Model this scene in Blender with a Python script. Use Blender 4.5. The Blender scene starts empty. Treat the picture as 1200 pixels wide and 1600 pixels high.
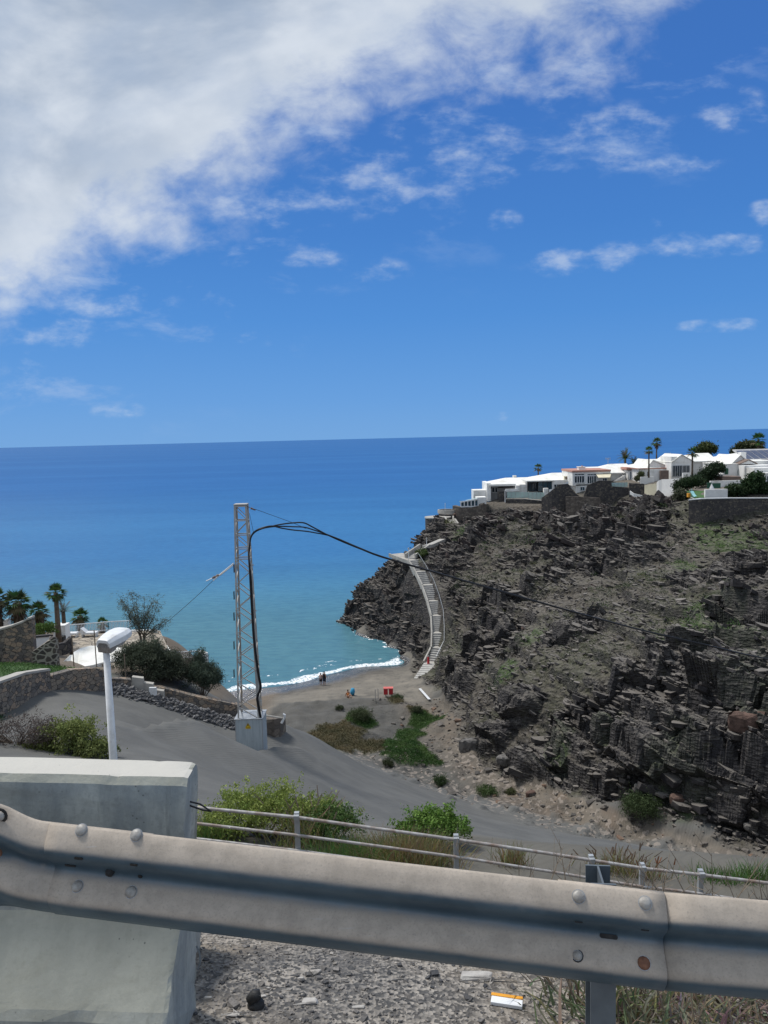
import bpy, bmesh, math, random
import numpy as np
from mathutils import Vector, Matrix
random.seed(7); rng = np.random.default_rng(11)
SC = bpy.context.scene
COL = SC.collection
R_ = math.radians

# ------------------------------------------------------------------ camera
CAMZ = 31.0
PITCH = math.atan(116/1200.0); ROLL = math.radians(1.43)
F = Vector((0, math.cos(PITCH), -math.sin(PITCH)))
R0 = Vector((1, 0, 0)); U0 = Vector((0, math.sin(PITCH), math.cos(PITCH)))
RT = R0*math.cos(ROLL) - U0*math.sin(ROLL)
UP = R0*math.sin(ROLL) + U0*math.cos(ROLL)
CAM = Vector((0, 0, CAMZ))
def W(px, py, y=None, z=None):
    v = F + RT*((px-600)/1200.0) + UP*((800-py)/1200.0)
    t = (y/v.y) if y is not None else ((z-CAMZ)/v.z)
    return CAM + v*t
cam = bpy.data.cameras.new('camera'); co = bpy.data.objects.new('camera', cam); COL.objects.link(co)
cam.sensor_fit = 'VERTICAL'; cam.sensor_height = 36.0; cam.lens = 36.0*1200/1600
cam.clip_start = 0.05; cam.clip_end = 80000
M = Matrix((RT, UP, -F)).transposed().to_4x4(); M.translation = CAM
co.matrix_world = M
SC.camera = co

# ------------------------------------------------------------------ noise in numpy
def _h(i, j, k, s):
    n = (i.astype(np.uint32)*np.uint32(374761393) + j.astype(np.uint32)*np.uint32(668265263)
         + k.astype(np.uint32)*np.uint32(2147483647) + np.uint32(s*974711 & 0xffffffff))
    n = (n ^ (n >> np.uint32(13)))*np.uint32(1274126177)
    n = (n ^ (n >> np.uint32(16)))*np.uint32(2246822519)
    n = n ^ (n >> np.uint32(15))
    return (n & np.uint32(0xffffff)).astype(np.float32)/np.float32(0xffffff)
def vn(x, y, z, s=0):
    xi, yi, zi = np.floor(x), np.floor(y), np.floor(z)
    fx, fy, fz = x-xi, y-yi, z-zi
    fx = fx*fx*(3-2*fx); fy = fy*fy*(3-2*fy); fz = fz*fz*(3-2*fz)
    xi = xi.astype(np.int64); yi = yi.astype(np.int64); zi = zi.astype(np.int64)
    r = 0
    for a in (0, 1):
        for b in (0, 1):
            for c in (0, 1):
                w = (fx if a else 1-fx)*(fy if b else 1-fy)*(fz if c else 1-fz)
                r = r + w*_h(xi+a, yi+b, zi+c, s)
    return r*2-1
def fbm(x, y, z, s=0, o=4, g=0.5):
    r = 0; a = 1; t = 0
    for k in range(o):
        r = r + a*vn(x*2**k+k*17.3, y*2**k+k*5.1, z*2**k-k*9.7, s+k); t += a; a *= g
    return r/t
def cells(x, y, z, s=0):
    """nearest jittered cell: returns cell random value, tilt offset and edge distance"""
    xi, yi, zi = np.floor(x).astype(np.int64), np.floor(y).astype(np.int64), np.floor(z).astype(np.int64)
    b1 = np.full(x.shape, 1e9, np.float32); b2 = b1.copy()
    val = np.zeros(x.shape, np.float32); tl = val.copy()
    for a in (-1, 0, 1):
        for b in (-1, 0, 1):
            for c in (-1, 0, 1):
                ci, cj, ck = xi+a, yi+b, zi+c
                h1 = _h(ci, cj, ck, s+1); h2 = _h(ci, cj, ck, s+2); h3 = _h(ci, cj, ck, s+3)
                dx = x-(ci+h1); dy = y-(cj+h2); dz = z-(ck+h3)
                d = (dx*dx+dy*dy+dz*dz).astype(np.float32)
                n = d < b1
                b2 = np.where(n, b1, np.minimum(b2, d))
                val = np.where(n, _h(ci, cj, ck, s+4), val)
                tl = np.where(n, (h2-.5)*dx+(h3-.5)*dy+(h1-.5)*dz, tl)
                b1 = np.where(n, d, b1)
    return val, tl, np.sqrt(b2)-np.sqrt(b1)
def sstep(a, b, x):
    t = np.clip((x-a)/(b-a), 0, 1); return t*t*(3-2*t)

# ------------------------------------------------------------------ terrain control points
CP = []
def cz(*l):
    for px, py, z in l:
        p = W(px, py, z=z); CP.append((p.x, p.y, z))
def cy(*l):
    for px, py, y in l:
        p = W(px, py, y=y); CP.append((p.x, p.y, p.z))
def cxyz(*l): CP.extend(l)
# shoulder, embankment and the path with the tube railing
for x in (-14, -6, -3, 0, 3, 6, 14):
    s = -0.055*x
    cxyz((x, 0.0, 28.85+s), (x, 2.0, 28.85+s), (x, 3.5, 28.75+s), (x, 5.3, 27.2+s), (x, 8.0, 25.3+s), (x, 10.5, 24.6+s), (x, 12.2, 24.2+s))
# dune, left and right
cy((0,1200,18),(100,1200,19),(0,1160,25),(100,1165,25),(-200,1160,25),(300,1195,24),(300,1150,31),(200,1150,30),(100,1110,33),
   (0,1125,33),(-100,1135,33),(60,1097,37),(110,1082,39),(165,1087,41),(240,1105,42),(300,1122,43),(360,1142,43),(430,1160,44),(220,1120,37),
   (390,1175,37),(340,1165,37),(450,1182,39),(500,1190,41),(600,1230,42),(450,1250,28),(600,1290,27),(700,1260,42),(700,1320,24),
   (850,1300,38),(850,1350,22),(1000,1320,40),(1000,1370,21),(1190,1360,38),(1190,1385,20),(1350,1385,38),(1350,1400,20),(445,1130,48),(480,1143,55),(550,1195,52))
# dune foot / wash
cz((1200,1348,3.5),(1350,1370,3.8),(1050,1318,3.1),(900,1287,2.8),(800,1262,2.6),(700,1238,2.4),(600,1203,2.4),(540,1170,2.4),(500,1150,2.4),(455,1122,2.6))
# wash and beach
cz((520,1128,2.3),(560,1118,2.2),(560,1150,2.6),(610,1100,1.9),(600,1160,2.0),(650,1170,1.9),(700,1200,2.0),(660,1120,1.6),(690,1140,1.9),
   (430,1108,1.6),(470,1095,1.2),(520,1083,0.9),(600,1070,0.8),(640,1062,0.9),(655,1075,1.2),(400,1100,1.0),(575,1060,.55),(450,1084,.4),(620,1045,.5),(540,1064,.4))
cz((345,1086,0),(420,1074,0),(510,1055,0),(570,1041,0),(620,1030,0),(638,1030,0.1))
cz((345,1070,-1),(420,1060,-1),(510,1040,-1),(570,1026,-1),(600,1015,-1),(620,1022,-.6),(200,960,-5),(400,950,-5),(500,930,-5),(500,1000,-3.5),(530,985,-3))
cxyz((-120,150,-6),(-60,150,-6),(-20,200,-7),(-140,250,-7),(0,260,-7),(-40,120,-4),(-70,110,-4))
# hill foot
cz((660,1058,1.2),(688,1078,1.6),(705,1110,1.8),(718,1160,2.0),(760,1200,2.1),(830,1230,2.3),(900,1257,2.6),(1000,1288,3.0),(1100,1312,3.3),(1200,1334,3.6),(1350,1360,4.0))
# hill interior
cz((800,1150,4.5),(800,1100,6.5),(800,1050,8),(800,1000,9),(800,950,10.3),(800,900,12),(800,850,14),(800,815,16),
   (1000,1200,6.5),(1000,1100,10),(1000,1000,12.5),(1000,900,14.6),(1000,850,16.0),(1000,810,17.8),
   (900,1180,5.5),(900,1100,8.5),(900,1000,10.8),(900,900,13.2),(900,850,15),(900,812,16.4),
   (1100,1200,7.4),(1100,1100,11),(1100,1000,13.5),(1100,900,15),(1100,845,16),
   (1190,1200,8),(1190,1100,11.5),(1190,1000,13.8),(1190,900,15.2),(1190,845,16),
   (1350,1200,9),(1350,1000,14.5),(1350,900,15.8),(1350,845,16.4),
   (730,1080,4.2),(720,1000,5.6),(720,950,7.6),(710,900,9.8),(715,850,12),(740,820,14.5))
# stairs line
def stY(py, hor=683.0):
    k = (py-hor)/1200.0; return (30+55.97)/(k+.577)
for px, py in ((672,1040),(683,1015),(684,970),(676,930),(661,893),(645,875)):
    y = stY(py); cy((px, py, y))
# headland nose
cz((600,1006,0.2),(560,990,0.2),(546,976,0.2))
cy((636,1015,108),(600,950,118.5),(600,900,123),(640,950,112),(640,1000,107.5),(560,940,125),(557,908,127),(600,886,127),(625,870,128),(640,846,140),(665,826,150),(700,826,155),(731,832,155.3),(747,824,155.3),(714,828,155.5),
   (620,918,118.5))
cxyz((-12,132,-3),(-8,138,-3),(-2,144,-3),(4,155,-3),(10,170,-3),(-14,124,-4),(0,135,-1),(1.5,141,-1))
# plateau
cy((765,806,156),(850,799,150),(900,812,144.5),(935,808,143.5),(960,800,143),(985,788,142))
P = lambda px, z, y: CP.append((W(px, 700, y=y).x, y, z))
for px, z, y in ((720,16.8,160),(780,17.6,163),(780,17.6,176),(850,18.6,160),(850,18.6,180),(930,20,157),(930,20,182),(1020,20.9,147),(1020,21,180),
                 (1090,21.0,122),(1100,21.2,150),(1100,21,185),(1190,21.2,112),(1190,21.3,150),(1190,21,185),(1350,21.3,114),(1350,21.3,150),(1350,21,185),(1090,21.0,114),
                 (1600,21,185),(1600,21.3,120),(1600,12,70)):
    P(px, z, y)
for x in (25, 50, 75, 105, 140): cxyz((x, 198, 17), (x, 212, -3), (x, 240, -6))
cxyz((10,178,-3),(16,186,-2))
# villa terraces, left
cy((30,1040,43),(-100,1045,44),(100,1042,46),(200,1050,50),(130,1005,66),(150,1027,58),(60,1000,60),(-80,985,66),(260,1040,50),(300,1065,48),(240,1000,64),(330,1098,46))
cxyz((-40,73,13.3),(-27,72,13.3),(-19,68,13.2),(-60,76,13.5),(-40,88,-1),(-27,86,-1),(-60,92,-1),(-11,72,2.0),(-18,80,0.0),(-13.2,52,12.0),(-20,90,-.3),(-30,98,-3))
for px, py, z in ((380,1118,9),(400,1120,6)): cz((px, py, z))
CP = np.array(CP, np.float64)
_c2 = 1.5**2
def _phi(d2): return -np.sqrt(d2+_c2)
_A = _phi(((CP[:, None, :2]-CP[None, :, :2])**2).sum(-1))
_n = len(CP); _K = np.zeros((_n+3, _n+3)); _K[:_n, :_n] = _A + np.eye(_n)*0.25
_Q = np.c_[np.ones(_n), CP[:, :2]]; _K[:_n, _n:] = _Q; _K[_n:, :_n] = _Q.T
_wts = np.linalg.solve(_K, np.r_[CP[:, 2], 0, 0, 0]).astype(np.float64)
def H(x, y):
    x = np.asarray(x, np.float64); y = np.asarray(y, np.float64)
    sh = x.shape; x = x.ravel(); y = y.ravel(); out = np.empty(x.size)
    for i in range(0, x.size, 60000):
        a = x[i:i+60000]; b = y[i:i+60000]
        d = (a[:, None]-CP[None, :, 0])**2+(b[:, None]-CP[None, :, 1])**2
        out[i:i+60000] = _phi(d)@_wts[:_n]+_wts[_n]+a*_wts[_n+1]+b*_wts[_n+2]
    return out.reshape(sh)
def Hs(x, y): return float(H(np.array([x]), np.array([y]))[0])
def hit(px, py, y0=6.0, y1=230.0):
    ys = np.geomspace(y0, y1, 500); v = F + RT*((px-600)/1200.0) + UP*((800-py)/1200.0)
    t = ys/v.y; xs = v.x*t; zs = CAMZ+v.z*t
    g = H(xs, ys); k = np.argmax(zs <= g)
    if not (zs <= g).any(): k = len(ys)-1
    return Vector((xs[k], ys[k], g[k]))

# ------------------------------------------------------------------ material helpers
class NT:
    def __init__(s, nt): s.nt = nt; s.n = nt.nodes; s.l = nt.links
    def node(s, t, **kw):
        n = s.n.new(t)
        for k, v in kw.items():
            if k.startswith('i_'):
                key = k[2:]; key = int(key) if key.isdigit() else key.replace('_', ' ')
                s.set(n.inputs[key], v)
            else: setattr(n, k, v)
        return n
    def set(s, inp, v):
        if isinstance(v, bpy.types.NodeSocket): s.l.new(v, inp)
        else: inp.default_value = v
    def math(s, op, a, b=0.0, c=0.0, clamp=False):
        n = s.n.new('ShaderNodeMath'); n.operation = op; n.use_clamp = clamp
        for i, v in enumerate((a, b, c)): s.set(n.inputs[i], v)
        return n.outputs[0]
    def mix(s, f, a, b, mode='MIX'):
        n = s.n.new('ShaderNodeMix'); n.data_type = 'RGBA'; n.blend_type = mode; n.clamp_factor = True
        s.set(n.inputs[0], f)
        for i, v in ((6, a), (7, b)): s.set(n.inputs[i], v if isinstance(v, bpy.types.NodeSocket) else (*v[:3], 1))
        return n.outputs[2]
    def noise(s, vec, scale, detail=4, rough=.55, dist=0.0, d='3D'):
        n = s.node('ShaderNodeTexNoise', noise_dimensions=d, i_Scale=scale, i_Detail=detail, i_Roughness=rough, i_Distortion=dist)
        s.l.new(vec, n.inputs['Vector']); return n.outputs['Fac']
    def rng(s, v, a, b, c=0.0, d=1.0, smooth=True):
        n = s.n.new('ShaderNodeMapRange'); n.interpolation_type = 'SMOOTHSTEP' if smooth else 'LINEAR'
        for i, q in enumerate((v, a, b, c, d)): s.set(n.inputs[i], q)
        return n.outputs[0]
    def mapv(s, vec, scale=(1, 1, 1), rot=(0, 0, 0)):
        n = s.n.new('ShaderNodeMapping'); s.l.new(vec, n.inputs[0]); n.inputs['Scale'].default_value = scale; n.inputs['Rotation'].default_value = rot
        return n.outputs[0]
def newmat(name):
    m = bpy.data.materials.new(name); m.use_nodes = True
    t = NT(m.node_tree); b = m.node_tree.nodes['Principled BSDF']
    tc = t.node('ShaderNodeTexCoord')
    g = t.node('ShaderNodeNewGeometry')
    return m, t, b, tc.outputs['Object'], g
def bump(t, b, h, strength=.5, dist=.02, prev=None):
    n = t.node('ShaderNodeBump'); n.inputs['Strength'].default_value = strength; n.inputs['Distance'].default_value = dist
    t.l.new(h, n.inputs['Height'])
    if prev: t.l.new(prev, n.inputs['Normal'])
    if b: t.l.new(n.outputs[0], b.inputs['Normal'])
    return n.outputs[0]
def pmat(name, c1, c2=None, scale=5., rough=.7, bmp=0.0, bscale=40., metal=0.0, bdist=.01, c3=None, s3=.8, spec=.4):
    m, t, b, oc, g = newmat(name)
    b.inputs['Roughness'].default_value = rough; b.inputs['Metallic'].default_value = metal
    b.inputs['Specular IOR Level'].default_value = spec
    c2 = c2 or tuple(x*.8 for x in c1)
    f = t.rng(t.noise(oc, scale, 5, .6), .35, .65)
    c = t.mix(f, c1, c2)
    if c3: c = t.mix(t.rng(t.noise(oc, s3, 6, .65, .5), .48, .68), c, c3)
    t.l.new(c, b.inputs['Base Color'])
    if bmp: bump(t, b, t.noise(oc, bscale, 5, .6), bmp, bdist)
    return m
MT = {}
MT['white'] = pmat('white_plaster', (.86,.85,.82), (.78,.77,.74), 1.2, .85, .15, 6, c3=(.58,.57,.53), s3=.35)
MT['whiteroof'] = pmat('white_roof_coat', (.84,.83,.79), (.74,.73,.68), .9, .8, .1, 6, c3=(.66,.64,.57), s3=.5)
MT['cream'] = pmat('cream_paint', (.74,.68,.50), (.66,.60,.44), 1, .8)
MT['grey'] = pmat('grey_plaster', (.42,.42,.42), (.34,.34,.35), 1, .9)
MT['pink'] = pmat('terracotta_tile', (.50,.26,.20), (.42,.22,.17), 4, .8)
MT['glassdark'] = pmat('dark_window_glass', (.02,.035,.05), (.03,.05,.07), .6, .12, spec=.8)
MT['glassblue'] = pmat('teal_window_glass', (.03,.07,.10), (.05,.11,.15), .6, .12, spec=.8)
MT['greenpaint'] = pmat('green_shutter_paint', (.03,.13,.08), None, 8, .5)
MT['brown'] = pmat('brown_plaster', (.22,.16,.13), (.16,.12,.10), 2, .9)
MT['palegls'] = None
def stone_mat(name, c1, c2, c3, scale, mortar, mw=.06, bd=.05, pits=False):
    m, t, b, oc, g = newmat(name)
    wv = t.mapv(oc, (1, 1, 1.35))
    wn = t.node('ShaderNodeTexNoise', i_Scale=scale*1.2, i_Detail=3.0); t.l.new(wv, wn.inputs['Vector'])
    off = t.node('ShaderNodeVectorMath', operation='SCALE'); t.l.new(wn.outputs['Color'], off.inputs[0]); off.inputs['Scale'].default_value = .45/scale
    add = t.node('ShaderNodeVectorMath', operation='ADD'); t.l.new(wv, add.inputs[0]); t.l.new(off.outputs[0], add.inputs[1])
    v = t.node('ShaderNodeTexVoronoi', feature='F1', i_Scale=scale); t.l.new(add.outputs[0], v.inputs['Vector'])
    e = t.node('ShaderNodeTexVoronoi', feature='DISTANCE_TO_EDGE', i_Scale=scale); t.l.new(add.outputs[0], e.inputs['Vector'])
    sp = t.node('ShaderNodeSeparateColor'); t.l.new(v.outputs['Color'], sp.inputs[0])
    c = t.mix(t.rng(sp.outputs[0], .2, .8), c1, c2)
    c = t.mix(t.rng(sp.outputs[1], .72, .8), c, c3)
    c = t.mix(t.rng(t.noise(oc, scale*6, 5, .7), .35, .7, 0, .45), c, (.03,.03,.03))
    jo = t.rng(e.outputs[0], mw*.4, mw)
    c = t.mix(jo, mortar, c)
    t.l.new(c, b.inputs['Base Color']); b.inputs['Roughness'].default_value = .92
    hh = t.math('ADD', jo, t.math('MULTIPLY', t.noise(oc, scale*5, 4), .6))
    bump(t, b, hh, .9, bd)
    return m
MT['stone'] = stone_mat('rubble_stone_wall', (.31,.26,.21), (.16,.145,.135), (.40,.30,.22), 3.4, (.06,.055,.05), .04)
MT['stonedark'] = stone_mat('dark_basalt_wall', (.066,.060,.060), (.10,.09,.085), (.16,.14,.115), 2.3, (.034,.034,.038))
MT['stonetan'] = stone_mat('tan_rubble_wall', (.20,.165,.135), (.13,.11,.095), (.26,.22,.18), 2.2, (.12,.10,.085))
MT['stonegrout'] = stone_mat('grouted_stone_wall', (.11,.09,.075), (.07,.06,.055), (.16,.12,.09), 2.4, (.34,.31,.26), .16)
MT['paving'] = stone_mat('beige_flagstones', (.42,.36,.28), (.34,.29,.23), (.48,.42,.34), 1.3, (.16,.14,.12))
MT['concrete'] = pmat('weathered_concrete', (.50,.49,.44), (.38,.38,.35), 3, .9, .35, 60, c3=(.27,.27,.25), s3=1.3, bdist=.006)
MT['concpale'] = pmat('pale_concrete', (.46,.44,.40), (.36,.34,.31), 1.2, .9, .2, 10, c3=(.34,.32,.29), s3=.5)
MT['galv'] = pmat('galvanised_steel', (.42,.44,.46), (.34,.36,.38), 6, .5, .08, 50, metal=.35)
MT['galvpost'] = pmat('shaded_galvanised_post', (.17,.20,.22), (.12,.14,.16), 6, .55, .08, 50, metal=.3)
MT['galvpale'] = pmat('pale_galvanised_lattice', (.48,.48,.47), (.40,.39,.37), 2, .55, .1, 30, metal=.1, c3=(.44,.37,.30), s3=1.5)
MT['rubber'] = pmat('black_cable_sheath', (.012,.013,.016), (.02,.02,.024), 4, .5)
MT['wood'] = pmat('weathered_wood', (.24,.19,.14), (.16,.13,.10), 6, .9, .3, 30)
MT['bark'] = pmat('palm_bark', (.16,.12,.09), (.09,.07,.055), 5, .95, .6, 20, bdist=.03)
MT['whitepaint'] = pmat('white_gloss_paint', (.78,.79,.80), (.70,.71,.72), 8, .4, c3=(.6,.6,.58), s3=3)
MT['redpaint'] = pmat('red_paint', (.55,.03,.04), (.42,.03,.04), 4, .6)
MT['blackplastic'] = pmat('black_plastic', (.012,.012,.012), (.03,.03,.03), 60, .6, .4, 80)
MT['yellow'] = pmat('yellow_sign_paint', (.80,.52,.02), (.68,.44,.02), 20, .5)
MT['orange'] = pmat('orange_plastic', (.80,.36,.03), None, 20, .4)
MT['rust'] = pmat('rusty_bolt', (.25,.12,.07), (.17,.08,.05), 60, .8, .4, 120)
MT['skin'] = pmat('skin', (.42,.25,.17), (.38,.22,.15), 3, .6)
def glassmat():
    m, t, b, oc, g = newmat('pale_glass_balustrade')
    b.inputs['Base Color'].default_value = (.50,.66,.62,1); b.inputs['Roughness'].default_value = .1; b.inputs['Alpha'].default_value = .7
    return m
MT['palegls'] = glassmat()
def leafmat(name, spec=.25):
    m, t, b, oc, g = newmat(name)
    a = t.node('ShaderNodeAttribute', attribute_name='col')
    c = t.mix(t.rng(t.noise(oc, 9, 3), .3, .7, 0, .5), a.outputs['Color'], (.02,.03,.012))
    t.l.new(a.outputs['Color'], b.inputs['Base Color']); b.inputs['Roughness'].default_value = .65
    b.inputs['Specular IOR Level'].default_value = spec
    tr = t.node('ShaderNodeBsdfTranslucent'); t.l.new(a.outputs['Color'], tr.inputs['Color'])
    mx = t.node('ShaderNodeMixShader'); mx.inputs[0].default_value = .25
    t.l.new(b.outputs[0], mx.inputs[1]); t.l.new(tr.outputs[0], mx.inputs[2])
    t.l.new(mx.outputs[0], m.node_tree.nodes['Material Output'].inputs['Surface'])
    return m
MT['leaf'] = leafmat('leaves')

# ------------------------------------------------------------------ object helpers
LOC = {}
def tag(o, label=None, cat=None, group=None, kind=None):
    if label: o['label'] = label
    if cat: o['category'] = cat
    if group: o['group'] = group
    if kind: o['kind'] = kind
    return o
def thing(name, label, cat, loc=(0, 0, 0), group=None, rz=0.0):
    o = bpy.data.objects.new(name, None); COL.objects.link(o); o.empty_display_size = .3
    o.location = loc; o.rotation_euler = (0, 0, rz); LOC[o.name] = Vector(loc)
    return tag(o, label, cat, group)
def link_np(name, V, Fc, mat, parent=None, loc=None, col=None, smooth=False, local=False, nside=None):
    """V (n,3) array; Fc (m,k) int array or list of lists"""
    V = np.asarray(V, np.float64)
    if parent is not None: base = LOC[parent.name]
    elif loc is not None: base = Vector(loc)
    else: base = Vector((float(V[:, 0].mean()), float(V[:, 1].mean()), float(V[:, 2].min())))
    if not local: V = V-np.array(base)
    me = bpy.data.meshes.new(name)
    if isinstance(Fc, np.ndarray):
        k = Fc.shape[1]
        me.vertices.add(len(V)); me.vertices.foreach_set('co', V.astype(np.float32).ravel())
        me.loops.add(Fc.size); me.loops.foreach_set('vertex_index', Fc.astype(np.int32).ravel())
        me.polygons.add(len(Fc)); me.polygons.foreach_set('loop_start', np.arange(0, Fc.size, k, dtype=np.int32))
        me.update(calc_edges=True)
    else:
        me.from_pydata([tuple(v) for v in V], [], Fc); me.update()
    me.polygons.foreach_set('use_smooth', np.full(len(me.polygons), bool(smooth)))
    if col is not None:
        a = me.color_attributes.new('col', 'FLOAT_COLOR', 'POINT')
        c = np.ones((len(V), 4), np.float32); c[:, :3] = col; a.data.foreach_set('color', c.ravel())
    me.materials.append(mat)
    o = bpy.data.objects.new(name, me); COL.objects.link(o)
    if parent is not None:
        o.parent = parent; LOC[o.name] = base
    else:
        o.location = base if not local else (0, 0, 0); LOC[o.name] = Vector(base)
        if local: LOC[o.name] = Vector((0, 0, 0))
    return o
class MB:
    def __init__(s): s.v = []; s.f = []
    def add(s, vs, fs):
        n = len(s.v); s.v += [tuple(v) for v in vs]; s.f += [[i+n for i in f] for f in fs]; return s
    def box(s, x0, x1, y0, y1, z0, z1):
        return s.add([(x0,y0,z0),(x1,y0,z0),(x1,y1,z0),(x0,y1,z0),(x0,y0,z1),(x1,y0,z1),(x1,y1,z1),(x0,y1,z1)],
                     [[0,3,2,1],[4,5,6,7],[0,1,5,4],[1,2,6,5],[2,3,7,6],[3,0,4,7]])
    def bar(s, a, b, w, h=None, upv=(0, 0, 1)):
        a = Vector(a); b = Vector(b); h = h or w; d = (b-a).normalized(); u = Vector(upv)
        if abs(d.dot(u)) > .98: u = Vector((0, 1, 0))
        r = d.cross(u).normalized()*w/2; q = r.cross(d).normalized()*h/2
        return s.add([a-r-q, a+r-q, a+r+q, a-r+q, b-r-q, b+r-q, b+r+q, b-r+q],
                     [[0,3,2,1],[4,5,6,7],[0,1,5,4],[1,2,6,5],[2,3,7,6],[3,0,4,7]])
    def tube(s, pts, r, n=8, cap=True):
        pts = [Vector(p) for p in pts]; rs = r if isinstance(r, (list, tuple)) else [r]*len(pts)
        vs = []; pr = None
        for i, p in enumerate(pts):
            d = (pts[min(i+1, len(pts)-1)]-pts[max(i-1, 0)]).normalized()
            if pr is None:
                a = Vector((0, 0, 1)) if abs(d.z) < .9 else Vector((1, 0, 0)); pr = d.cross(a).normalized()
            pr = (pr-d*pr.dot(d)).normalized(); q = d.cross(pr)
            vs += [p+(pr*math.cos(2*math.pi*k/n)+q*math.sin(2*math.pi*k/n))*rs[i] for k in range(n)]
        fs = [[i*n+k, i*n+(k+1) % n, (i+1)*n+(k+1) % n, (i+1)*n+k] for i in range(len(pts)-1) for k in range(n)]
        if cap: fs += [list(range(n))[::-1], [(len(pts)-1)*n+k for k in range(n)]]
        return s.add(vs, fs)
    def prism(s, poly, off):
        """poly list of 3D points (planar), extruded by vector off"""
        n = len(poly); off = Vector(off); a = [Vector(p) for p in poly]
        return s.add(a+[p+off for p in a], [list(range(n))[::-1], [n+k for k in range(n)]]+[[k, (k+1) % n, n+(k+1) % n, n+k] for k in range(n)])
    def build(s, name, mat, parent=None, loc=None, smooth=False, local=False, bevel=0.0):
        me_o = link_np(name, np.array(s.v), s.f, mat, parent, loc, None, smooth, local)
        bm = bmesh.new(); bm.from_mesh(me_o.data)
        bmesh.ops.recalc_face_normals(bm, faces=bm.faces[:])
        if bevel: bmesh.ops.bevel(bm, geom=bm.edges[:], offset=bevel, segments=2, affect='EDGES', profile=.7)
        bm.to_mesh(me_o.data); bm.free()
        return me_o
def copy_tree(o, parent=None):
    c = o.copy(); COL.objects.link(c); c.parent = parent
    for ch in list(o.children): copy_tree(ch, c)
    return c

# ------------------------------------------------------------------ world: sky and clouds
SUN_DIR = Vector((-0.42, 0.26, 0.87)).normalized()
w = bpy.data.worlds.new('World'); SC.world = w; w.use_nodes = True
t = NT(w.node_tree); bg = w.node_tree.nodes['Background']
sky = t.node('ShaderNodeTexSky', sky_type='NISHITA', sun_disc=False)
sky.sun_elevation = math.asin(SUN_DIR.z); sky.sun_rotation = math.atan2(SUN_DIR.x, SUN_DIR.y)
sky.altitude = 30; sky.air_density = 1.0; sky.dust_density = .3; sky.ozone_density = 2.0
bg.inputs['Strength'].default_value = 0.1
tc = t.node('ShaderNodeTexCoord'); sep = t.node('ShaderNodeSeparateXYZ'); t.l.new(tc.outputs['Generated'], sep.inputs[0])
X, Y, Z = sep.outputs
yy = t.math('MAXIMUM', Y, .12)
u = t.math('DIVIDE', X, yy); v = t.math('DIVIDE', Z, yy)
def uv(px, py):
    d = F + RT*((px-600)/1200.0) + UP*((800-py)/1200.0); return d.x/d.y, d.z/d.y
cmb = t.node('ShaderNodeCombineXYZ'); t.l.new(u, cmb.inputs[0]); t.l.new(v, cmb.inputs[1])
UV = cmb.outputs[0]
# clear sky colour: nishita shaped towards a deeper blue with elevation
el = t.math('MAXIMUM', Z, 0.0)
ramp = t.node('ShaderNodeValToRGB'); t.l.new(el, ramp.inputs[0])
cr = ramp.color_ramp
SKYC = [(0.0, (.152,.375,.74)), (.05, (.120,.335,.73)), (.15, (.076,.270,.68)), (.25, (.057,.218,.61)), (.38, (.047,.175,.54)), (.60, (.042,.145,.46)), (1.0, (.035,.125,.42))]
cr.elements[0].position = 0; cr.elements[0].color = (*SKYC[0][1], 1); cr.elements[1].position = 1; cr.elements[1].color = (*SKYC[-1][1], 1)
for p_, c_ in SKYC[1:-1]: e = cr.elements.new(p_); e.color = (*c_, 1)
grad = t.node('ShaderNodeVectorMath', operation='SCALE'); t.l.new(ramp.outputs[0], grad.inputs[0]); grad.inputs['Scale'].default_value = 10.0
base = t.mix(.95, sky.outputs[0], grad.outputs[0])
# big bank: boundary v = f(u)
bnd = [(-400,760),(-100,620),(0,545),(110,480),(200,425),(330,350),(440,290),(530,225),(570,160),(640,130),(740,125),(830,120),(900,110),(960,75),(1040,20),(1100,-40),(1200,-140),(1500,-300)]
pts = sorted(uv(a, b) for a, b in bnd)
fc = t.node('ShaderNodeFloatCurve'); cv = fc.mapping.curves[0]
u0, u1 = -1.0, 1.0
un = t.math('DIVIDE', t.math('SUBTRACT', u, u0), u1-u0, clamp=True)
t.l.new(un, fc.inputs['Value'])
cp_ = [((a-u0)/(u1-u0), b/1.5) for a, b in pts if u0 <= a <= u1]
cv.points[0].location = (0, cp_[0][1]); cv.points[1].location = (1, cp_[-1][1])
for a, b in cp_: cv.points.new(a, b)
fc.mapping.update()
fv = t.math('MULTIPLY', fc.outputs[0], 1.5)
sd = t.math('SUBTRACT', v, fv)                       # >0 inside the bank
wv = t.mapv(UV, (1.0, 1.5, 1), (0, 0, R_(-25)))
n1 = t.noise(wv, 4.0, 9, .55, .2)
n2 = t.noise(wv, 11.0, 8, .62, .3)
nn = t.math('ADD', t.math('MULTIPLY', t.math('SUBTRACT', n1, .5), .34), t.math('MULTIPLY', t.math('SUBTRACT', n2, .5), .20))
dens = t.rng(t.math('ADD', sd, nn), -.03, .125)
# wispy fringe under the bank
st = t.mapv(UV, (1.0, 2.3, 1), (0, 0, R_(-14)))
w1 = t.noise(st, 6.5, 9, .62, .25)
fr = t.math('MULTIPLY', t.rng(sd, -.30, -.02), t.rng(w1, .53, .72))
fr = t.math('MULTIPLY', fr, .5)
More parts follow.
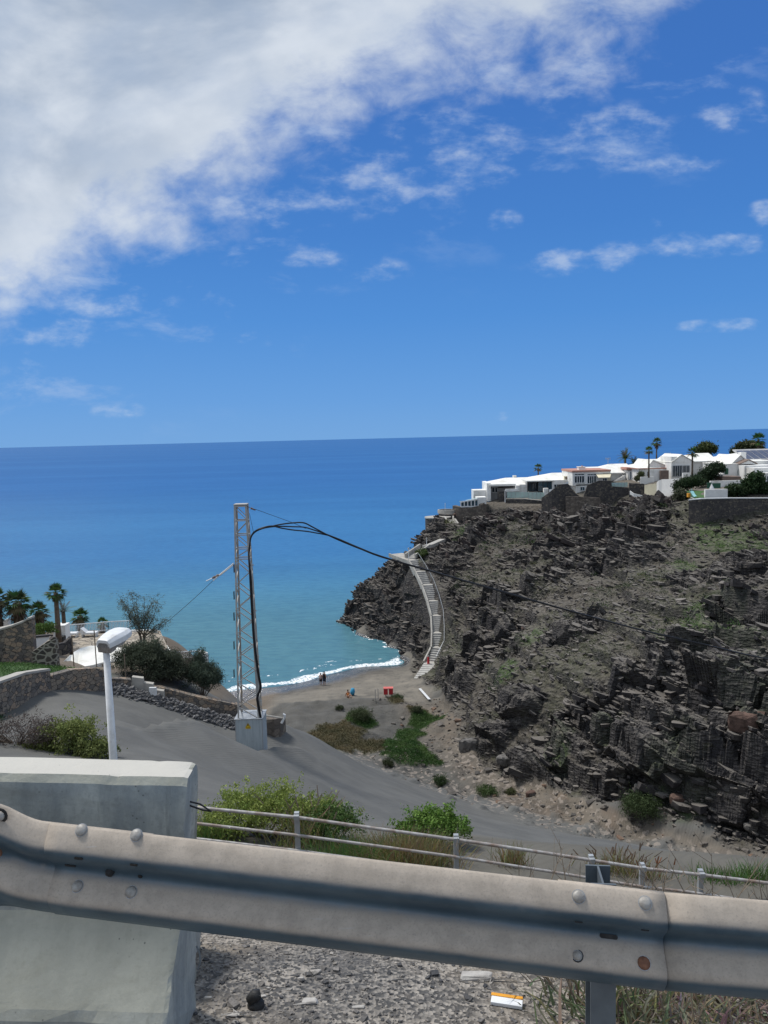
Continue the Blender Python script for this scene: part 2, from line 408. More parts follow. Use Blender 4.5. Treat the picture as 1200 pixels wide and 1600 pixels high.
# small clouds
small = None
blobs = [(80,521,75,22,1.0),(120,478,150,17,.7),(185,643,38,14,.8),(280,372,34,15,.5),(495,398,60,16,.75),(585,424,52,18,.55),(380,525,26,10,.4),(790,347,24,18,.7),(880,410,48,18,1.0),
         (965,405,44,22,.8),(1095,382,105,16,1.0),(1060,252,58,17,.85),(965,215,88,42,.75),(1145,172,55,28,.7),(1140,508,78,9,.9),(1195,335,26,18,.8),(735,240,75,50,.85),(600,285,120,42,.75),
         (785,652,12,7,.6),(850,130,40,30,.6),(690,205,80,30,.7),(440,320,120,32,.7),(1025,352,12,9,.5),(880,120,80,50,.5)]
sw = t.mapv(UV, (1.0, 1.9, 1), (0, 0, R_(8)))
dn = t.node('ShaderNodeTexNoise', i_Scale=16.0, i_Detail=7.0, i_Roughness=.6); t.l.new(sw, dn.inputs['Vector'])
for bx, by, rx, ry, a in blobs:
    cu, cv_ = uv(bx, by)
    du = t.math('DIVIDE', t.math('SUBTRACT', u, cu), rx/1200.0*1.15); dv = t.math('DIVIDE', t.math('SUBTRACT', v, cv_), ry/1200.0*1.25)
    r2 = t.math('ADD', t.math('MULTIPLY', du, du), t.math('MULTIPLY', dv, dv))
    g_ = t.math('MULTIPLY', t.math('SUBTRACT', 1.15, t.math('SQRT', r2)), a)
    small = g_ if small is None else t.math('MAXIMUM', small, g_)
sm = t.rng(t.math('ADD', t.math('MULTIPLY', small, .62), t.math('MULTIPLY', t.math('SUBTRACT', dn.outputs[0], .5), 3.0)), .02, 1.15)
sm = t.math('MULTIPLY', sm, t.rng(small, 0.0, .3)); sm = t.math('MULTIPLY', sm, .52)
# cloud brightness: grey cores, bright rims
gsh = t.noise(t.mapv(UV, (1, 1.7, 1), (0, 0, R_(-20))), 3.0, 7, .55, .3)
gsh2 = t.noise(t.mapv(UV, (1, 1.5, 1), (0, 0, R_(-20))), 9.0, 6, .5, .2)
core = t.math('MULTIPLY', t.rng(sd, .0, .24), t.rng(t.math('ADD', t.math('MULTIPLY', gsh, .75), t.math('MULTIPLY', gsh2, .25)), .36, .62))
cc = t.mix(core, (6.9,7.5,8.3), (3.1,3.95,5.25))
cc = t.mix(t.rng(gsh2, .35, .7, 0, .35), cc, (4.6,5.6,7.2))
smc = t.mix(t.rng(dn.outputs[0], .4, .65), (4.2,5.6,8.0), (6.2,7.1,8.4))
c = t.mix(fr, base, (4.4,5.7,8.0))
c = t.mix(sm, c, smc)
dens = t.math('MULTIPLY', dens, .97)
c = t.mix(dens, c, cc)
t.l.new(c, bg.inputs['Color'])

sl = bpy.data.lights.new('sun', 'SUN'); sl.energy = 3.2; sl.angle = R_(13); sl.color = (1, .96, .90)
so = bpy.data.objects.new('sun', sl); COL.objects.link(so); so.rotation_euler = SUN_DIR.to_track_quat('Z', 'Y').to_euler()

# ------------------------------------------------------------------ terrain mesh
def axis(segs):
    out = []
    for a, b, s in segs: out.append(np.arange(a, b-1e-6, s))
    out.append([segs[-1][1]]); return np.concatenate(out)
QX = [(-160,-70,4),(-70,-40,.8),(-40,-8,.3),(-8,35,.125),(35,84,.17),(84,150,1.5)]
QY = [(-4,2.2,.5),(2.2,5,.05),(5,46,.22),(46,76,.115),(76,112,.15),(112,150,.16),(150,170,.4),(170,262,2.5)]
gx = axis(QX); gy = axis(QY)
GX, GY = np.meshgrid(gx, gy); NXg, NYg = len(gx), len(gy)
Z0 = H(GX, GY)
# normals of the smooth form
dzy, dzx = np.gradient(Z0, gy, gx)
nl = np.sqrt(dzx**2+dzy**2+1); NX_, NY_, NZ_ = -dzx/nl, -dzy/nl, 1/nl
def polymask(poly, soft=2.0):
    """soft inside mask of a polygon in XY"""
    ins = np.zeros(GX.shape, bool); dist = np.full(GX.shape, 1e9)
    n = len(poly)
    for i in range(n):
        x1, y1 = poly[i]; x2, y2 = poly[(i+1) % n]
        c_ = ((y1 > GY) != (y2 > GY)) & (GX < (x2-x1)*(GY-y1)/((y2-y1) if y2 != y1 else 1e-9)+x1); ins ^= c_
        L = (x2-x1)**2+(y2-y1)**2+1e-9
        tt = np.clip(((GX-x1)*(x2-x1)+(GY-y1)*(y2-y1))/L, 0, 1)
        dist = np.minimum(dist, np.hypot(GX-x1-tt*(x2-x1), GY-y1-tt*(y2-y1)))
    return np.where(ins, dist, -dist)
def gxy(px, py, z): p = W(px, py, z=z); return (p.x, p.y)
hillpoly = [gxy(638,1029,0.1), gxy(652,1060,1), gxy(686,1080,1.6), gxy(703,1108,1.8), gxy(716,1160,2), gxy(758,1200,2.1), gxy(830,1232,2.3), gxy(900,1259,2.6), gxy(1000,1291,3.0), gxy(1100,1315,3.3), gxy(1200,1337,3.6), gxy(1350,1365,4),
            (130, 48), (145,100), (145,215), (8,190), (2,160), (-14,140), (-14,122), gxy(560,992,0), gxy(600,1009,0)]
hd = polymask(hillpoly)
hd = hd + fbm(GX*.35, GY*.35, Z0*.2, 5, 3)*1.2
hill = sstep(-.3, 1.0, hd)
platpts = [(W(700,700,y=158).x,158),(W(760,700,y=157).x,157),(W(850,700,y=152).x,152),(W(905,700,y=150).x,150),(W(955,700,y=148).x,148),(W(1005,700,y=142).x,142),(W(1045,700,y=139).x,139),(W(1066,700,y=127).x,127),(W(1076,700,y=117).x,117),(W(1092,700,y=109).x,109),(W(1200,700,y=108.5).x,108.5),(W(1400,700,y=109).x,109),(145,112),(145,200),(10,200)]
pd = polymask(platpts)
plat = sstep(-1.0, 1.0, pd)
rock = hill*(1-plat)
def segdist(x, y, P_):
    d = np.full(x.shape, 1e9)
    for (x1, y1, _), (x2, y2, _) in zip(P_[:-1], P_[1:]):
        L = (x2-x1)**2+(y2-y1)**2; tt = np.clip(((x-x1)*(x2-x1)+(y-y1)*(y2-y1))/L, 0, 1)
        d = np.minimum(d, np.hypot(x-x1-tt*(x2-x1), y-y1-tt*(y2-y1)))
    return d
# ---- rock displacement
m_ = rock > .01
x, y, z = GX[m_], GY[m_], Z0[m_]
z = z + 0*x
wx = fbm(x*.06, y*.06, z*.1, 31, 3)*4; wy = fbm(x*.06+9, y*.06, z*.1, 41, 3)*4
dip = R_(24)*sstep(150, 60, y)-R_(6)
# strata frame
ca, sa = np.cos(dip), np.sin(dip)
qx = (x+wx*.5)*ca - z*sa*1.0; qz = (x+wx*.5)*sa + z*ca + (y+wy)*.28; qy = y+wy*.4
outc = sstep(-.10, .30, fbm(x*.085, y*.10, z*.22, 3, 4, .55)+.10*sstep(75, 110, y)+.06)          # outcrops
outc = sstep(.02, .26, fbm(x*.085, y*.10, z*.22, 3, 4, .55)+.16*sstep(105, 130, y))
_on = fbm(x*.3, y*.35, z*.3, 505, 3)*.55
for px, py, rx_, ry_ in ((1120,1090,6,2.6),(1010,1140,5,2.2),(1150,900,9,5),(980,870,7,5),(760,1010,5,5),(712,1085,4,3),(850,1165,5,1.8),(970,1215,5,1.6),(900,985,3,3),(1180,1240,4,1.6),(800,1110,3,2),(1080,1010,4,2),(900,830,6,4),(1100,1180,3,1.4)):
    p_ = hit(px, py); outc = np.maximum(outc, sstep(1.15, .6, np.hypot((x-p_.x)/rx_, (y-p_.y)/ry_)+_on))
outc = np.maximum(outc, sstep(16, 6, x)*sstep(98, 108, y)*.9)
v1, t1, e1 = cells(qx/7.0, qy/5.0, qz/2.6, 10)
v2, t2, e2 = cells(qx/3.0, qy/2.0, qz/1.5, 20)
v3, t3, e3 = cells(qx/1.15, qy/.8, qz/.85, 30)
ln_ = fbm(qx*.25, qy*.3, qz*.5, 91, 3)
sw1 = (qz/1.9+ln_*1.3) % 1.0; sw2 = (qz/.85+ln_*1.6+v2*.6) % 1.0
ledge = (sw1**1.6-.35)*1.0*sstep(.1,.7,v1)+(sw2**1.5-.35)*.34
crk = (sstep(.10, 0, e2)*.5+sstep(.12, 0, e3)*.18)
nb = fbm(x*.12, y*.12, z*.25, 61, 4)
disp = nb*.8-.25 + outc*((v1-.40)*2.3+t1*1.2+(v2-.5)*.55+t2*.5+(v3-.5)*.10+t3*.15-crk*.25+ledge*.22+.35) + (1-outc)*((v2-.5)*.22*sstep(.0,.5,v1)+(v3-.5)*.09+t3*.10)
def terr(zz_, hs, n_, sh_):
    q = zz_/hs+n_; f = q-np.floor(q); return (sstep(.5-sh_, .5+sh_, f)-f)*hs
tl_ = fbm(x*.05, y*.05, z*0, 401, 3); tm_ = fbm(x*.17, y*.17, z*0, 411, 3); ts_ = fbm(x*.5, y*.5, z*0, 421, 3)
amp1 = sstep(-.25, .25, fbm(x*.07, y*.07, z*0, 431, 3)); amp2 = sstep(-.3, .2, tm_)
dzt = (.35+.5*outc)*(.35+.65*amp1)*terr(z+(.22+.16*sstep(110,75,y))*x, 3.4, tl_*1.4+tm_*.5, .08)*1.0+.55*(.4+.6*outc)*(.4+.6*amp2)*terr(z+(.22+.2*sstep(110,75,y))*x, 1.5, tm_*1.3+ts_*.35, .12)*.9
# keep the strip under the stairs calm
STP = []
for px, py in ((663,1060),(672,1040),(683,1015),(684,970),(676,930),(661,893),(645,875)):
    p = W(px, py, y=stY(py)); STP.append((p.x, p.y, p.z))
sdm = segdist(x, y, STP)
calm = sstep(.9, 2.6, sdm)
_lk = W(690, 810, y=157); _lk2 = W(716, 832, y=146); _lk3 = W(672, 855, y=126)
pcalm = sstep(0.0, 5.0, -pd[m_])
lcalm = np.minimum(sstep(4, 8, np.hypot(x-_lk.x, y-_lk.y)), np.minimum(sstep(1.5, 5, np.hypot(x-_lk2.x, y-_lk2.y)), sstep(1.5, 5, np.hypot(x-_lk3.x, y-_lk3.y))))
nose = sstep(14, 6, x)*sstep(104, 110, y)
disp = (disp*(1-.42*nose)-nose*.75)*calm*rock[m_]-.30*(1-calm); dzt = dzt*calm*pcalm*lcalm*rock[m_]*(1-.6*nose)
disp = np.where(disp > 0, disp*pcalm*lcalm, disp)-.5*(1-lcalm)-.5*(1-pcalm)*sstep(1, -1, pd[m_]-.5)
DX = GX.copy(); DY = GY.copy(); DZ = Z0.copy()
DX[m_] += NX_[m_]*disp*.8; DY[m_] += NY_[m_]*disp*.8; DZ[m_] += NZ_[m_]*disp+dzt
OUT = np.zeros(GX.shape); OUT[m_] = outc
CEL = np.full(GX.shape, .5); CEL[m_] = v2*.55+v3*.45
CRK = np.zeros(GX.shape); CRK[m_] = crk
# ---- sand relief and wash relief
soft = (1-hill)
hum = fbm(GX*.22, GY*.22, GX*0, 71, 4)
washm = soft*sstep(70, 64, GY-0*GX)*sstep(4.4, 3.4, Z0)
beachhum = soft*sstep(3.2, 1.6, Z0)*sstep(1.3, 1.8, Z0)
DZ += soft*(hum*.18*sstep(1.0, 2.0, Z0)*sstep(6, 10, GY) + beachhum*fbm(GX*.4, GY*.4, GX*0, 73, 3)*.95)
for px, py, y_, rx_, ry_, d_ in ((315,1150,35.5,4.0,1.9,1.3),(445,1166,40.5,2.6,1.5,1.2),(150,1135,30,4.5,2.2,.6),(560,1215,42,5,2.5,.35),(60,1120,33,3,2,.5)):
    p_ = W(px, py, y=y_); rr = np.hypot((GX-p_.x)/rx_, (GY-p_.y+.12*(GX-p_.x))/np.where(GY > p_.y, ry_*1.6, ry_*.75)); DZ -= soft*d_*np.exp(-rr*rr*1.1)
for L_, hh_ in (([(20,1178,24),(150,1172,27.5),(300,1166,33),(400,1180,35.8),(500,1196,39.5)], 1.0), ([(60,1090,38.2),(120,1100,37.5),(230,1130,38),(330,1160,39.5)], .35)):
    LP2 = [(W(a, b, y=c).x, c, 0) for a, b, c in L_]; dd = segdist(GX, GY, LP2); xs_ = [p[0] for p in LP2]; yl = np.interp(GX, xs_, [p[1] for p in LP2]); sgn = GY-yl+fbm(GX*.3, GY*0, GX*0, 88, 2)*.6
    al = sstep(xs_[0]-3, xs_[0]+3, GX)*sstep(xs_[-1]+2.5, xs_[-1]-2, GX); DZ += soft*hh_*al*np.where(sgn > 0, np.exp(-np.abs(sgn)/.75), np.exp(-np.abs(sgn)/4.0))
duneM = soft*sstep(3.0, 5.0, Z0)*sstep(13.5, 16, GY)
# rounded outcrops beside the wash
DZ += washm*sstep(.1, .6, fbm(GX*.9, GY*.9, GX*0, 77, 3))*.35
# near shoulder
near = sstep(9, 7.5, GY)
# ---- colours (real albedos)
def C(a): return np.array(a, np.float32)
def mixc(a, b, m): return a*(1-m[..., None])+b*m[..., None]
n_a = fbm(GX*.5, GY*.5, Z0*.5, 101, 4); n_b = fbm(GX*2.2, GY*2.2, Z0*2, 111, 3); n_c = fbm(GX*.07, GY*.07, Z0*.1, 121, 3)
col = np.zeros(GX.shape+(3,), np.float32)+C((.128,.129,.126))                        # dune sand
col = mixc(col, C((.132,.128,.118)), sstep(-.3, .5, n_c)*.6)
# beach: paler band, dark wet zone, grey mixture
bch = soft*sstep(3.4, 2.4, Z0)
col = mixc(col, C((.215,.195,.165)), bch*.9)
col = mixc(col, C((.095,.094,.090)), bch*sstep(1.15, 1.6, Z0+n_a*.55)*.85)
wash_soil = soft*sstep(4.0, 3.0, Z0)*sstep(W(600,1120,z=2).x+1.0, W(600,1120,z=2).x+6, GX+(GY-75)*.28)*sstep(86, 80, GY)
col = mixc(col, C((.185,.155,.122)), wash_soil*(.75+.25*n_b))
col = mixc(col, C((.20,.145,.105)), wash_soil*sstep(.05, .45, n_a)*.65)
col = mixc(col, C((.11,.105,.095)), bch*sstep(.0, .4, n_b*.8+n_a*.8)*.55)
col = mixc(col, C((.27,.24,.20)), bch*sstep(.1, .45, fbm(GX*.5, GY*1.6, GX*0, 151, 4))*sstep(1.6, 1.2, Z0)*.5)
dpoly = [gxy(455,1122,2.6),gxy(500,1150,2.4),gxy(540,1171,2.4),gxy(600,1204,2.4),gxy(700,1239,2.4),gxy(800,1263,2.6),gxy(900,1288,2.8),gxy(1050,1319,3.1),gxy(1200,1349,3.5),gxy(1350,1371,3.8),(60,30),(60,10),(-60,10),(-60,60),(-8,66)]
dm_ = sstep(-.9, .5, polymask(dpoly)+n_a*.9)*soft*sstep(1.9, 2.4, Z0)
col = mixc(col, mixc(np.zeros(GX.shape+(3,), np.float32)+C((.128,.129,.126)), C((.140,.138,.130)), sstep(-.3, .5, n_c)*.6), dm_)
col = mixc(col, C((.055,.052,.05)), soft*sstep(.62, .15, Z0))                          # wet sand
# green patches (creeper on the wash) as ellipses
GRN = np.zeros(GX.shape)
def patch(px, py, rx, ry, z, rot=0.0):
    """ellipse around a ground point; rx, ry in metres"""
    global GRN
    p = W(px, py, z=z); a = math.cos(rot); b = math.sin(rot)
    dx = (GX-p.x)*a+(GY-p.y)*b; dy = -(GX-p.x)*b+(GY-p.y)*a
    r = np.sqrt((dx/rx)**2+(dy/ry)**2)*1.12+n_a*.6+n_b*.35
    GRN = np.maximum(GRN, sstep(1.05, .8, r))
for q in ((665,1123,2.2,2.2,1.8,.2),(640,1145,1.6,2.6,2,0),(632,1168,2.0,2.6,2,0),(640,1185,2.6,1.6,2,0),(655,1192,2.2,1.0,2,0),(560,1120,1.3,1.6,2.4,0),(575,1125,1,1,2.4,0)):
    patch(*q)
GRN *= soft
OLV = np.zeros(GX.shape)
for px, py, rx, ry, z in ((528,1150,3.4,4.5,2.6),(575,1160,2.6,2.2,2.6),(620,1090,1.6,1.2,1.9),(650,1108,1.4,1.2,1.9)):
    p = W(px, py, z=z); r = np.sqrt(((GX-p.x)/rx)**2+((GY-p.y)/ry)**2)+n_a*.5+n_b*.35; OLV = np.maximum(OLV, sstep(1.05, .6, r))
OLV *= soft
col = mixc(col, C((.105,.098,.05)), OLV*.85)
col = mixc(col, C((.045,.082,.026)), GRN*.9)
DZ += GRN*(.18+.12*n_b)+OLV*(.12+.1*n_b)
# rocks
rk = mixc(np.zeros(GX.shape+(3,), np.float32)+C((.040,.037,.038)), C((.132,.118,.104)), np.clip(CEL*1.1-.1, 0, 1))
rk = mixc(rk, C((.068,.048,.044)), sstep(.1, .5, n_c+.25*n_a)*.55*sstep(85, 115, GY))       # reddish basalt up the slope
lowg = sstep(92, 66, GY)*sstep(8, 30, GX+10)                                          # paler grey slabs low on the slope
rk = mixc(rk, rk*1.35+C((.018,.018,.018)), lowg)
rk = rk*(1-.55*CRK[..., None])
soil = np.zeros(GX.shape+(3,), np.float32)+C((.088,.077,.063))
soil = mixc(soil, C((.066,.072,.042)), sstep(-.2, .4, fbm(GX*.16, GY*.16, Z0*.2, 131, 4))*.8)
soil = mixc(soil, C((.125,.11,.095)), sstep(.2, .5, n_b)*.5)
hc = mixc(soil, rk, np.clip(OUT*1.15, 0, 1))
green_h = np.zeros(GX.shape)
for px, py, r in ((1115,985,4.5),(1130,945,3),(1100,960,3),(1150,1010,3),(1175,1075,3),(1060,1225,2),(1130,840,4),(1190,850,4),(1080,880,3),(1150,850,3),(830,1000,2),(730,835,3.0),(660,870,1.5),(870,1160,1.4),(955,1130,1.2),(790,1050,2)):
    p = hit(px, py); d = np.hypot(GX-p.x, (GY-p.y)*.7)/r+n_a*.5+n_b*.3
    green_h = np.maximum(green_h, sstep(1.0, .6, d))
hc = mixc(hc, C((.06,.10,.028)), green_h*(1-.65*OUT)*.9)
hc = mixc(hc, C((.02,.02,.02)), sstep(.8, .1, Z0)*.7)                                      # tide line
col = mixc(col, hc, np.clip(hill*1.2, 0, 1))
col = mixc(col, C((.10,.15,.05)), plat*.0)
col = mixc(col, C((.16,.135,.11)), plat*sstep(.90,.97,NZ_))
# left grass shelf and near shoulder gravel, embankment with dry soil
lg = sstep(1.15, .9, np.hypot((GX+23)/7.5, (GY-43.5)/2.8))*sstep(-16.2, -17.2, GX)*sstep(39.5, 40.5, GY); col = mixc(col, C((.05,.10,.03)), lg*soft*.9)
lg2 = sstep(1.0, .6, np.hypot((GX+19.5)/2.2, (GY-33)/3.5)+n_a*.4); col = mixc(col, C((.06,.10,.05)), lg2*soft*.8)
vil = soft*sstep(-12.5, -14.5, GX)*sstep(44.5, 46.5, GY); col = mixc(col, C((.17,.14,.11)), vil)
emb = sstep(16.5, 13, GY+n_a*2.0); col = mixc(col, C((.12,.11,.09)), emb*.7)
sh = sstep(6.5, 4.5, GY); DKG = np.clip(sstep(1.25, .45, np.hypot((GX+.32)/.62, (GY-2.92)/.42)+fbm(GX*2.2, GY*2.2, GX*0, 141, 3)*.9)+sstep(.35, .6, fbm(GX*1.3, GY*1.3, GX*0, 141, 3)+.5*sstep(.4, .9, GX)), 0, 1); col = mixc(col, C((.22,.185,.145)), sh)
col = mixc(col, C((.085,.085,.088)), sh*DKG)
rockA = np.clip(hill*(1-plat), 0, 1)
# ---- ground material
def ground_mat(name, kind):
    m, t, b, oc, g = newmat(name)
    a = t.node('ShaderNodeAttribute', attribute_name='col')
    b.inputs['Roughness'].default_value = .95; b.inputs['Specular IOR Level'].default_value = .25
    sepn = t.node('ShaderNodeSeparateXYZ'); t.l.new(g.outputs['Normal'], sepn.inputs[0])
    sepp = t.node('ShaderNodeSeparateXYZ'); t.l.new(g.outputs['Position'], sepp.inputs[0])
    c = a.outputs['Color']
    if kind == 'rock':
        f1 = t.noise(oc, 1.6, 9, .72, .3); f2 = t.noise(oc, 7.0, 6, .7)
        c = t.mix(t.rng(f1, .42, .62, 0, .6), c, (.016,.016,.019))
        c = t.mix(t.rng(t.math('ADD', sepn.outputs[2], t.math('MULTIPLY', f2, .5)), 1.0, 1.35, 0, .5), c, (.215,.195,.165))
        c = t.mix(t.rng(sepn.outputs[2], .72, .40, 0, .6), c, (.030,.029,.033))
        vr = t.node('ShaderNodeTexVoronoi', feature='F1', i_Scale=2.6); t.l.new(t.mapv(oc, (1, 1, 2.2), (0, R_(20), 0)), vr.inputs['Vector'])
        sp = t.node('ShaderNodeSeparateColor'); t.l.new(vr.outputs['Color'], sp.inputs[0])
        c = t.mix(t.rng(sp.outputs[0], .75, .95, 0, .35), c, (.20,.185,.165))
        c = t.mix(t.rng(t.noise(oc, .9, 6, .7), .55, .68, 0, .35), c, (.085,.088,.045))
        t.l.new(c, b.inputs['Base Color'])
        n_ = bump(t, None, t.noise(oc, 1.3, 8, .72, .4), .5, .4)
        n_ = bump(t, None, t.math('MULTIPLY', vr.outputs['Distance'], 1.0), .6, .35, n_)
        bump(t, b, t.noise(oc, 9, 6, .7), .7, .08, n_)
    else:
        f1 = t.noise(oc, .6, 6, .6); f2 = t.noise(oc, 30.0, 5, .75)
        dark = t.mix(1.0, c, (.86,.86,.86), 'MULTIPLY'); lite = t.mix(1.0, c, (1.12,1.115,1.10), 'MULTIPLY')
        c = t.mix(t.rng(f1, .3, .7), dark, lite)
        c = t.mix(t.rng(f2, .35, .7, 0, .35), c, dark)
        nearf = t.rng(sepp.outputs[1], 7.0, 5.0)
        gv = t.node('ShaderNodeTexVoronoi', feature='F1', i_Scale=62.0, i_Randomness=1.0); t.l.new(oc, gv.inputs['Vector'])
        gs = t.node('ShaderNodeSeparateColor'); t.l.new(gv.outputs['Color'], gs.inputs[0])
        gcol = t.mix(t.rng(gs.outputs[0], .1, .9), (.07,.07,.07), (.44,.40,.35))
        c = t.mix(t.math('MULTIPLY', nearf, t.rng(t.noise(oc, 3.0, 5, .7), .3, .62, .15, .75)), c, gcol)
        # pebbly litter on the wash and foot of the hill
        wv_ = t.node('ShaderNodeTexVoronoi', feature='F1', i_Scale=3.6); t.l.new(oc, wv_.inputs['Vector'])
        ws = t.node('ShaderNodeSeparateColor'); t.l.new(wv_.outputs['Color'], ws.inputs[0])
        wm = t.math('MULTIPLY', t.rng(sepp.outputs[2], 3.6, 2.9), t.rng(sepp.outputs[1], 74.0, 66.0))
        c = t.mix(t.math('MULTIPLY', wm, t.rng(ws.outputs[0], .7, .9, 0, .6)), c, (.34,.29,.25))
        wet = t.rng(t.math('ADD', sepp.outputs[2], t.math('MULTIPLY', t.noise(oc, .35, 3), .3)), .62, .30)
        t.l.new(c, b.inputs['Base Color'])
        t.l.new(t.rng(wet, 0, 1, .95, .12), b.inputs['Roughness']); t.l.new(t.rng(wet, 0, 1, .2, .9), b.inputs['Specular IOR Level'])
        rp = t.node('ShaderNodeTexWave', i_Scale=2.4, i_Distortion=7.0, i_Detail=3.0, i_Detail_Scale=.6); t.l.new(t.mapv(oc, (1, .5, 1), (0, 0, R_(55))), rp.inputs['Vector'])
        dry = t.math('SUBTRACT', 1.0, wet)
        h = t.math('MULTIPLY', t.math('ADD', t.math('MULTIPLY', rp.outputs['Fac'], .28), t.math('MULTIPLY', t.noise(oc, 2.2, 6, .65), .45)), dry)
        n_ = bump(t, None, h, .4, .07)
        tr_ = t.math('MULTIPLY', t.noise(oc, 3.2, 4, .7), t.rng(sepp.outputs[2], 3.4, 2.6)); n_ = bump(t, None, tr_, .8, .22, n_)
        h2 = t.math('ADD', t.math('MULTIPLY', gv.outputs['Distance'], nearf), t.math('MULTIPLY', t.noise(oc, 26, 4, .7), t.math('MULTIPLY', dry, .6)))
        bump(t, b, h2, .5, .02, n_)
    return m
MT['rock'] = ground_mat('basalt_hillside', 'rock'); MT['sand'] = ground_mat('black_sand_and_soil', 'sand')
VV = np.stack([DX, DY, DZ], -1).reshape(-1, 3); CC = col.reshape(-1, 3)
idx = np.arange(NXg*NYg).reshape(NYg, NXg)
quads = np.stack([idx[:-1, :-1], idx[:-1, 1:], idx[1:, 1:], idx[1:, :-1]], -1).reshape(-1, 4)
rk_f = (hill.reshape(-1)[quads].mean(1) > .35)
def submesh(name, mask, mat, smooth, **kw):
    q = quads[mask]; used = np.unique(q); remap = np.full(len(VV), -1, np.int64); remap[used] = np.arange(len(used))
    return link_np(name, VV[used], remap[q], mat, loc=(0, 0, 0), col=CC[used], smooth=smooth, **kw)
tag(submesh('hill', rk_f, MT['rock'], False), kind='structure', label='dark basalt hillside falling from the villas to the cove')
tag(submesh('ground', ~rk_f, MT['sand'], True), kind='structure', label='black sand dune, beach and stony wash below the road')
def gz(x, y):
    """surface height incl. relief"""
    i = int(np.clip(np.searchsorted(gx, x), 1, NXg-1)); j = int(np.clip(np.searchsorted(gy, y), 1, NYg-1))
    return float(DZ[j-1:j+1, i-1:i+1].mean())

# ------------------------------------------------------------------ sea
sx = axis([(-120,-60,4),(-60,-25,.8),(-25,15,.22),(15,40,2)]); sx = np.concatenate([-np.geomspace(40000,125,60), sx, np.geomspace(44,40000,60)])
sy = axis([(60,80,2),(80,140,.22),(140,260,2)]); sy = np.concatenate([sy, np.geomspace(265,45000,90)])
SX, SY = np.meshgrid(sx, sy)
inn = (SX > gx[0]) & (SX < gx[-1]) & (SY < gy[-1])
dep = np.full(SX.shape, 8.0)
from_x = np.interp(SX, gx, np.arange(NXg)); from_y = np.interp(SY, gy, np.arange(NYg))
dep[inn] = -DZ[np.round(from_y[inn]).astype(int), np.round(from_x[inn]).astype(int)]
depth0 = np.where(inn, dep, 8.0)
# open water colour by distance off the shore
dist = np.hypot(SX*.55+25, SY-105)
tur = sstep(115, 15, dist)
mid = sstep(520, 90, dist)
foamn = fbm(SX*.55, SY*.9, SX*0, 201, 4); fn2 = fbm(SX*2.2, SY*2.6, SX*0, 211, 3)
edge = np.clip(depth0, -1, 6)
foam = sstep(.36, .08, np.abs(edge-.12+foamn*.14)*1.7)*.58+sstep(.14, .02, np.abs(edge-.62+foamn*.35))*sstep(0, .4, fn2)*.62
foam = np.maximum(foam, sstep(.16, .03, np.abs(edge-.95+foamn*.35))*sstep(.05, .3, fn2)*.9*sstep(-14, -4, SX+0*SY)*0)
foam *= inn
rockside = (SX > -14) & (SY > 106) & inn
foam = np.where(rockside, sstep(.35, .05, np.abs(edge-.2))*sstep(-.02, .22, fn2+foamn*.5)*.8, foam)
scol = np.zeros(SX.shape+(3,), np.float32)+C((.028,.122,.325))
scol = mixc(scol, C((.042,.168,.360)), mid)
scol = mixc(scol, C((.075,.215,.290)), tur)
scol = mixc(scol, C((.085,.195,.225)), sstep(60, 8, dist)*.8)
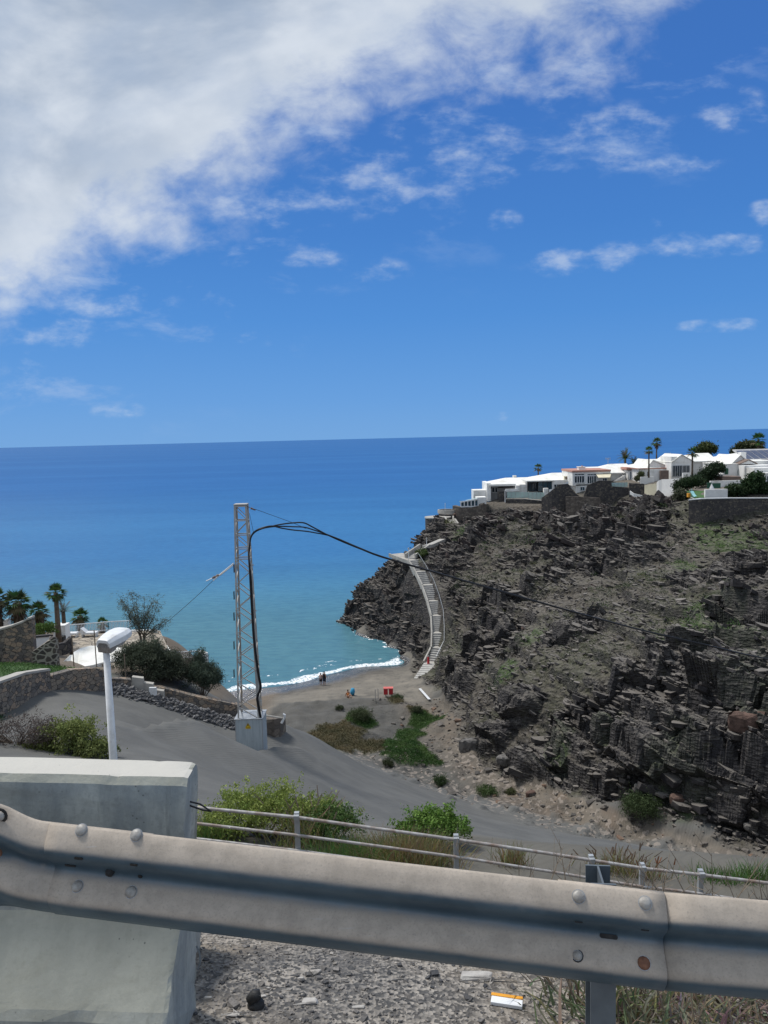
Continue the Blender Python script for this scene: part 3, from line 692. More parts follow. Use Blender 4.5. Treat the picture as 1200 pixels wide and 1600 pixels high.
def sea_mat():
    m = bpy.data.materials.new('sea_water'); m.use_nodes = True; t = NT(m.node_tree); t.n.remove(m.node_tree.nodes['Principled BSDF'])
    out = m.node_tree.nodes['Material Output']
    a = t.node('ShaderNodeAttribute', attribute_name='col'); g = t.node('ShaderNodeNewGeometry'); pos = g.outputs['Position']
    sp = t.node('ShaderNodeSeparateXYZ'); t.l.new(pos, sp.inputs[0])
    # swell patches: small near, broad streaks far out
    n1 = t.noise(t.mapv(pos, (.02, .05, 1)), 1.0, 6, .6); n2 = t.noise(t.mapv(pos, (.0008, .006, 1)), 1.0, 5, .6); n3 = t.noise(t.mapv(pos, (.35, .9, 1)), 1.0, 6, .65)
    c = a.outputs['Color']
    c = t.mix(t.rng(n1, .35, .7, 0, .35), c, t.mix(1.0, c, (.70,.74,.80), 'MULTIPLY'))
    c = t.mix(t.rng(n2, .40, .68, 0, .5), c, t.mix(1.0, c, (1.5,1.35,1.2), 'MULTIPLY'))
    c = t.mix(t.rng(n3, .38, .64, 0, .6), c, t.mix(1.0, c, (.66,.72,.8), 'MULTIPLY'))
    nearf = t.rng(sp.outputs[1], 900.0, 120.0)
    b1 = t.node('ShaderNodeBump'); b1.inputs['Distance'].default_value = .22; t.l.new(t.noise(t.mapv(pos, (.45, 1.1, 1), (0, 0, R_(-12))), 1.0, 6, .62), b1.inputs['Height']); t.l.new(t.math('MULTIPLY', nearf, .8), b1.inputs['Strength'])
    dif = t.node('ShaderNodeBsdfDiffuse'); t.l.new(c, dif.inputs['Color']); t.l.new(b1.outputs[0], dif.inputs['Normal'])
    gl = t.node('ShaderNodeBsdfGlossy', i_Roughness=.16); gl.inputs['Color'].default_value = (.9,.95,1,1); t.l.new(b1.outputs[0], gl.inputs['Normal'])
    fr = t.node('ShaderNodeFresnel', i_IOR=1.33); t.l.new(b1.outputs[0], fr.inputs['Normal'])
    mx = t.node('ShaderNodeMixShader'); t.l.new(t.math('MINIMUM', t.math('MULTIPLY', fr.outputs[0], .55), .22), mx.inputs[0]); t.l.new(dif.outputs[0], mx.inputs[1]); t.l.new(gl.outputs[0], mx.inputs[2])
    fo = t.node('ShaderNodeBsdfDiffuse'); fo.inputs['Color'].default_value = (.80,.83,.85,1)
    ff = t.node('ShaderNodeAttribute', attribute_name='foam')
    fm = t.rng(t.math('ADD', ff.outputs['Fac'], t.math('MULTIPLY', t.math('SUBTRACT', t.noise(pos, 2.6, 7, .75), .5), 1.9)), .42, .56)
    fm = t.math('MULTIPLY', fm, t.rng(ff.outputs['Fac'], .02, .15))
    m2 = t.node('ShaderNodeMixShader'); t.l.new(fm, m2.inputs[0]); t.l.new(mx.outputs[0], m2.inputs[1]); t.l.new(fo.outputs[0], m2.inputs[2])
    t.l.new(m2.outputs[0], out.inputs['Surface'])
    return m
sv = np.stack([SX, SY, np.zeros(SX.shape)], -1).reshape(-1, 3)
si = np.arange(SX.size).reshape(SX.shape); sq = np.stack([si[:-1, :-1], si[:-1, 1:], si[1:, 1:], si[1:, :-1]], -1).reshape(-1, 4)
sea = link_np('sea', sv, sq, sea_mat(), loc=(0, 0, 0), col=scol.reshape(-1, 3), smooth=True)
fa = sea.data.attributes.new('foam', 'FLOAT', 'POINT'); fa.data.foreach_set('value', foam.astype(np.float32).ravel())
tag(sea, kind='structure', label='blue sea turning turquoise in the cove')

# ================================================================== FOREGROUND
# ---- steel guardrail: dusty on upward faces, blue-grey where it faces down
def rail_mat(name, dust):
    m, t, b, oc, g = newmat(name)
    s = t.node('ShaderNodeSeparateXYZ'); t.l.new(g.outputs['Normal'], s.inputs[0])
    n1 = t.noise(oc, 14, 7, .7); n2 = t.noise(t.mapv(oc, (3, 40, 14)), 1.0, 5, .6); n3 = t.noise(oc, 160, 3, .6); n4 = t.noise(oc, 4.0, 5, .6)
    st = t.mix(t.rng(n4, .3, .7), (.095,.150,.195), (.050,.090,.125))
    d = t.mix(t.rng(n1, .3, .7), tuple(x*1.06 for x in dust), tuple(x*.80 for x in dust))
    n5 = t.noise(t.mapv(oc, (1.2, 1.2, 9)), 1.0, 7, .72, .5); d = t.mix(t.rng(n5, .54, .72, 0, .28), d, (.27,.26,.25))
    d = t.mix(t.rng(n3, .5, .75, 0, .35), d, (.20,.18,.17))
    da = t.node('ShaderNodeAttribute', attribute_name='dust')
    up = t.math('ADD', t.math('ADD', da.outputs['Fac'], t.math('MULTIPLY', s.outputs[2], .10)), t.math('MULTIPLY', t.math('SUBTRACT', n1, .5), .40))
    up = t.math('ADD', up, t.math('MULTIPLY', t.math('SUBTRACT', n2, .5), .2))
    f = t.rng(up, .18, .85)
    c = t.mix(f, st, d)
    c = t.mix(t.rng(t.noise(oc, 2.2, 6, .7), .60, .72, 0, .35), c, (.42,.38,.34))
    sc_ = t.noise(t.mapv(oc, (5, 1, 90)), 1.0, 3, .5)
    c = t.mix(t.rng(sc_, .70, .76, 0, .4), c, (.48,.50,.52))
    t.l.new(c, b.inputs['Base Color'])
    t.l.new(t.rng(f, 0, 1, .42, .9), b.inputs['Roughness']); t.l.new(t.rng(f, 0, 1, .35, 0), b.inputs['Metallic'])
    bump(t, b, t.math('ADD', n3, n1), .12, .004)
    return m
MT['rail'] = rail_mat('dusty_guardrail_steel', (.47,.405,.335))
TL = W(88, 1283, y=2.30); TR = W(1036, 1391, y=2.10); TE = W(1260, 1409, y=2.06)
PROF0 = [(.012,0),(.020,.003),(.036,.022),(.052,.044),(.060,.058),(.063,.072),(.061,.084),(.053,.097),(.032,.117),(.014,.134),(.004,.147)]
PROF0 = [(a*.86, b*.96) for a, b in PROF0]
PROF = PROF0 + [(.001,.149)] + [(a, .298-b) for a, b in PROF0[::-1]]
def dust_of(h):
    return float(np.interp(h, [0, .040, .056, .070, .090, .145, .165, .190, .222, .240, .258, .30], [1, 1, .75, .25, 0, .12, .5, 1, .85, .35, 0, 0]))
def rail_sheet(a, b, nseg, off=0.0, prof=PROF, shape=None):
    """open W sheet with 3 mm thickness between two top-edge points"""
    a = Vector(a); b = Vector(b); e = (b-a).normalized(); o = Vector((e.y, -e.x, 0)).normalized(); dn = Vector((0, 0, -1))
    vs = []; n = len(prof)
    for i in range(nseg+1):
        s = i/nseg; p = a.lerp(b, s)
        for d, h in prof:
            if shape: d, h2, dz = shape(s, d, h); q = p+o*(d+off)+dn*h2+Vector((0, 0, dz))
            else: q = p+o*(d+off)+dn*h
            vs.append(q)
    back = [v_-o*.0035 for v_ in vs]; N = len(vs); fs = []
    for i in range(nseg):
        for k in range(n-1):
            q = [i*n+k, i*n+k+1, (i+1)*n+k+1, (i+1)*n+k]; fs.append(q); fs.append([N+j for j in q[::-1]])
    for i in range(nseg):
        for k in (0, n-1): q = [i*n+k, (i+1)*n+k, N+(i+1)*n+k, N+i*n+k]; fs.append(q)
    for i in (0, nseg):
        for k in range(n-1): fs.append([i*n+k, i*n+k+1, N+i*n+k+1, N+i*n+k])
    m = MB(); m.add(vs+back, fs); m.dust = [dust_of(prof[k % n][1]) for k in range(N)]*2; return m, e, o
def dusty(o, d):
    me = o.data; a_ = me.attributes.new('dust', 'FLOAT', 'POINT'); a_.data.foreach_set('value', np.array(d, np.float32)); return o
gr = thing('guardrail', 'dusty steel crash barrier rail running across the foreground', 'guardrail', TL)
m, E, O = rail_sheet(TL-(TR-TL).normalized()*.012, TR, 40, .0045); dusty(m.build('rail_beam', MT['rail'], gr, smooth=True), m.dust)
m, E2, O2 = rail_sheet(TR-(TR-TL).normalized()*.30+Vector((0,0,.001)), TR, 4, 0.0); 
TE = TE+(TE-TR).normalized()*4.0
m2, E2, O2 = rail_sheet(TR-Vector((0,0,.001)), TE, 40, 0.0)
dd_ = m.dust+m2.dust; m.add(m2.v, m2.f); b_ = m.build('rail_beam', MT['rail'], gr, smooth=True); dusty(b_, dd_); b_['label'] = 'right hand beam tucked under the joint'
TLL = TL-(TR-TL).normalized()*.235
def flare(s, d, h):
    k = 1-min(1, s/.36)                     # 1 at the far left end
    k = k*k*(3-2*k); kk = 1-min(1, s/.16); kk = kk*kk*(3-2*kk)
    return d*(1-kk)+.03*kk, h*(1+.16*k), .055*k
m, _, _ = rail_sheet(TLL-E*.0, TL+E*.32, 26, 0.0, shape=flare); q_ = m.build('end_shoe', MT['rail'], gr, smooth=True); dusty(q_, m.dust)
# flat anchor plate at the left edge of the shoe
pl = MB(); a = TLL-E*.16; 
pl.prism([a+Vector((0,0,.062))+O*.028, TLL+Vector((0,0,.055))+O*.028, TLL+Vector((0,0,-.305))+O*.028, a+Vector((0,0,-.305))+O*.028], O*.005)
pl.build('anchor_plate', MT['rail'], gr)
def railpt(px, py, out=.0):
    """point on the plane of the rail seen at a pixel"""
    v_ = F + RT*((px-600)/1200.0) + UP*((800-py)/1200.0); n_ = Vector((O.x, O.y, 0)); p0 = TL+O*out
    return CAM+v_*((p0-CAM).dot(n_)/v_.dot(n_))
def railsurf(px, py):
    out_ = .03
    for _ in range(12):
        c_ = railpt(px, py, out_); s_ = (c_-TL).dot(E); h_ = (TL+E*s_).z-c_.z; out_ = .5*out_+.5*(float(np.interp(h_, [b for a, b in PROF], [a for a, b in PROF]))+.0045)
    k_ = int(np.clip(np.searchsorted([b for a, b in PROF], h_), 1, len(PROF)-1)); (d0, h0), (d1, h1) = PROF[k_-1], PROF[k_]
    n_ = (O*(h1-h0)+Vector((0, 0, 1))*(d1-d0)).normalized(); return railpt(px, py, out_), n_
def dome(c, r, h, axis_, n=12, rings=4):
    axis_ = Vector(axis_).normalized(); a = Vector((0, 0, 1)); r1 = axis_.cross(a).normalized(); r2 = r1.cross(axis_)
    vs = []; fs = []
    for i in range(rings):
        ph = i/rings*math.pi/2; rr = r*math.cos(ph); hh = h*math.sin(ph)
        vs += [Vector(c)+axis_*hh+(r1*math.cos(2*math.pi*k/n)+r2*math.sin(2*math.pi*k/n))*rr for k in range(n)]
    vs.append(Vector(c)+axis_*h)
    for i in range(rings-1): fs += [[i*n+k, i*n+(k+1) % n, (i+1)*n+(k+1) % n, (i+1)*n+k] for k in range(n)]
    fs += [[(rings-1)*n+k, (rings-1)*n+(k+1) % n, rings*n] for k in range(n)]; fs.append(list(range(n))[::-1])
    return MB().add(vs, fs)
up_n = (O*.78+Vector((0, 0, .62))).normalized()
MT['bolt'] = pmat('bolt_head_paint', (.40,.385,.355), (.28,.26,.235), 60, .5, .2, 90, metal=.1)
for px, py, mt, lb in ((127,1297,'bolt',None),(213,1305,'bolt',None),(121,1385,'bolt',None),(205,1394,'bolt',None),(904,1401,'bolt',None),(1008,1411,'bolt',None),(1006,1505,'rust','rusty bolt head'),(902,1493,'bolt','small bolt in its hole')):
    r = .0165 if px != 902 else .012
    c_, un = railsurf(px, py)
    if px == 902: dome(c_, .018, .0015, un).build('bolt_hole', MT['blackplastic'], gr)
    r *= 1.1; MB().tube([c_-un*.002, c_+un*.0015], r*1.08, 14).build('washer', MT['galv'], gr)
    o_ = dome(c_+un*.0015, r, .011, un).build('bolt', MT[mt], gr, smooth=True)
    if lb: o_['label'] = lb
def slot(px, py, w_, h_, out=.004, axisn=None):
    c_, n_ = railsurf(px, py); c_ = c_-n_*.001
    s_ = MB(); u_ = Vector((0, 0, 1)); u_ = (u_-n_*u_.dot(n_)).normalized(); pts = []
    for k in range(14):
        a = 2*math.pi*k/14; pts.append(c_+E*(math.copysign(max(0, w_/2-h_/2), math.cos(a))+math.cos(a)*h_/2)+u_*math.sin(a)*h_/2)
    s_.prism(pts, n_*.0035); return s_.build('slot', MT['blackplastic'], gr)
slot(951, 1463, .052, .013, .016); slot(904, 1440, .022, .005, .035); slot(1008, 1453, .022, .005, .035)
slot(123, 1341, .028, .008, .035); slot(209, 1351, .024, .007, .035); slot(219, 1369, .014, .013, .026, up_n); slot(110, 1352, .036, .010, .018)
c_, un = railsurf(172, 1362); dome(c_, .016, .016, un, 6, 2).build('hex_nut', MT['blackplastic'], gr)
c_ = railpt(1, 1274, .036); dome(c_, .024, .003, O).build('washer', MT['blackplastic'], gr); dome(c_+O*.003, .016, .014, O, 10).build('bolt', MT['bolt'], gr, smooth=True)
c_ = railpt(-3, 1332, .036); dome(c_, .015, .01, O, 10).build('bolt', MT['rust'], gr, smooth=True)
# I-section post behind the joint
pc = W(934, 1352, y=2.285); pc = Vector((pc.x, pc.y, 0)); ztop = W(934, 1352, y=2.285).z
ps = MB(); wd = .075
for off in (0.0, -.10):
    c0 = Vector((pc.x, pc.y, 0))+O*(-off if off else 0)
    ps.bar(c0+Vector((0, 0, 28.2)), c0+Vector((0, 0, ztop)), wd, .006, upv=(O.x, O.y, 0))
cm = Vector((pc.x, pc.y, 0))+O*.05
ps.bar(cm+Vector((0, 0, 28.2)), cm+Vector((0, 0, ztop-.001)), .006, .094, upv=(O.x, O.y, 0))
ps.build('post', MT['galvpost'], gr)
for q_ in (2.0, 4.0):
    c0 = TR+(TE-TR).normalized()*q_-O*.07; c0 = Vector((c0.x, c0.y, 0)); p2_ = MB(); zt_ = (TR+(TE-TR).normalized()*q_).z+.02
    for off in (0.0, .10): p2_.bar(c0-O*off+Vector((0, 0, 28.0)), c0-O*off+Vector((0, 0, zt_)), .075, .006, upv=(O.x, O.y, 0))
    p2_.bar(c0-O*.05+Vector((0, 0, 28.0)), c0-O*.05+Vector((0, 0, zt_-.001)), .006, .094, upv=(O.x, O.y, 0)); p2_.build('post', MT['galvpost'], gr)

# ---- new-jersey concrete barrier
def barrier(name, label, x0, x1, prof, slope=-.055, mat='concrete', seg=24, chip=True):
    pr2 = []; cn = []
    for i_ in range(len(prof)):
        (a0, b0), (a1, b1) = prof[i_], prof[(i_+1) % len(prof)]; k_ = max(1, int(math.hypot(a1-a0, b1-b0)/.018))
        for q_ in range(k_): pr2.append((a0+(a1-a0)*q_/k_, b0+(b1-b0)*q_/k_))
    prof0 = prof; prof = pr2; cn = [min(math.hypot(a-c_, b-d_) for c_, d_ in prof0) for a, b in prof]
    xs = np.concatenate([np.linspace(x0, x1-.3, seg+1), np.linspace(x1-.285, x1, 20)]); seg = len(xs)-1; vs = []; n = len(prof)
    for i, x in enumerate(xs):
        e_ = 0
        if i == seg: e_ = .012
        cy_ = sum(p[0] for p in prof)/n; cz_ = sum(p[1] for p in prof)/n
        PA = np.array(prof); X1 = np.full(n, x)
        ch = fbm(X1*14, PA[:, 0]*14, PA[:, 1]*14, 3, 4); lo = fbm(X1*3, PA[:, 0]*3, PA[:, 1]*3, 8, 3)
        nearc = np.exp(-np.array(cn)/.018); nend = math.exp(-(x1-x)/.02)
        cut = (nearc*.35+nend)*sstep(-.05, .5, ch+.25*lo)*.011+ch*.0008+lo*.002+nearc*nend*sstep(-.2, .3, lo)*.02
        dv = np.array([cy_, cz_])-PA; dv /= np.linalg.norm(dv, axis=1)[:, None]
        Q_ = PA+dv*(cut+e_*.3)[:, None]
        for (yy_, zz_), c__ in zip(Q_, cut): vs.append((x-c__*nend*.8-max(0, 29.8-zz_)*.060*(i > seg-25), yy_, zz_+slope*x))
    fs = [[i*n+k, i*n+(k+1) % n, (i+1)*n+(k+1) % n, (i+1)*n+k] for i in range(seg) for k in range(n)]
    fs += [list(range(n)), [seg*n+k for k in range(n)][::-1]]
    m = MB(); m.add(vs, fs)
    o = m.build(name, MT[mat], loc=(x1, prof[0][0], 28.7)); tag(o, label, 'concrete barrier'); return o
def conc_mat():
    m, t, b, oc, g = newmat('stained_barrier_concrete')
    s = t.node('ShaderNodeSeparateXYZ'); t.l.new(g.outputs['Normal'], s.inputs[0])
    n1 = t.noise(oc, 2.5, 7, .65, .4); n2 = t.noise(t.mapv(oc, (6, 6, 1.2)), 1.0, 6, .6); n3 = t.noise(oc, 40, 5, .7)
    c = t.mix(t.rng(n1, .35, .65), (.54,.55,.50), (.33,.35,.34))
    c = t.mix(t.rng(n2, .42, .66, 0, .75), c, (.24,.265,.27))
    c = t.mix(t.rng(t.noise(t.mapv(oc, (26, 26, 1.0)), 1.0, 5, .65), .56, .70, 0, .45), c, (.19,.20,.19))
    c = t.mix(t.rng(n3, .45, .75, 0, .45), c, (.20,.21,.20))
    c = t.mix(t.rng(t.noise(t.mapv(oc, (1.5, 1.5, 4)), 1.0, 7, .7, .6), .50, .66, 0, .5), c, (.24,.24,.21))
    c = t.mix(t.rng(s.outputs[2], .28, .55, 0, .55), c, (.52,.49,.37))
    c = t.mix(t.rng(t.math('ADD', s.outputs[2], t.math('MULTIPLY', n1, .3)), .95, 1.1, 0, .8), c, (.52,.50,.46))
    v_ = t.node('ShaderNodeTexVoronoi', feature='F1', i_Scale=38.0); t.l.new(oc, v_.inputs['Vector'])
    c = t.mix(t.math('MULTIPLY', t.rng(v_.outputs['Distance'], .15, .09), t.rng(t.noise(oc, 5, 3), .52, .60, 0, .7)), c, (.13,.13,.12))
    c = t.mix(t.rng(t.noise(t.mapv(oc, (1.5, 5, 16)), 1.0, 6, .7), .70, .76, 0, .6), c, (.07,.07,.07))
    t.l.new(c, b.inputs['Base Color']); b.inputs['Roughness'].default_value = .92
    n_ = bump(t, None, n3, .25, .006); bump(t, b, t.noise(oc, 9, 6, .65), .25, .02, n_)
    return m
MT['barrier'] = conc_mat()
xe = W(292, 1225, y=2.53).x
bp = [(2.30,28.55),(2.30,29.10),(2.315,29.13),(2.46,29.33),(2.48,29.36),(2.53,29.79),(2.545,29.815),(2.672,29.815),(2.69,29.80),(2.70,29.36),(2.71,28.55)]
barrier('concrete_barrier', 'stained concrete safety barrier behind the left end of the guardrail', -3.4, xe, bp, mat='barrier')
# rusty loops of reinforcement at the barrier end and the second unit behind
lp = thing('lifting_loop', 'black bent steel loop sticking out of the barrier end', 'steel loop', (xe, 2.6, 29.6))
p0 = W(296, 1250, y=2.60); p1 = W(330, 1268, y=2.64)
MB().tube([p0-Vector((.02,0,0)), p0.lerp(p1, .5)+Vector((0,0,.006)), p1, p0.lerp(p1, .6)-Vector((0,0,.012)), p0-Vector((.02,0,.012))], .0032).build('loop', MT['blackplastic'], lp)
lp2 = thing('lifting_loop', 'thin steel hook low on the barrier end above the gravel', 'steel loop', (xe, 2.6, 29.0))
p0 = W(307, 1478, y=2.42); p1 = W(309, 1515, y=2.42)
MB().tube([p0, p0.lerp(p1, .3)+Vector((.009,0,0)), p0.lerp(p1, .7)+Vector((.010,0,0)), p1], .003).build('loop', MT['galvpost'], lp2)
kb = barrier('concrete_kerb', 'low rough concrete kerb running back from the barrier end', W(331, 1460, y=2.95).x-.55, W(331, 1460, y=2.95).x-.06, [(2.80,28.4),(2.80,29.10),(2.84,29.12),(3.22,29.12),(3.25,29.10),(3.25,28.4)], mat='concrete', seg=6)
kb['category'] = 'kerb'

# ---- litter and gravel on the shoulder
def hull_rock(seed, n=14, flat=.6):
    r = random.Random(seed); bm = bmesh.new()
    if seed % 4:
        for sx_ in (-1, 1):
            for sy_ in (-1, 1):
                for sz_ in (-1, 1): bm.verts.new((sx_*r.uniform(.6, 1.15), sy_*r.uniform(.35, .8), sz_*flat*r.uniform(.35, .8)))
        for _ in range(3): bm.verts.new((r.uniform(-1.2, 1.2), r.uniform(-.8, .8), r.uniform(-.5, .5)*flat))
    else:
        for _ in range(n):
            v_ = Vector((r.gauss(0, 1), r.gauss(0, 1), r.gauss(0, 1))).normalized()
            bm.verts.new((v_.x*r.uniform(.7, 1.1), v_.y*r.uniform(.55, .8), v_.z*flat*r.uniform(.7, 1)))
    bmesh.ops.convex_hull(bm, input=bm.verts[:]); bmesh.ops.delete(bm, geom=[v_ for v_ in bm.verts if not v_.link_faces], context='VERTS')
    bmesh.ops.triangulate(bm, faces=bm.faces[:]); bm.verts.index_update()
    V = np.array([v_.co[:] for v_ in bm.verts]); Fs = np.array([[v_.index for v_ in f.verts] for f in bm.faces]); bm.free(); return V, Fs
ROCKS = [hull_rock(i, 12+i % 5, .38+.1*(i % 4)) for i in range(12)]
def slab_hull(seed):
    r = random.Random(seed); bm = bmesh.new(); k = r.choice((5, 6, 6, 7)); a0 = r.random()
    top_ = []
    for i in range(k):
        a = a0+6.283*(i+r.uniform(-.25, .25))/k; rx_ = r.uniform(.8, 1.15)
        bm.verts.new((math.cos(a)*rx_, math.sin(a)*rx_*.62, r.uniform(.16, .26))); bm.verts.new((math.cos(a)*rx_*r.uniform(.8, 1.05), math.sin(a)*rx_*.62*r.uniform(.8, 1.05), -r.uniform(.14, .3)))
    bmesh.ops.convex_hull(bm, input=bm.verts[:]); bmesh.ops.delete(bm, geom=[v_ for v_ in bm.verts if not v_.link_faces], context='VERTS')
    bmesh.ops.triangulate(bm, faces=bm.faces[:]); bm.verts.index_update()
    V = np.array([v_.co[:] for v_ in bm.verts]); Fs = np.array([[v_.index for v_ in f.verts] for f in bm.faces]); bm.free(); return V, Fs
SLABS = [slab_hull(i+50) for i in range(12)]
def scatter_rocks(name, pos, size, mat, cols, label, rot=None, flatten=1.0, protos=None):
    ROCKS = protos or globals()['ROCKS']
    """pos (n,3), size (n,), cols (n,3): one merged mesh"""
    Vs = []; Fs = []; Cs = []; off = 0
    kind = rng.integers(0, len(ROCKS), len(pos))
    for k, (Vr, Fr) in enumerate(ROCKS):
        sel = np.where(kind == k)[0]
        if len(sel) == 0: continue
        a = rng.uniform(0, 2*np.pi, len(sel)) if rot is None else rot[0]+rng.normal(0, .5, len(sel))
        tx = rng.normal(0, .3, len(sel)) if rot is None else rot[1]+rng.normal(0, .22, len(sel))
        ca, sa = np.cos(a), np.sin(a)
        v_ = Vr[None]*size[sel][:, None, None]
        ct, st = np.cos(tx)[:, None], np.sin(tx)[:, None]
        X_ = v_[..., 0]*ct + v_[..., 2]*st; Z_ = -v_[..., 0]*st+v_[..., 2]*ct
        P_ = np.stack([X_*ca[:, None]-v_[..., 1]*sa[:, None], X_*sa[:, None]+v_[..., 1]*ca[:, None], Z_*flatten], -1)+pos[sel][:, None, :]
        n = Vr.shape[0]
        Fs.append((Fr[None]+(np.arange(len(sel))*n)[:, None, None]+off).reshape(-1, 3)); Vs.append(P_.reshape(-1, 3)); off += n*len(sel)
        Cs.append(np.repeat(cols[sel], n, 0))
    o = link_np(name, np.concatenate(Vs), np.concatenate(Fs), mat, loc=(0, 0, 0), col=np.concatenate(Cs))
    return tag(o, label, 'rocks', kind='stuff')
def rockcol_mat(name, r=.9, sc=6):
    m, t, b, oc, g = newmat(name); a = t.node('ShaderNodeAttribute', attribute_name='col')
    f = t.noise(oc, sc, 6, .7); c = t.mix(t.rng(f, .35, .65, 0, .7), a.outputs['Color'], t.mix(1.0, a.outputs['Color'], (.45,.44,.44), 'MULTIPLY'))
    t.l.new(c, b.inputs['Base Color']); b.inputs['Roughness'].default_value = r; b.inputs['Specular IOR Level'].default_value = .25
    bump(t, b, f, .5, .3/sc); return m
def slab_mat():
    m, t, b, oc, g = newmat('layered_basalt_slab'); a = t.node('ShaderNodeAttribute', attribute_name='col'); s = t.node('ShaderNodeSeparateXYZ'); t.l.new(g.outputs['Normal'], s.inputs[0])
    f = t.noise(oc, 3.0, 8, .7); c = t.mix(t.rng(f, .35, .65, 0, .75), a.outputs['Color'], t.mix(1.0, a.outputs['Color'], (.5,.48,.48), 'MULTIPLY'))
    st = t.noise(t.mapv(oc, (.8, .8, 9), (0, R_(20), 0)), 1.0, 4, .6); c = t.mix(t.rng(st, .5, .62, 0, .4), c, (.025,.024,.026))
    c = t.mix(t.rng(t.math('ADD', s.outputs[2], t.math('MULTIPLY', t.noise(oc, 1.2, 5, .7), .5)), .95, 1.2, 0, .62), c, (.235,.215,.19))
    t.l.new(c, b.inputs['Base Color']); b.inputs['Roughness'].default_value = .92; b.inputs['Specular IOR Level'].default_value = .25
    bump(t, b, t.math('ADD', f, t.math('MULTIPLY', st, .5)), .5, .10); return m
MT['slab'] = slab_mat()
MT['rockcol'] = rockcol_mat('loose_rock'); MT['gravelcol'] = rockcol_mat('roadside_gravel', .8, 90)
def HZ(x, y):  # bilinear height on relief for arrays
    i = np.clip(np.searchsorted(gx, x)-1, 0, NXg-2); j = np.clip(np.searchsorted(gy, y)-1, 0, NYg-2)
    fx = (x-gx[i])/(gx[i+1]-gx[i]); fy = (y-gy[j])/(gy[j+1]-gy[j])
    return DZ[j, i]*(1-fx)*(1-fy)+DZ[j, i+1]*fx*(1-fy)+DZ[j+1, i]*(1-fx)*fy+DZ[j+1, i+1]*fx*fy
def hit(px, py, y0=1.5, y1=230.0):
    ys = np.geomspace(y0, y1, 1600); v_ = F + RT*((px-600)/1200.0) + UP*((800-py)/1200.0)
    t_ = ys/v_.y; xs = v_.x*t_; zs = CAMZ+v_.z*t_; g_ = HZ(xs, ys); b_ = zs <= g_; k = int(np.argmax(b_)) if b_.any() else len(ys)-1
    return Vector((xs[k], ys[k], g_[k]))
n = 26000
px_ = rng.uniform(-1.6, 2.6, n); py_ = rng.uniform(2.2, 4.9, n)
sz = np.exp(rng.normal(math.log(.0045), .45, n)); big = rng.random(n) < .006; sz[big] *= 3.0; sz = np.clip(sz, .002, .032)
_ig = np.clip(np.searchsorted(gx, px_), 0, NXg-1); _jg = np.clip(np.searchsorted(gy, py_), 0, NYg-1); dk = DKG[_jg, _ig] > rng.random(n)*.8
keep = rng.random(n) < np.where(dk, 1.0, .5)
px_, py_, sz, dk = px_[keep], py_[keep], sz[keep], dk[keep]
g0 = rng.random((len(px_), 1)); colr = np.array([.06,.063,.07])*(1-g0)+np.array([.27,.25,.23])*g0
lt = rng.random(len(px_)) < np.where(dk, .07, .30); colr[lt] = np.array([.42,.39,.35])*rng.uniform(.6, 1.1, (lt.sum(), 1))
pos = np.stack([px_, py_, HZ(px_, py_)+sz*.25], -1)
scatter_rocks('gravel', pos, sz, MT['gravelcol'], colr, 'loose grey and pale gravel on the road shoulder under the rail')
def single_rock(p, s, mat, label, cat='stone', name='stone', seed=3, sc=(1, 1, 1), group=None):
    V, Fs = (SLABS if name == 'boulder' else ROCKS)[seed % 12]; V = V*s*np.array(sc)*(np.array([1, 1, 2.2]) if name == 'boulder' else 1); o = link_np(name, V+np.array(p), Fs, mat, loc=p)
    bm = bmesh.new(); bm.from_mesh(o.data); bmesh.ops.bevel(bm, geom=bm.edges[:], offset=s*.12, segments=1, affect='EDGES'); bm.to_mesh(o.data); bm.free()
    return tag(o, label, cat, group)
MT['palestone'] = pmat('pale_stone', (.46,.44,.41), (.34,.32,.30), 20, .85, .4, 60)
g = hit(400, 1573, 1.5)
sb = MB(); 
bl = thing('rubber_lump', 'crumpled black rubber lump lying on the gravel', 'rubber lump', g)
dome(g+Vector((0,0,.004)), .033, .03, (0.1, -.2, 1), 14, 5).build('lump', MT['blackplastic'], bl, smooth=True)
MB().tube([g+Vector((-.02,0,.022)), g+Vector((0,0,.045)), g+Vector((.018,.004,.048))], [.022,.024,.016], 9).build('cap', MT['blackplastic'], bl, smooth=True)
g = hit(792, 1570, 1.5)
pk = thing('cardboard_packet', 'small flat white packet with an orange edge lying on the gravel', 'packet', g, rz=R_(-14))
MB().box(-.060,.060,-.024,.012,.006,.020).build('sleeve', MT['whitepaint'], pk, local=True, bevel=.003)
MB().box(-.062,.060,.0125,.028,.005,.022).build('flap', MT['orange'], pk, local=True, bevel=.003)
LP = [(420,1545,.012),(408,1560,.016),(398,1568,.01),(484,1568,.03),(365,1590,.03),(745,1530,.055),(325,1560,.012),(470,1530,.012),(450,1548,.014),(560,1575,.02)]
for i, (px, py, s) in enumerate(LP):
    g = hit(px, py, 1.5); single_rock(g+Vector((0,0,s*.2)), s, MT['palestone'], None, seed=i, sc=(1.2, .7, .6))
lbs = ['white pebble above the black rubber lump','longer white chip touching the black lump','tiny white chip left of the black lump','flat grey chip right of the black lump','grey stone chip at the bottom edge by the barrier','largest buff stone half buried under the rail near the packet','small pale pebble beside the barrier foot','pale pebble in the middle of the gravel','upper pale pebble near the black lump','round grey pebble in the gravel left of the packet']
k = 0
for o in COL.objects:
    if o.name.startswith('stone') and 'label' not in o: tag(o, lbs[k], 'stone'); k += 1

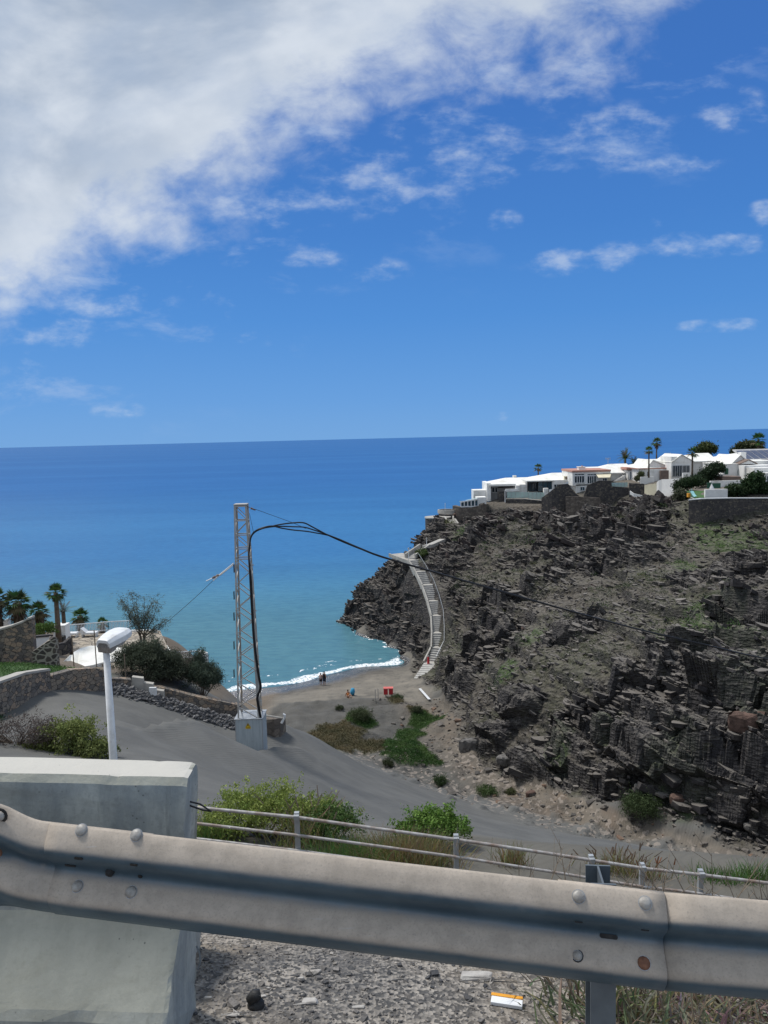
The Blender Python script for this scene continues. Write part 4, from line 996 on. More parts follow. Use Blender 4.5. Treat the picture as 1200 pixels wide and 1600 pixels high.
# ---- tube railing on the path below the road
rl = thing('tube_railing', 'long galvanised tube railing along the path below the road', 'railing', W(463, 1380, y=10.5))
def RP(px, py): return W(px, py, y=10.5)
top = [(150,1246),(320,1263),(463,1277),(590,1295),(713,1312),(860,1334),(1005,1357),(1097,1367),(1200,1380),(1380,1400)]
low = [(150,1270),(320,1288),(463,1305),(590,1322),(713,1339),(860,1362),(1005,1386),(1070,1393),(1200,1412),(1380,1432)]
MT['tube'] = pmat('weathered_tube', (.47,.46,.45), (.33,.30,.28), 8, .55, .1, 60, metal=.2, c3=(.26,.19,.15), s3=3)
MB().tube([RP(*p) for p in top], .024, 10).build('top_rail', MT['tube'], rl, smooth=True)
MB().tube([RP(*p) for p in low], .021, 10).build('middle_rail', MT['tube'], rl, smooth=True)
MB().tube([RP(a, b+24) for a, b in low], .021, 8).build('lower_rail', MT['tube'], rl, smooth=True)
for px in (230, 463, 713, 925, 1005, 1097, 1290):
    tp = RP(px, np.interp(px, [p[0] for p in top], [p[1] for p in top]))
    zb = gz(tp.x, 10.53)-.2
    MB().box(tp.x-.035, tp.x+.035, 10.50+.024, 10.50+.085, zb, tp.z+.05).build('railing_post', MT['galv'], rl, bevel=.004)
    MB().box(tp.x-.037, tp.x+.037, 10.50-.034, 10.50+.03, tp.z-.03, tp.z+.032).build('clamp', MT['galv'], rl)

# ---- street lamp
lx = W(171, 1100, y=14).x; lz = W(168, 1017, y=14).z; lb = gz(lx, 14)
lamp = thing('street_lamp', 'white street lamp with a flat boxy head on a tapered pole', 'street lamp', (lx, 14, lb))
MB().tube([(lx+.02, 14, lb-.2), (lx+.015, 14, lb+.5), (lx, 14, lz+.02)], [.082, .078, .058], 20).build('pole', MT['whitepaint'], lamp, smooth=True)
MT['socket'] = pmat('grey_lamp_socket', (.30,.28,.26), (.22,.19,.17), 30, .8, .2, 50)
dirx = Vector((.24, .95, .16)).normalized(); sd_ = Vector((.94, -.34, 0)).normalized(); ud = sd_.cross(dirx)
A0 = Vector((lx, 14, lz+.09))-dirx*.08
MB().tube([(lx, 14, lz-.02), (lx, 14, lz+.06)], [.068, .085], 14).build('neck', MT['socket'], lamp)
def loft(secs):
    m = MB(); vs = []; n = 8
    for s, w_, zt, zb_ in secs:
        c = A0+dirx*s
        for (a, b) in ((-1,zb_),(-1,(zt+zb_)*.5+.01),(-.72,zt*.92),(-.4,zt),(.4,zt),(.72,zt*.92),(1,(zt+zb_)*.5+.01),(1,zb_)): vs.append(c+sd_*a*w_/2+ud*b)
    k = len(secs)
    fs = [[i*n+j, i*n+(j+1) % n, (i+1)*n+(j+1) % n, (i+1)*n+j] for i in range(k-1) for j in range(n)]+[list(range(n))[::-1], [(k-1)*n+j for j in range(n)]]
    return m.add(vs, fs)
loft([(0,.27,.095,-.095),(.02,.29,.105,-.10),(.17,.31,.11,-.095)]).build('socket', MT['socket'], lamp)
loft([(.0,.30,.155,-.0),(.04,.32,.165,-.0),(.22,.40,.175,-.01),(.44,.46,.16,-.02),(.62,.43,.135,-.02),(.69,.37,.115,-.01)]).build('lamp_head', MT['whitepaint'], lamp, smooth=False, bevel=.008)
loft([(.16,.25,-.03,-.085),(.4,.30,-.035,-.10),(.66,.26,-.02,-.06)]).build('diffuser', MT['palestone'], lamp)

# ---- lattice tower with cabinet
TY = 37.0
bx = W(390, 1150, y=TY).x; bz = gz(bx, TY)
zt = W(374, 790, y=TY).z
tw = thing('lattice_pylon', 'tall slim galvanised lattice power pylon standing in the black sand', 'pylon', (bx, TY, bz))
cabz = W(390, 1123, y=TY).z
def half(z):      # half width of the mast
    s = (z-bz)/(zt-bz); return .545*(1-s)+.27*s
legs = [(-1,-1),(1,-1),(1,1),(-1,1)]
cx0 = bx-.02; TCY = TY+.5
def lc(i, z): h = half(z); return Vector((cx0+legs[i][0]*h, TCY+legs[i][1]*h, z))
for i in range(4):
    l = MB(); sx_, sy_ = legs[i]; a = lc(i, bz-.3); b = lc(i, zt)
    l.bar(a, b, .085, .012, upv=(0, 1, 0)); l.bar(a+Vector((sx_*.036, -sy_*.036, 0)), b+Vector((sx_*.036, -sy_*.036, 0)), .012, .085, upv=(0, 1, 0))
    l.build('leg', MT['galvpale'], tw)
zz = [zt-.06]
for st_ in (.70, .70, .68, .50): zz.append(zz[-1]-st_)
zlow = cabz+.02; nz = 13; zd = np.linspace(zz[-1]-.05, zlow, nz+1)
for f in range(4):
    i, j = f, (f+1) % 4; b_ = MB(); n_ = (lc(i, zt)+lc(j, zt))/2-Vector((cx0, TCY, zt)); n_.z = 0; n_.normalize(); o_ = n_*.02
    for k in range(4):
        b_.bar(lc(i, zz[k])+o_, lc(j, zz[k])+o_, .045, .05)
        a, c_ = (i, j) if (k+f//2) % 2 == 0 else (j, i)
        b_.bar(lc(a, zz[k]-.06)+o_*1.4, lc(c_, zz[k+1]+.06)+o_*1.4, .035)
    b_.bar(lc(i, zz[4])+o_, lc(j, zz[4])+o_, .045, .05)
    for k in range(nz):
        a, c_ = (i, j) if (k+f//2) % 2 == 0 else (j, i)
        b_.bar(lc(a, zd[k])+o_*1.4, lc(c_, zd[k+1])+o_*1.4, .042)
    b_.build('bracing', MT['galvpale'], tw)
h = half(zt)+.05
MB().box(cx0-h, cx0+h, TCY-h, TCY+h, zt, zt+.05).build('top_plate', MT['galvpale'], tw)
cxa, cxb = W(368, 1150, y=TY-.1).x, W(411, 1150, y=TY-.1).x
def cab_mat():
    m, t, b, oc, g = newmat('cabinet_sheet_steel')
    n2 = t.noise(t.mapv(oc, (9, 9, .8)), 1.0, 5, .6)
    c = t.mix(t.rng(n2, .35, .7), (.44,.50,.54), (.34,.40,.44)); c = t.mix(t.rng(t.noise(oc, 5, 6, .7), .6, .72, 0, .5), c, (.20,.20,.20))
    t.l.new(c, b.inputs['Base Color']); b.inputs['Roughness'].default_value = .5; b.inputs['Metallic'].default_value = .1; return m
cab = MB().box(cxa, cxb, TY-.1, TY+1.15, bz-.5, cabz).build('cabinet', cab_mat(), tw, bevel=.012)
for xx in (cxa+.0, cxb-.04): MB().box(xx, xx+.04, TY-.106, TY-.098, bz-.2, cabz-.01).build('corner_trim', MT['galv'], cab)
MB().box(cxa-.03, cxb+.03, TY-.13, TY+1.18, cabz, cabz+.03).build('lid', MT['galv'], cab)
cc_ = W(387.5, 1134, y=TY-.112); s = .16
MT['signblack'] = pmat('sign_black', (.02,.02,.02), None, 8, .6)
sg = MB().prism([cc_+Vector((-.13,0,-.155)), cc_+Vector((.13,0,-.155)), cc_+Vector((.13,0,-.06)), cc_+Vector((0,0,.14)), cc_+Vector((-.13,0,-.06))], (0, .008, 0)).build('warning_sign', MT['yellow'], cab)
sgb = MB(); q = cc_+Vector((0, -.003, 0))
sgb.prism([q+Vector(a) for a in ((-.02,0,.085),(.02,0,.08),(.0,0,.035),(.03,0,.04),(-.015,0,-.055),(-.002,0,.005),(-.03,0,0))], (0, .002, 0))
for a, b in ((Vector((-.115,0,-.07)), Vector((0,0,.122))), (Vector((0,0,.122)), Vector((.115,0,-.07))), (Vector((-.115,0,-.07)), Vector((.115,0,-.07)))): sgb.bar(q+a, q+b, .010, .004, upv=(0, 1, 0))
sgb.bar(q+Vector((-.09,0,-.115)), q+Vector((.09,0,-.115)), .022, .003, upv=(0, 1, 0))
sgb.build('lightning_symbol', MT['signblack'], sg)
for py in (888, 930, 963, 1008, 1052):
    p = W(366.5, py, y=TY); MB().box(p.x-.035, p.x-.005, TCY-.6, TCY-.45, p.z-.20, p.z+.20).build('number_plate', MT['rubber'], tw)
# conduit on the right leg
pr = [lc(1, z_)+Vector((.09, 0, 0)) for z_ in np.linspace(zz[-1]-.2, cabz+.3, 8)]
MB().tube(pr, .035, 8).build('conduit', MT['galvpale'], tw, smooth=True)
for k, z_ in enumerate(np.linspace(zz[-1]-.3, cabz+.9, 4)):
    p = lc(1, z_); MB().box(p.x+.04, p.x+.24, p.y-.05, p.y-.02, p.z-.02, p.z+.02).build('cable_clip', MT['galvpale'], tw)
# guy bracket on the left with insulators
br = thing('wire_tensioner', 'insulated wire tensioner reaching left from the pylon', 'tensioner', lc(0, zz[-1]))
a = W(365, 880, y=TY); b = W(343, 898, y=TY-.6); c_ = W(322, 908, y=TY-.9)
MB().bar(a, b, .045, .03).bar(a+Vector((0,.06,-.08)), b+Vector((0,.04,-.05)), .03).build('strap', MT['galvpale'], br)
MB().tube([b, b.lerp(c_, .15), b.lerp(c_, .3), b.lerp(c_, .35), b.lerp(c_, .55)], [.03,.07,.03,.07,.03], 10).build('insulator', MT['brown'], br, smooth=True)
MB().tube([b.lerp(c_, .5), c_], .022, 8).build('end_fitting', MT['whitepaint'], br)
b2 = W(333, 907, y=TY-.8)
MB().tube([b, b2], [.045, .03], 8).build('clevis', MT['whitepaint'], br)
def sag(a, b, s, n=24): return [Vector(a).lerp(Vector(b), i/n)-Vector((0, 0, s*4*(i/n)*(1-i/n))) for i in range(n+1)]
wr = MB().tube(sag(b2, W(96, 1058, y=54), .9), .011, 6).build('overhead_wire', MT['rubber'], loc=b2); tag(wr, 'thin wire running down left from the pylon to the villa terrace', 'wire')
# heavy cable
cp = [(407,1121,36.75),(403,1100,36.6),(402,1088,36.6),(407,1074,36.6),(404,1056,36.6),(399,1020,36.7),(396,990,36.8),(393,940,37),(391,900,37),(389,873,37),(390,855,37),(392,840,37),(398,831,37),(408,826,37.1),(424,822.5,37.2),(440,823,37.4),(458,824,37.6),(475,825,37.8),(490,828,38),(520,839,38.3),(560,856,38.8),(600,871,39.3),(700,900,40.5),(800,929,41.8),(900,957,43),(1000,984,44.2),(1100,1007,45.4),(1200,1030,46.6),(1400,1066,49)]
cbl = thing('power_cable', 'thick black cable bundle arching off the pylon across to the right', 'cable', W(407, 1121, y=36.75))
for k in range(3):
    pts = []
    for i, (px, py, y_) in enumerate(cp):
        p = W(px, py, y=y_); ph = i*.9+k*2.1
        off = Vector((0, math.cos(ph), math.sin(ph)))*.024
        if 9 <= i <= 0: pass
        if i in (15, 16, 17): off = Vector((0, 0, (.02+.10*(i-14))*(1 if k == 0 else (-.6 if k == 1 else .15))*(1.0 if i < 17 else .8)))
        if i == 18: off = Vector((0, 0, .12*(1 if k == 0 else (-1.1 if k == 1 else 0))))
        if i < 9: off = Vector((math.cos(k*2.1), math.sin(k*2.1), 0))*.035
        pts.append(p+off)
    # catmull-rom smoothing
    sm_ = []
    for i in range(len(pts)-1):
        p0 = pts[max(i-1, 0)]; p1 = pts[i]; p2 = pts[i+1]; p3 = pts[min(i+2, len(pts)-1)]
        for s in range(6):
            u_ = s/6; sm_.append(.5*((2*p1)+(p2-p0)*u_+(2*p0-5*p1+4*p2-p3)*u_*u_+(3*p1-p0-3*p2+p3)*u_**3))
    sm_.append(pts[-1]); MB().tube(sm_, .033 if k else .036, 7).build('strand', MT['rubber'], cbl, smooth=True)
sw_ = thing('support_wire', 'thin steel wire from the pylon top to the cable bundle', 'wire', W(384, 790, y=TY))
MB().tube([W(383, 789, y=TY), W(394, 795, y=TY+.1), W(400, 796, y=TY+.2), W(458, 817, y=TY+.6), W(478, 826, y=TY+.8)], .012, 6).build('wire', MT['rubber'], sw_)
MB().tube([W(392, 794, y=TY+.1), W(399, 797, y=TY+.2)], [.05, .03], 8).build('insulator', MT['brown'], sw_)
MB().tube([W(390, 802, y=TY+.1), W(391, 808, y=TY+.1), W(396, 832, y=TY)], .010, 6).build('drop_wire', MT['rubber'], sw_)

# ================================================================== WALLS, VILLAS, STAIRS
def wall(name, label, pts, mat, thick=.45, coping=None, cat='wall', depth=.4, cw=.06, group=None):
    """pts: (px, py_top, py_bottom, Y)"""
    tp = [W(px, a, y=Y) for px, a, b, Y in pts]; bt = [W(px, b, y=Y) for px, a, b, Y in pts]
    n = len(tp); vs = []; T_ = []
    for i in range(n):
        d = tp[min(i+1, n-1)]-tp[max(i-1, 0)]; nn_ = Vector((-d.y, d.x, 0)).normalized()*thick
        x, y = tp[i].x, tp[i].y
        vs += [Vector((x, y, bt[i].z-depth)), Vector((x, y, tp[i].z)), Vector((x, y, tp[i].z))+nn_, Vector((x, y, bt[i].z-depth))+nn_]; T_.append((tp[i], nn_))
    fs = [[i*4+k, i*4+(k+1) % 4, (i+1)*4+(k+1) % 4, (i+1)*4+k] for i in range(n-1) for k in range(4)]+[[0,1,2,3], [(n-1)*4+k for k in (3,2,1,0)]]
    base = (sum(p.x for p in tp)/n, sum(p.y for p in tp)/n, min(p.z for p in bt))
    m = MB().add(vs, fs); o = m.build(name, MT[mat], loc=base); tag(o, label, cat, group)
    if coping:
        vs = []
        for p, nn_ in T_:
            u_ = nn_.normalized(); a = p-u_*cw; b = p+nn_+u_*cw
            vs += [a+Vector((0,0,.003)), a+Vector((0,0,.12)), b+Vector((0,0,.12)), b+Vector((0,0,.003))]
        MB().add(vs, fs).build('coping', MT[coping], o)
    return o
# --- left: walls around the dune and the villa garden
wall('stone_wall', 'rough stone retaining wall with pale coping left of the dune', [(-160,1120,1210,30),(-60,1085,1150,33),(0,1068,1135,35),(40,1054,1118,37),(78,1048,1103,39.2)], 'stone', coping='concpale', cw=.03)
wall('stone_wall', 'brown stone wall behind the crest of the dune', [(79,1056,1100,39.25),(115,1046,1088,40.5),(150,1044,1092,41.5),(163,1048,1094,42),(172,1060,1096,42.5),(205,1062,1106,43)], 'stone')
wall('stone_wall', 'stone wall with rubble foot running down to the pylon', [(222,1072,1118,43.5),(255,1075,1124,43.8),(300,1087,1136,44.2),(340,1095,1146,44.6),(378,1103,1156,45)], 'stone')
wall('stone_wall', 'short broken end of stone wall right of the pylon cabinet', [(408,1124,1154,45),(428,1124,1158,45),(438,1122,1156,45.5),(446,1121,1148,46.5)], 'stonetan')
wall('stepped_wall', 'grey stepped concrete wall with a square pale hatch', [(206,1058,1108,43.1),(224,1060,1112,43.2),(224.5,1067,1112,43.25),(239,1069,1118,43.3),(239.5,1078,1118,43.3),(256,1080,1120,43.4)], 'concpale', cat='wall', thick=.35)
pp = W(239, 1080, y=42.95); MB().box(pp.x-.21, pp.x+.19, 42.9, 43.05, pp.z-.25, pp.z+.22).build('wall_hatch', MT['whitepaint'], loc=(pp.x, 43, pp.z)); tag(COL.objects['wall_hatch'], 'small square white meter box on the stepped wall', 'meter box')
pl_ = MB(); a = W(185, 1058, y=43.3)
wall('garden_wall', 'high curved brown stone wall at the left edge above the grass', [(-160,1010,1060,46),(-40,992,1030,46.5),(0,985,1026,47),(18,980,1026,47),(36,973,1026,47),(42,969,1027,47),(49,967,1027,47)], 'stone', coping='concpale')
wall('garden_wall', 'grey and white garden wall between stone walls near the palms', [(50,997,1035,50),(82,994,1022,51.5)], 'whiteroof', coping='stonedark', thick=.3)
wall('garden_wall', 'pierced wall of dark stones in pale mortar below the tall palm', [(50,1019,1041,45.5),(66,1008,1043,45.6),(77,1001,1043,45.7),(85,995,1043,45.9),(91,997,1041,46.3)], 'stonegrout', thick=.4)
wall('garden_wall', 'thin dark stone wall with a curved top beside the paved terrace', [(91,1006,1016,50),(102,1004,1014,50.5),(112,995,1008,51),(113,994,1014,51.2)], 'stonedark', thick=.25)
# terrace paving
def slab(name, label, cat, poly, z, mat, th=.25, kind=None):
    P_ = [Vector((x, y, z)) for x, y in poly]; o = MB().prism(P_, (0, 0, -th)).build(name, MT[mat], loc=(poly[0][0], poly[0][1], z-th)); tag(o, label, cat, kind=kind); return o
def gp(px, py, z): p = W(px, py, z=z); return (p.x, p.y)
zT = 15.2
slab('terrace', 'flagstone sun terrace by the sea behind the garden walls', 'terrace', [gp(92,1022,zT),(gp(92,1022,zT)[0]-3,gp(92,1022,zT)[1]+3),gp(96,993,zT),gp(250,985,zT),gp(262,1012,zT),gp(215,1050,zT)], zT, 'paving', 1.5)
# white sweeping ramp wall
rw = thing('curved_ramp', 'white rounded sunken slide-like ramp on the villa terrace', 'ramp', W(150, 1040, z=zT))
def ramp():
    vs = []; fs = []; N = 16
    top_ = [(95,1036),(103,1030),(112,1021),(124,1014),(138,1010.5),(152,1010),(165,1012),(185,1013),(200,1016)]
    bot_ = [(97,1042),(110,1040),(121,1041),(124,1042.5),(133,1041),(145,1039),(160,1035),(180,1032),(200,1030)]
    for (a, b), (c, d) in zip(top_, bot_):
        p = W(a, b, z=zT+.55); q = W(c, d, z=zT+.10)
        p = Vector((p.x, p.y, p.z)); vs += [p, p-Vector((0, -.25, 0)), p-Vector((0, -.25, .6)), q, q-Vector((0, 0, .5))]
    n = len(top_)
    for i in range(n-1):
        fs += [[i*5+0, i*5+1, (i+1)*5+1, (i+1)*5+0], [i*5+1, i*5+2, (i+1)*5+2, (i+1)*5+1], [i*5+3, i*5+0, (i+1)*5+0, (i+1)*5+3], [i*5+4, i*5+3, (i+1)*5+3, (i+1)*5+4]]
    return MB().add(vs, fs)
ramp().build('ramp_shell', MT['whiteroof'], rw, smooth=False)
# white railing on the seaward edge
def fence_white(name, label, pts, h, mat='whitepaint', n=30, bar=.03):
    a = [Vector(p) for p in pts]; t_ = thing(name, label, 'railing', a[0]); m = MB(); L = sum((a[i+1]-a[i]).length for i in range(len(a)-1))
    for i in range(len(a)-1):
        m.bar(a[i]+Vector((0,0,h)), a[i+1]+Vector((0,0,h)), bar*1.8); m.bar(a[i]+Vector((0,0,.1)), a[i+1]+Vector((0,0,.1)), bar*1.4)
    m.build('handrail', MT[mat], t_); m = MB()
    for i in range(len(a)-1):
        k = max(2, int(n*(a[i+1]-a[i]).length/L))
        for j in range(k+1): p = a[i].lerp(a[i+1], j/k); m.bar(p, p+Vector((0,0,h)), bar)
    m.build('balusters', MT[mat], t_); return t_
p0 = W(100, 992, z=zT); p1 = W(170, 986, z=zT); p2 = W(205, 984, z=zT)
fence_white('balustrade', 'white balustrade on the sea edge of the flagstone terrace', [p0, p1, p2], .8, n=46, bar=.035)
for i, (px, py, lb_) in enumerate(((112,993,'left of two white sun beds against the balustrade'),(143,992,'right of two white sun beds against the balustrade'))):
    p = W(px, py+2, z=zT); s_ = thing('sun_bed', lb_, 'sun bed', p)
    MB().box(p.x-.8, p.x+.5, p.y-.3, p.y+.3, zT+.2, zT+.38).build('mattress', MT['whitepaint'], s_, bevel=.05)
    MB().prism([Vector((p.x-.8, p.y-.3, zT+.38)), Vector((p.x-.35, p.y-.3, zT+.38)), Vector((p.x-.75, p.y-.3, zT+.75))], (0, .6, 0)).build('backrest', MT['whitepaint'], s_)
    for ddx in (-.7, .4): MB().box(p.x+ddx, p.x+ddx+.06, p.y-.25, p.y+.25, zT, zT+.2).build('leg', MT['whitepaint'], s_)
# white garden hut behind the tall palm + white parapets right of the lamp
p = W(93, 990, y=60); ht = thing('garden_hut', 'small white hut with dark door behind the tall palm', 'hut', (p.x, 60, p.z-1))
MB().box(p.x-.5, p.x+.45, 60, 61, p.z-1.2, p.z+.65).build('wall', MT['white'], ht); MB().box(p.x-.1, p.x+.5, 59.5, 59.98, p.z-1.0, p.z-.15).build('door', MT['blackplastic'], ht)
wall('sea_parapet', 'white parapet seen through the thin shrub right of the lamp head', [(205,985,1000,64),(236,985,1000,64),(240,984,1012,63)], 'white', thick=.3)
wall('sea_parapet', 'lower rough white parapet stepping down behind the dark bush', [(240,998,1030,62),(256,1010,1035,60),(262,1018,1040,58)], 'white', thick=.3)
wall('sea_parapet', 'beige terrace wall below the small white railing', [(270,1030,1048,52),(300,1028,1052,52),(318,1026,1075,51.5)], 'stonetan', thick=.5)
wall('sea_parapet', 'white pillar with flaking edge beside the small railing', [(310,1018,1045,51.3),(321,1022,1062,51.2)], 'white', thick=.4)
fence_white('small_railing', 'small white railing left of the flaking pillar', [W(272, 1030, y=52.2), W(312, 1028, y=52.2)], .5, n=14, bar=.03)
wall('white_wall', 'bright white wall at the left edge behind the palms', [(-60,975,1000,62),(0,972,996,62),(12,967,996,62)], 'white')
# thin posts in the garden
for px, y0, y1, Y, lb_ in ((112,993,1032,48,'thin dark pole standing before the white ramp'),(147,985,1045,49,'thin leaning pole on the white ramp'),(194,1022,1060,44.2,'pale pole behind the wall right of the lamp')):
    a = W(px, y0, y=Y); b = W(px+1, y1, y=Y); b.x = a.x+.02
    tag(MB().tube([a, b-Vector((0,0,.4))], .035, 6).build('pole', MT['wood'], loc=b), lb_, 'pole')
# broken white stake and rail on the wall end right of pylon
q = thing('wooden_handrail', 'bleached timber rail with a bent white end on the broken wall', 'handrail', W(410, 1122, y=44.8))
MB().tube([W(410, 1117, y=44.8), W(441, 1122, y=44.8)], .05, 6).build('rail', MT['concpale'], q)
MB().tube([W(440, 1130, y=44.8), W(444, 1122, y=44.8), W(445, 1117, y=44.8), W(442, 1116, y=44.8)], .07, 7).build('post', MT['whitepaint'], q)

# --- hill edge: walls
wall('retaining_wall', 'long dark stone wall with white coping along the right villas', [(1076,782,832,110),(1095,780,838,109),(1140,779,842,109),(1200,779,846,109),(1420,780,850,110)], 'stonedark', coping='whitepaint', depth=1.5, thick=.5)
wall('retaining_wall', 'short wall face turning back below the lawn with the slide', [(1074,775,812,122),(1090,782,830,110.5)], 'stonedark', coping='whitepaint', depth=2.0, thick=.4)
wall('retaining_wall', 'tall uneven dark stone wall right of the glass room villa', [(846,778,808,151),(856,771,808,150),(862,766,806,149.5),(874,757,805,149),(888,756,805,149),(896,768,805,149),(905,775,806,149)], 'stonedark', depth=1.5)
wall('retaining_wall', 'tan patched stone wall below the pink coped villa', [(884,776,799,148),(905,776,801,147.5),(938,778,803,147)], 'stonetan', depth=1.0, thick=.5)
wall('retaining_wall', 'dark stone buttress wall in front of the awning terrace', [(912,776,802,148.9),(918,758,802,148.9),(936,751,800,148.5),(955,751,800,148),(956,760,800,148),(985,762,796,147)], 'stonedark', depth=1.0)
wall('retaining_wall', 'curved red paved garden wall with white lip below the beige wall', [(983,755,772,144.6),(1007,756,776,144)], 'stonedark', depth=.6)
wall('garden_edge', 'low white lip around the small red garden', [(984,767,770,143),(990,771,773,142.4),(1004,774,777,142),(1013,774,778,142)], 'white', thick=.3, depth=.3)
wall('retaining_wall', 'dark stone wall under the glass balustrades of the left villas', [(790,780,790,158.6),(820,780,796,156),(850,783,800,154)], 'stonedark', depth=1.2, coping='concpale')
wall('retaining_wall', 'dark stone wall at the porch of the leftmost villa', [(777,768,786,160),(790,767,788,159.5)], 'stonedark', depth=.8)
wall('retaining_wall', 'grey stone bastion below the white sunroom at the headland', [(707,790,800,158.5),(716,792,822,157.5),(731,795,830,156.5),(732,794,818,156.6),(750,790,808,156.6),(760,783,800,158)], 'stonetan', depth=1.5, thick=1.2)

# --- villas
def XZ(px0, px1, py0, py1, Y):
    xm, ym = (px0+px1)/2, (py0+py1)/2
    return W(px0, ym, y=Y).x, W(px1, ym, y=Y).x, W(xm, py1, y=Y).z, W(xm, py0, y=Y).z
def blk(parent, name, px0, px1, py0, py1, Y, dp, mat, down=0.0, dark=None):
    x0, x1, z0, z1 = XZ(px0, px1, py0, py1, Y)
    return MB().box(x0, x1, Y, Y+dp, z0-down, z1).build(name, MT[mat], parent)
def win(parent, px0, px1, py0, py1, Y, mull=1, name='window', glass='glassdark', fr='whitepaint', fw=.10, trans=None):
    x0, x1, z0, z1 = XZ(px0, px1, py0, py1, Y); y0 = Y-.09; m = MB()
    m.box(x0-fw, x0, y0, Y-.003, z0-fw, z1+fw); m.box(x1, x1+fw, y0, Y-.003, z0-fw, z1+fw); m.box(x0, x1, y0, Y-.003, z1, z1+fw); m.box(x0, x1, y0, Y-.003, z0-fw, z0)
    for k in range(1, mull): xm = x0+(x1-x0)*k/mull; m.box(xm-fw*.4, xm+fw*.4, y0+.01, Y-.003, z0, z1)
    if trans: zt_ = z0+(z1-z0)*trans; m.box(x0, x1, y0+.015, Y-.004, zt_-.05, zt_+.05)
    f = m.build(name, MT[fr], parent); MB().box(x0, x1, Y-.03, Y-.005, z0, z1).build('pane', MT[glass], f); return f
def hip(parent, name, e0, e1, pe, Y, dp, r0, r1, pr, mat='whiteroof', over=.3, front_gable=False, thick=.18):
    """eaves px e0..e1 at pixel row pe on plane Y; ridge px r0..r1 at row pr at Y+dp/2"""
    z0 = W((e0+e1)/2, pe, y=Y).z; x0 = W(e0, pe, y=Y).x-over*.3; x1 = W(e1, pe, y=Y).x+over*.3
    yr = Y+dp/2; zr = W((r0+r1)/2, pr, y=yr).z; a = W(r0, pr, y=yr).x; b = W(r1, pr, y=yr).x
    v_ = [(x0,Y-over,z0),(x1,Y-over,z0),(x1,Y+dp,z0),(x0,Y+dp,z0),(a,yr,zr),(b,yr,zr),(x0,Y-over,z0-thick),(x1,Y-over,z0-thick),(x1,Y+dp,z0-thick),(x0,Y+dp,z0-thick)]
    return MB().add(v_, [[0,1,5,4],[1,2,5],[2,3,4,5],[3,0,4],[6,9,8,7],[0,6,7,1],[1,7,8,2],[2,8,9,3],[3,9,6,0]]).build(name, MT[mat], parent)
def gable(parent, name, px0, px1, pe, ap, pa, Y, dp, mat='white', rmat='whiteroof'):
    """gable facing the camera: front triangle with roof running back"""
    z0 = W((px0+px1)/2, pe, y=Y).z; x0 = W(px0, pe, y=Y).x; x1 = W(px1, pe, y=Y).x; A = W(ap, pa, y=Y)
    f = MB().prism([Vector((x0, Y, z0)), Vector((x1, Y, z0)), Vector((A.x, Y, A.z))], (0, dp, 0)).build(name, MT[mat], parent)
    u_ = .14
    m = MB(); m.prism([Vector((x0-.25,Y-.2,z0-.05)), Vector((A.x,Y-.2,A.z+.02)), Vector((A.x,Y-.2,A.z+.02+u_)), Vector((x0-.25,Y-.2,z0+u_-.05))], (0, dp+.2, 0))
    m.prism([Vector((A.x,Y-.2,A.z+.02)), Vector((x1+.25,Y-.2,z0-.05)), Vector((x1+.25,Y-.2,z0+u_-.05)), Vector((A.x,Y-.2,A.z+.02+u_))], (0, dp+.2, 0))
    m.build('roof', MT[rmat], parent); return f
def vbase(px, py, Y): p = W(px, py, y=Y); return (p.x, Y, p.z)
# leftmost: sunroom and end walls
v = thing('sunroom', 'white framed glass sunroom at the tip of the headland', 'sunroom', vbase(732, 791, 157))
x0, x1, z0, z1 = XZ(720, 747, 780, 791.5, 157)
MB().box(x0+.1, x1-.05, 157.15, 160, z0, z0+(z1-z0)*.75).build('pane', MT['glassblue'], v)
m = MB(); zl = z0+(z1-z0)*.62
m.bar((x0,157,z0), (x1,157,z0), .25).bar((x0,157,zl), (x1,157,z1), .22)
for k in range(6): xx = x0+(x1-x0)*k/5; m.bar((xx,157,z0), (xx,157,zl+(z1-zl)*k/5), .2)
m.build('frame', MT['whitepaint'], v)
MB().prism([Vector((x0,157.05,zl)), Vector((x1,157.05,z1)), Vector((x1,157.05,z1-.12)), Vector((x0,157.05,zl-.12))], (0, 3, 0)).build('roof', MT['palegls'], v)
v = thing('villa', 'leftmost white villa with a deep shaded porch and low hipped roof', 'villa', vbase(790, 775, 162))
blk(v, 'low_wall', 745, 760, 777, 784, 157.6, 3, 'white', .5); blk(v, 'side_wall', 740, 762, 766, 779, 162.5, 4, 'white', 1.5)
blk(v, 'end_wall', 761, 767, 755, 777, 161.5, 8, 'white', .8); blk(v, 'wall', 767, 826, 762, 780, 164, 8, 'grey', 1)
win(v, 769, 772.5, 762, 769, 163.98, 1, fw=.12); win(v, 774, 777, 762, 769, 163.98, 1, fw=.12)
x0, x1, z0, z1 = XZ(764, 806, 756.5, 759.5, 161); MB().box(x0, x1, 161, 171, z0, z1).build('porch_roof', MT['whiteroof'], v)
hip(v, 'roof', 770, 842, 758, 165, 14, 790, 826, 746, over=.2)
blk(v, 'chimney', 802, 807, 743, 748, 172, 1.0, 'whiteroof', .6)
blk(v, 'parapet', 790, 812, 764, 768, 159.8, .3, 'white', 0); blk(v, 'niche_block', 806, 812, 759, 764.5, 160, 1, 'white', 0)
blk(v, 'inner_wall', 812, 825, 757, 769, 160.5, .3, 'white', 1)
blk(v, 'downpipe', 788.6, 789.8, 766, 785, 158.4, .12, 'whitepaint', 0)
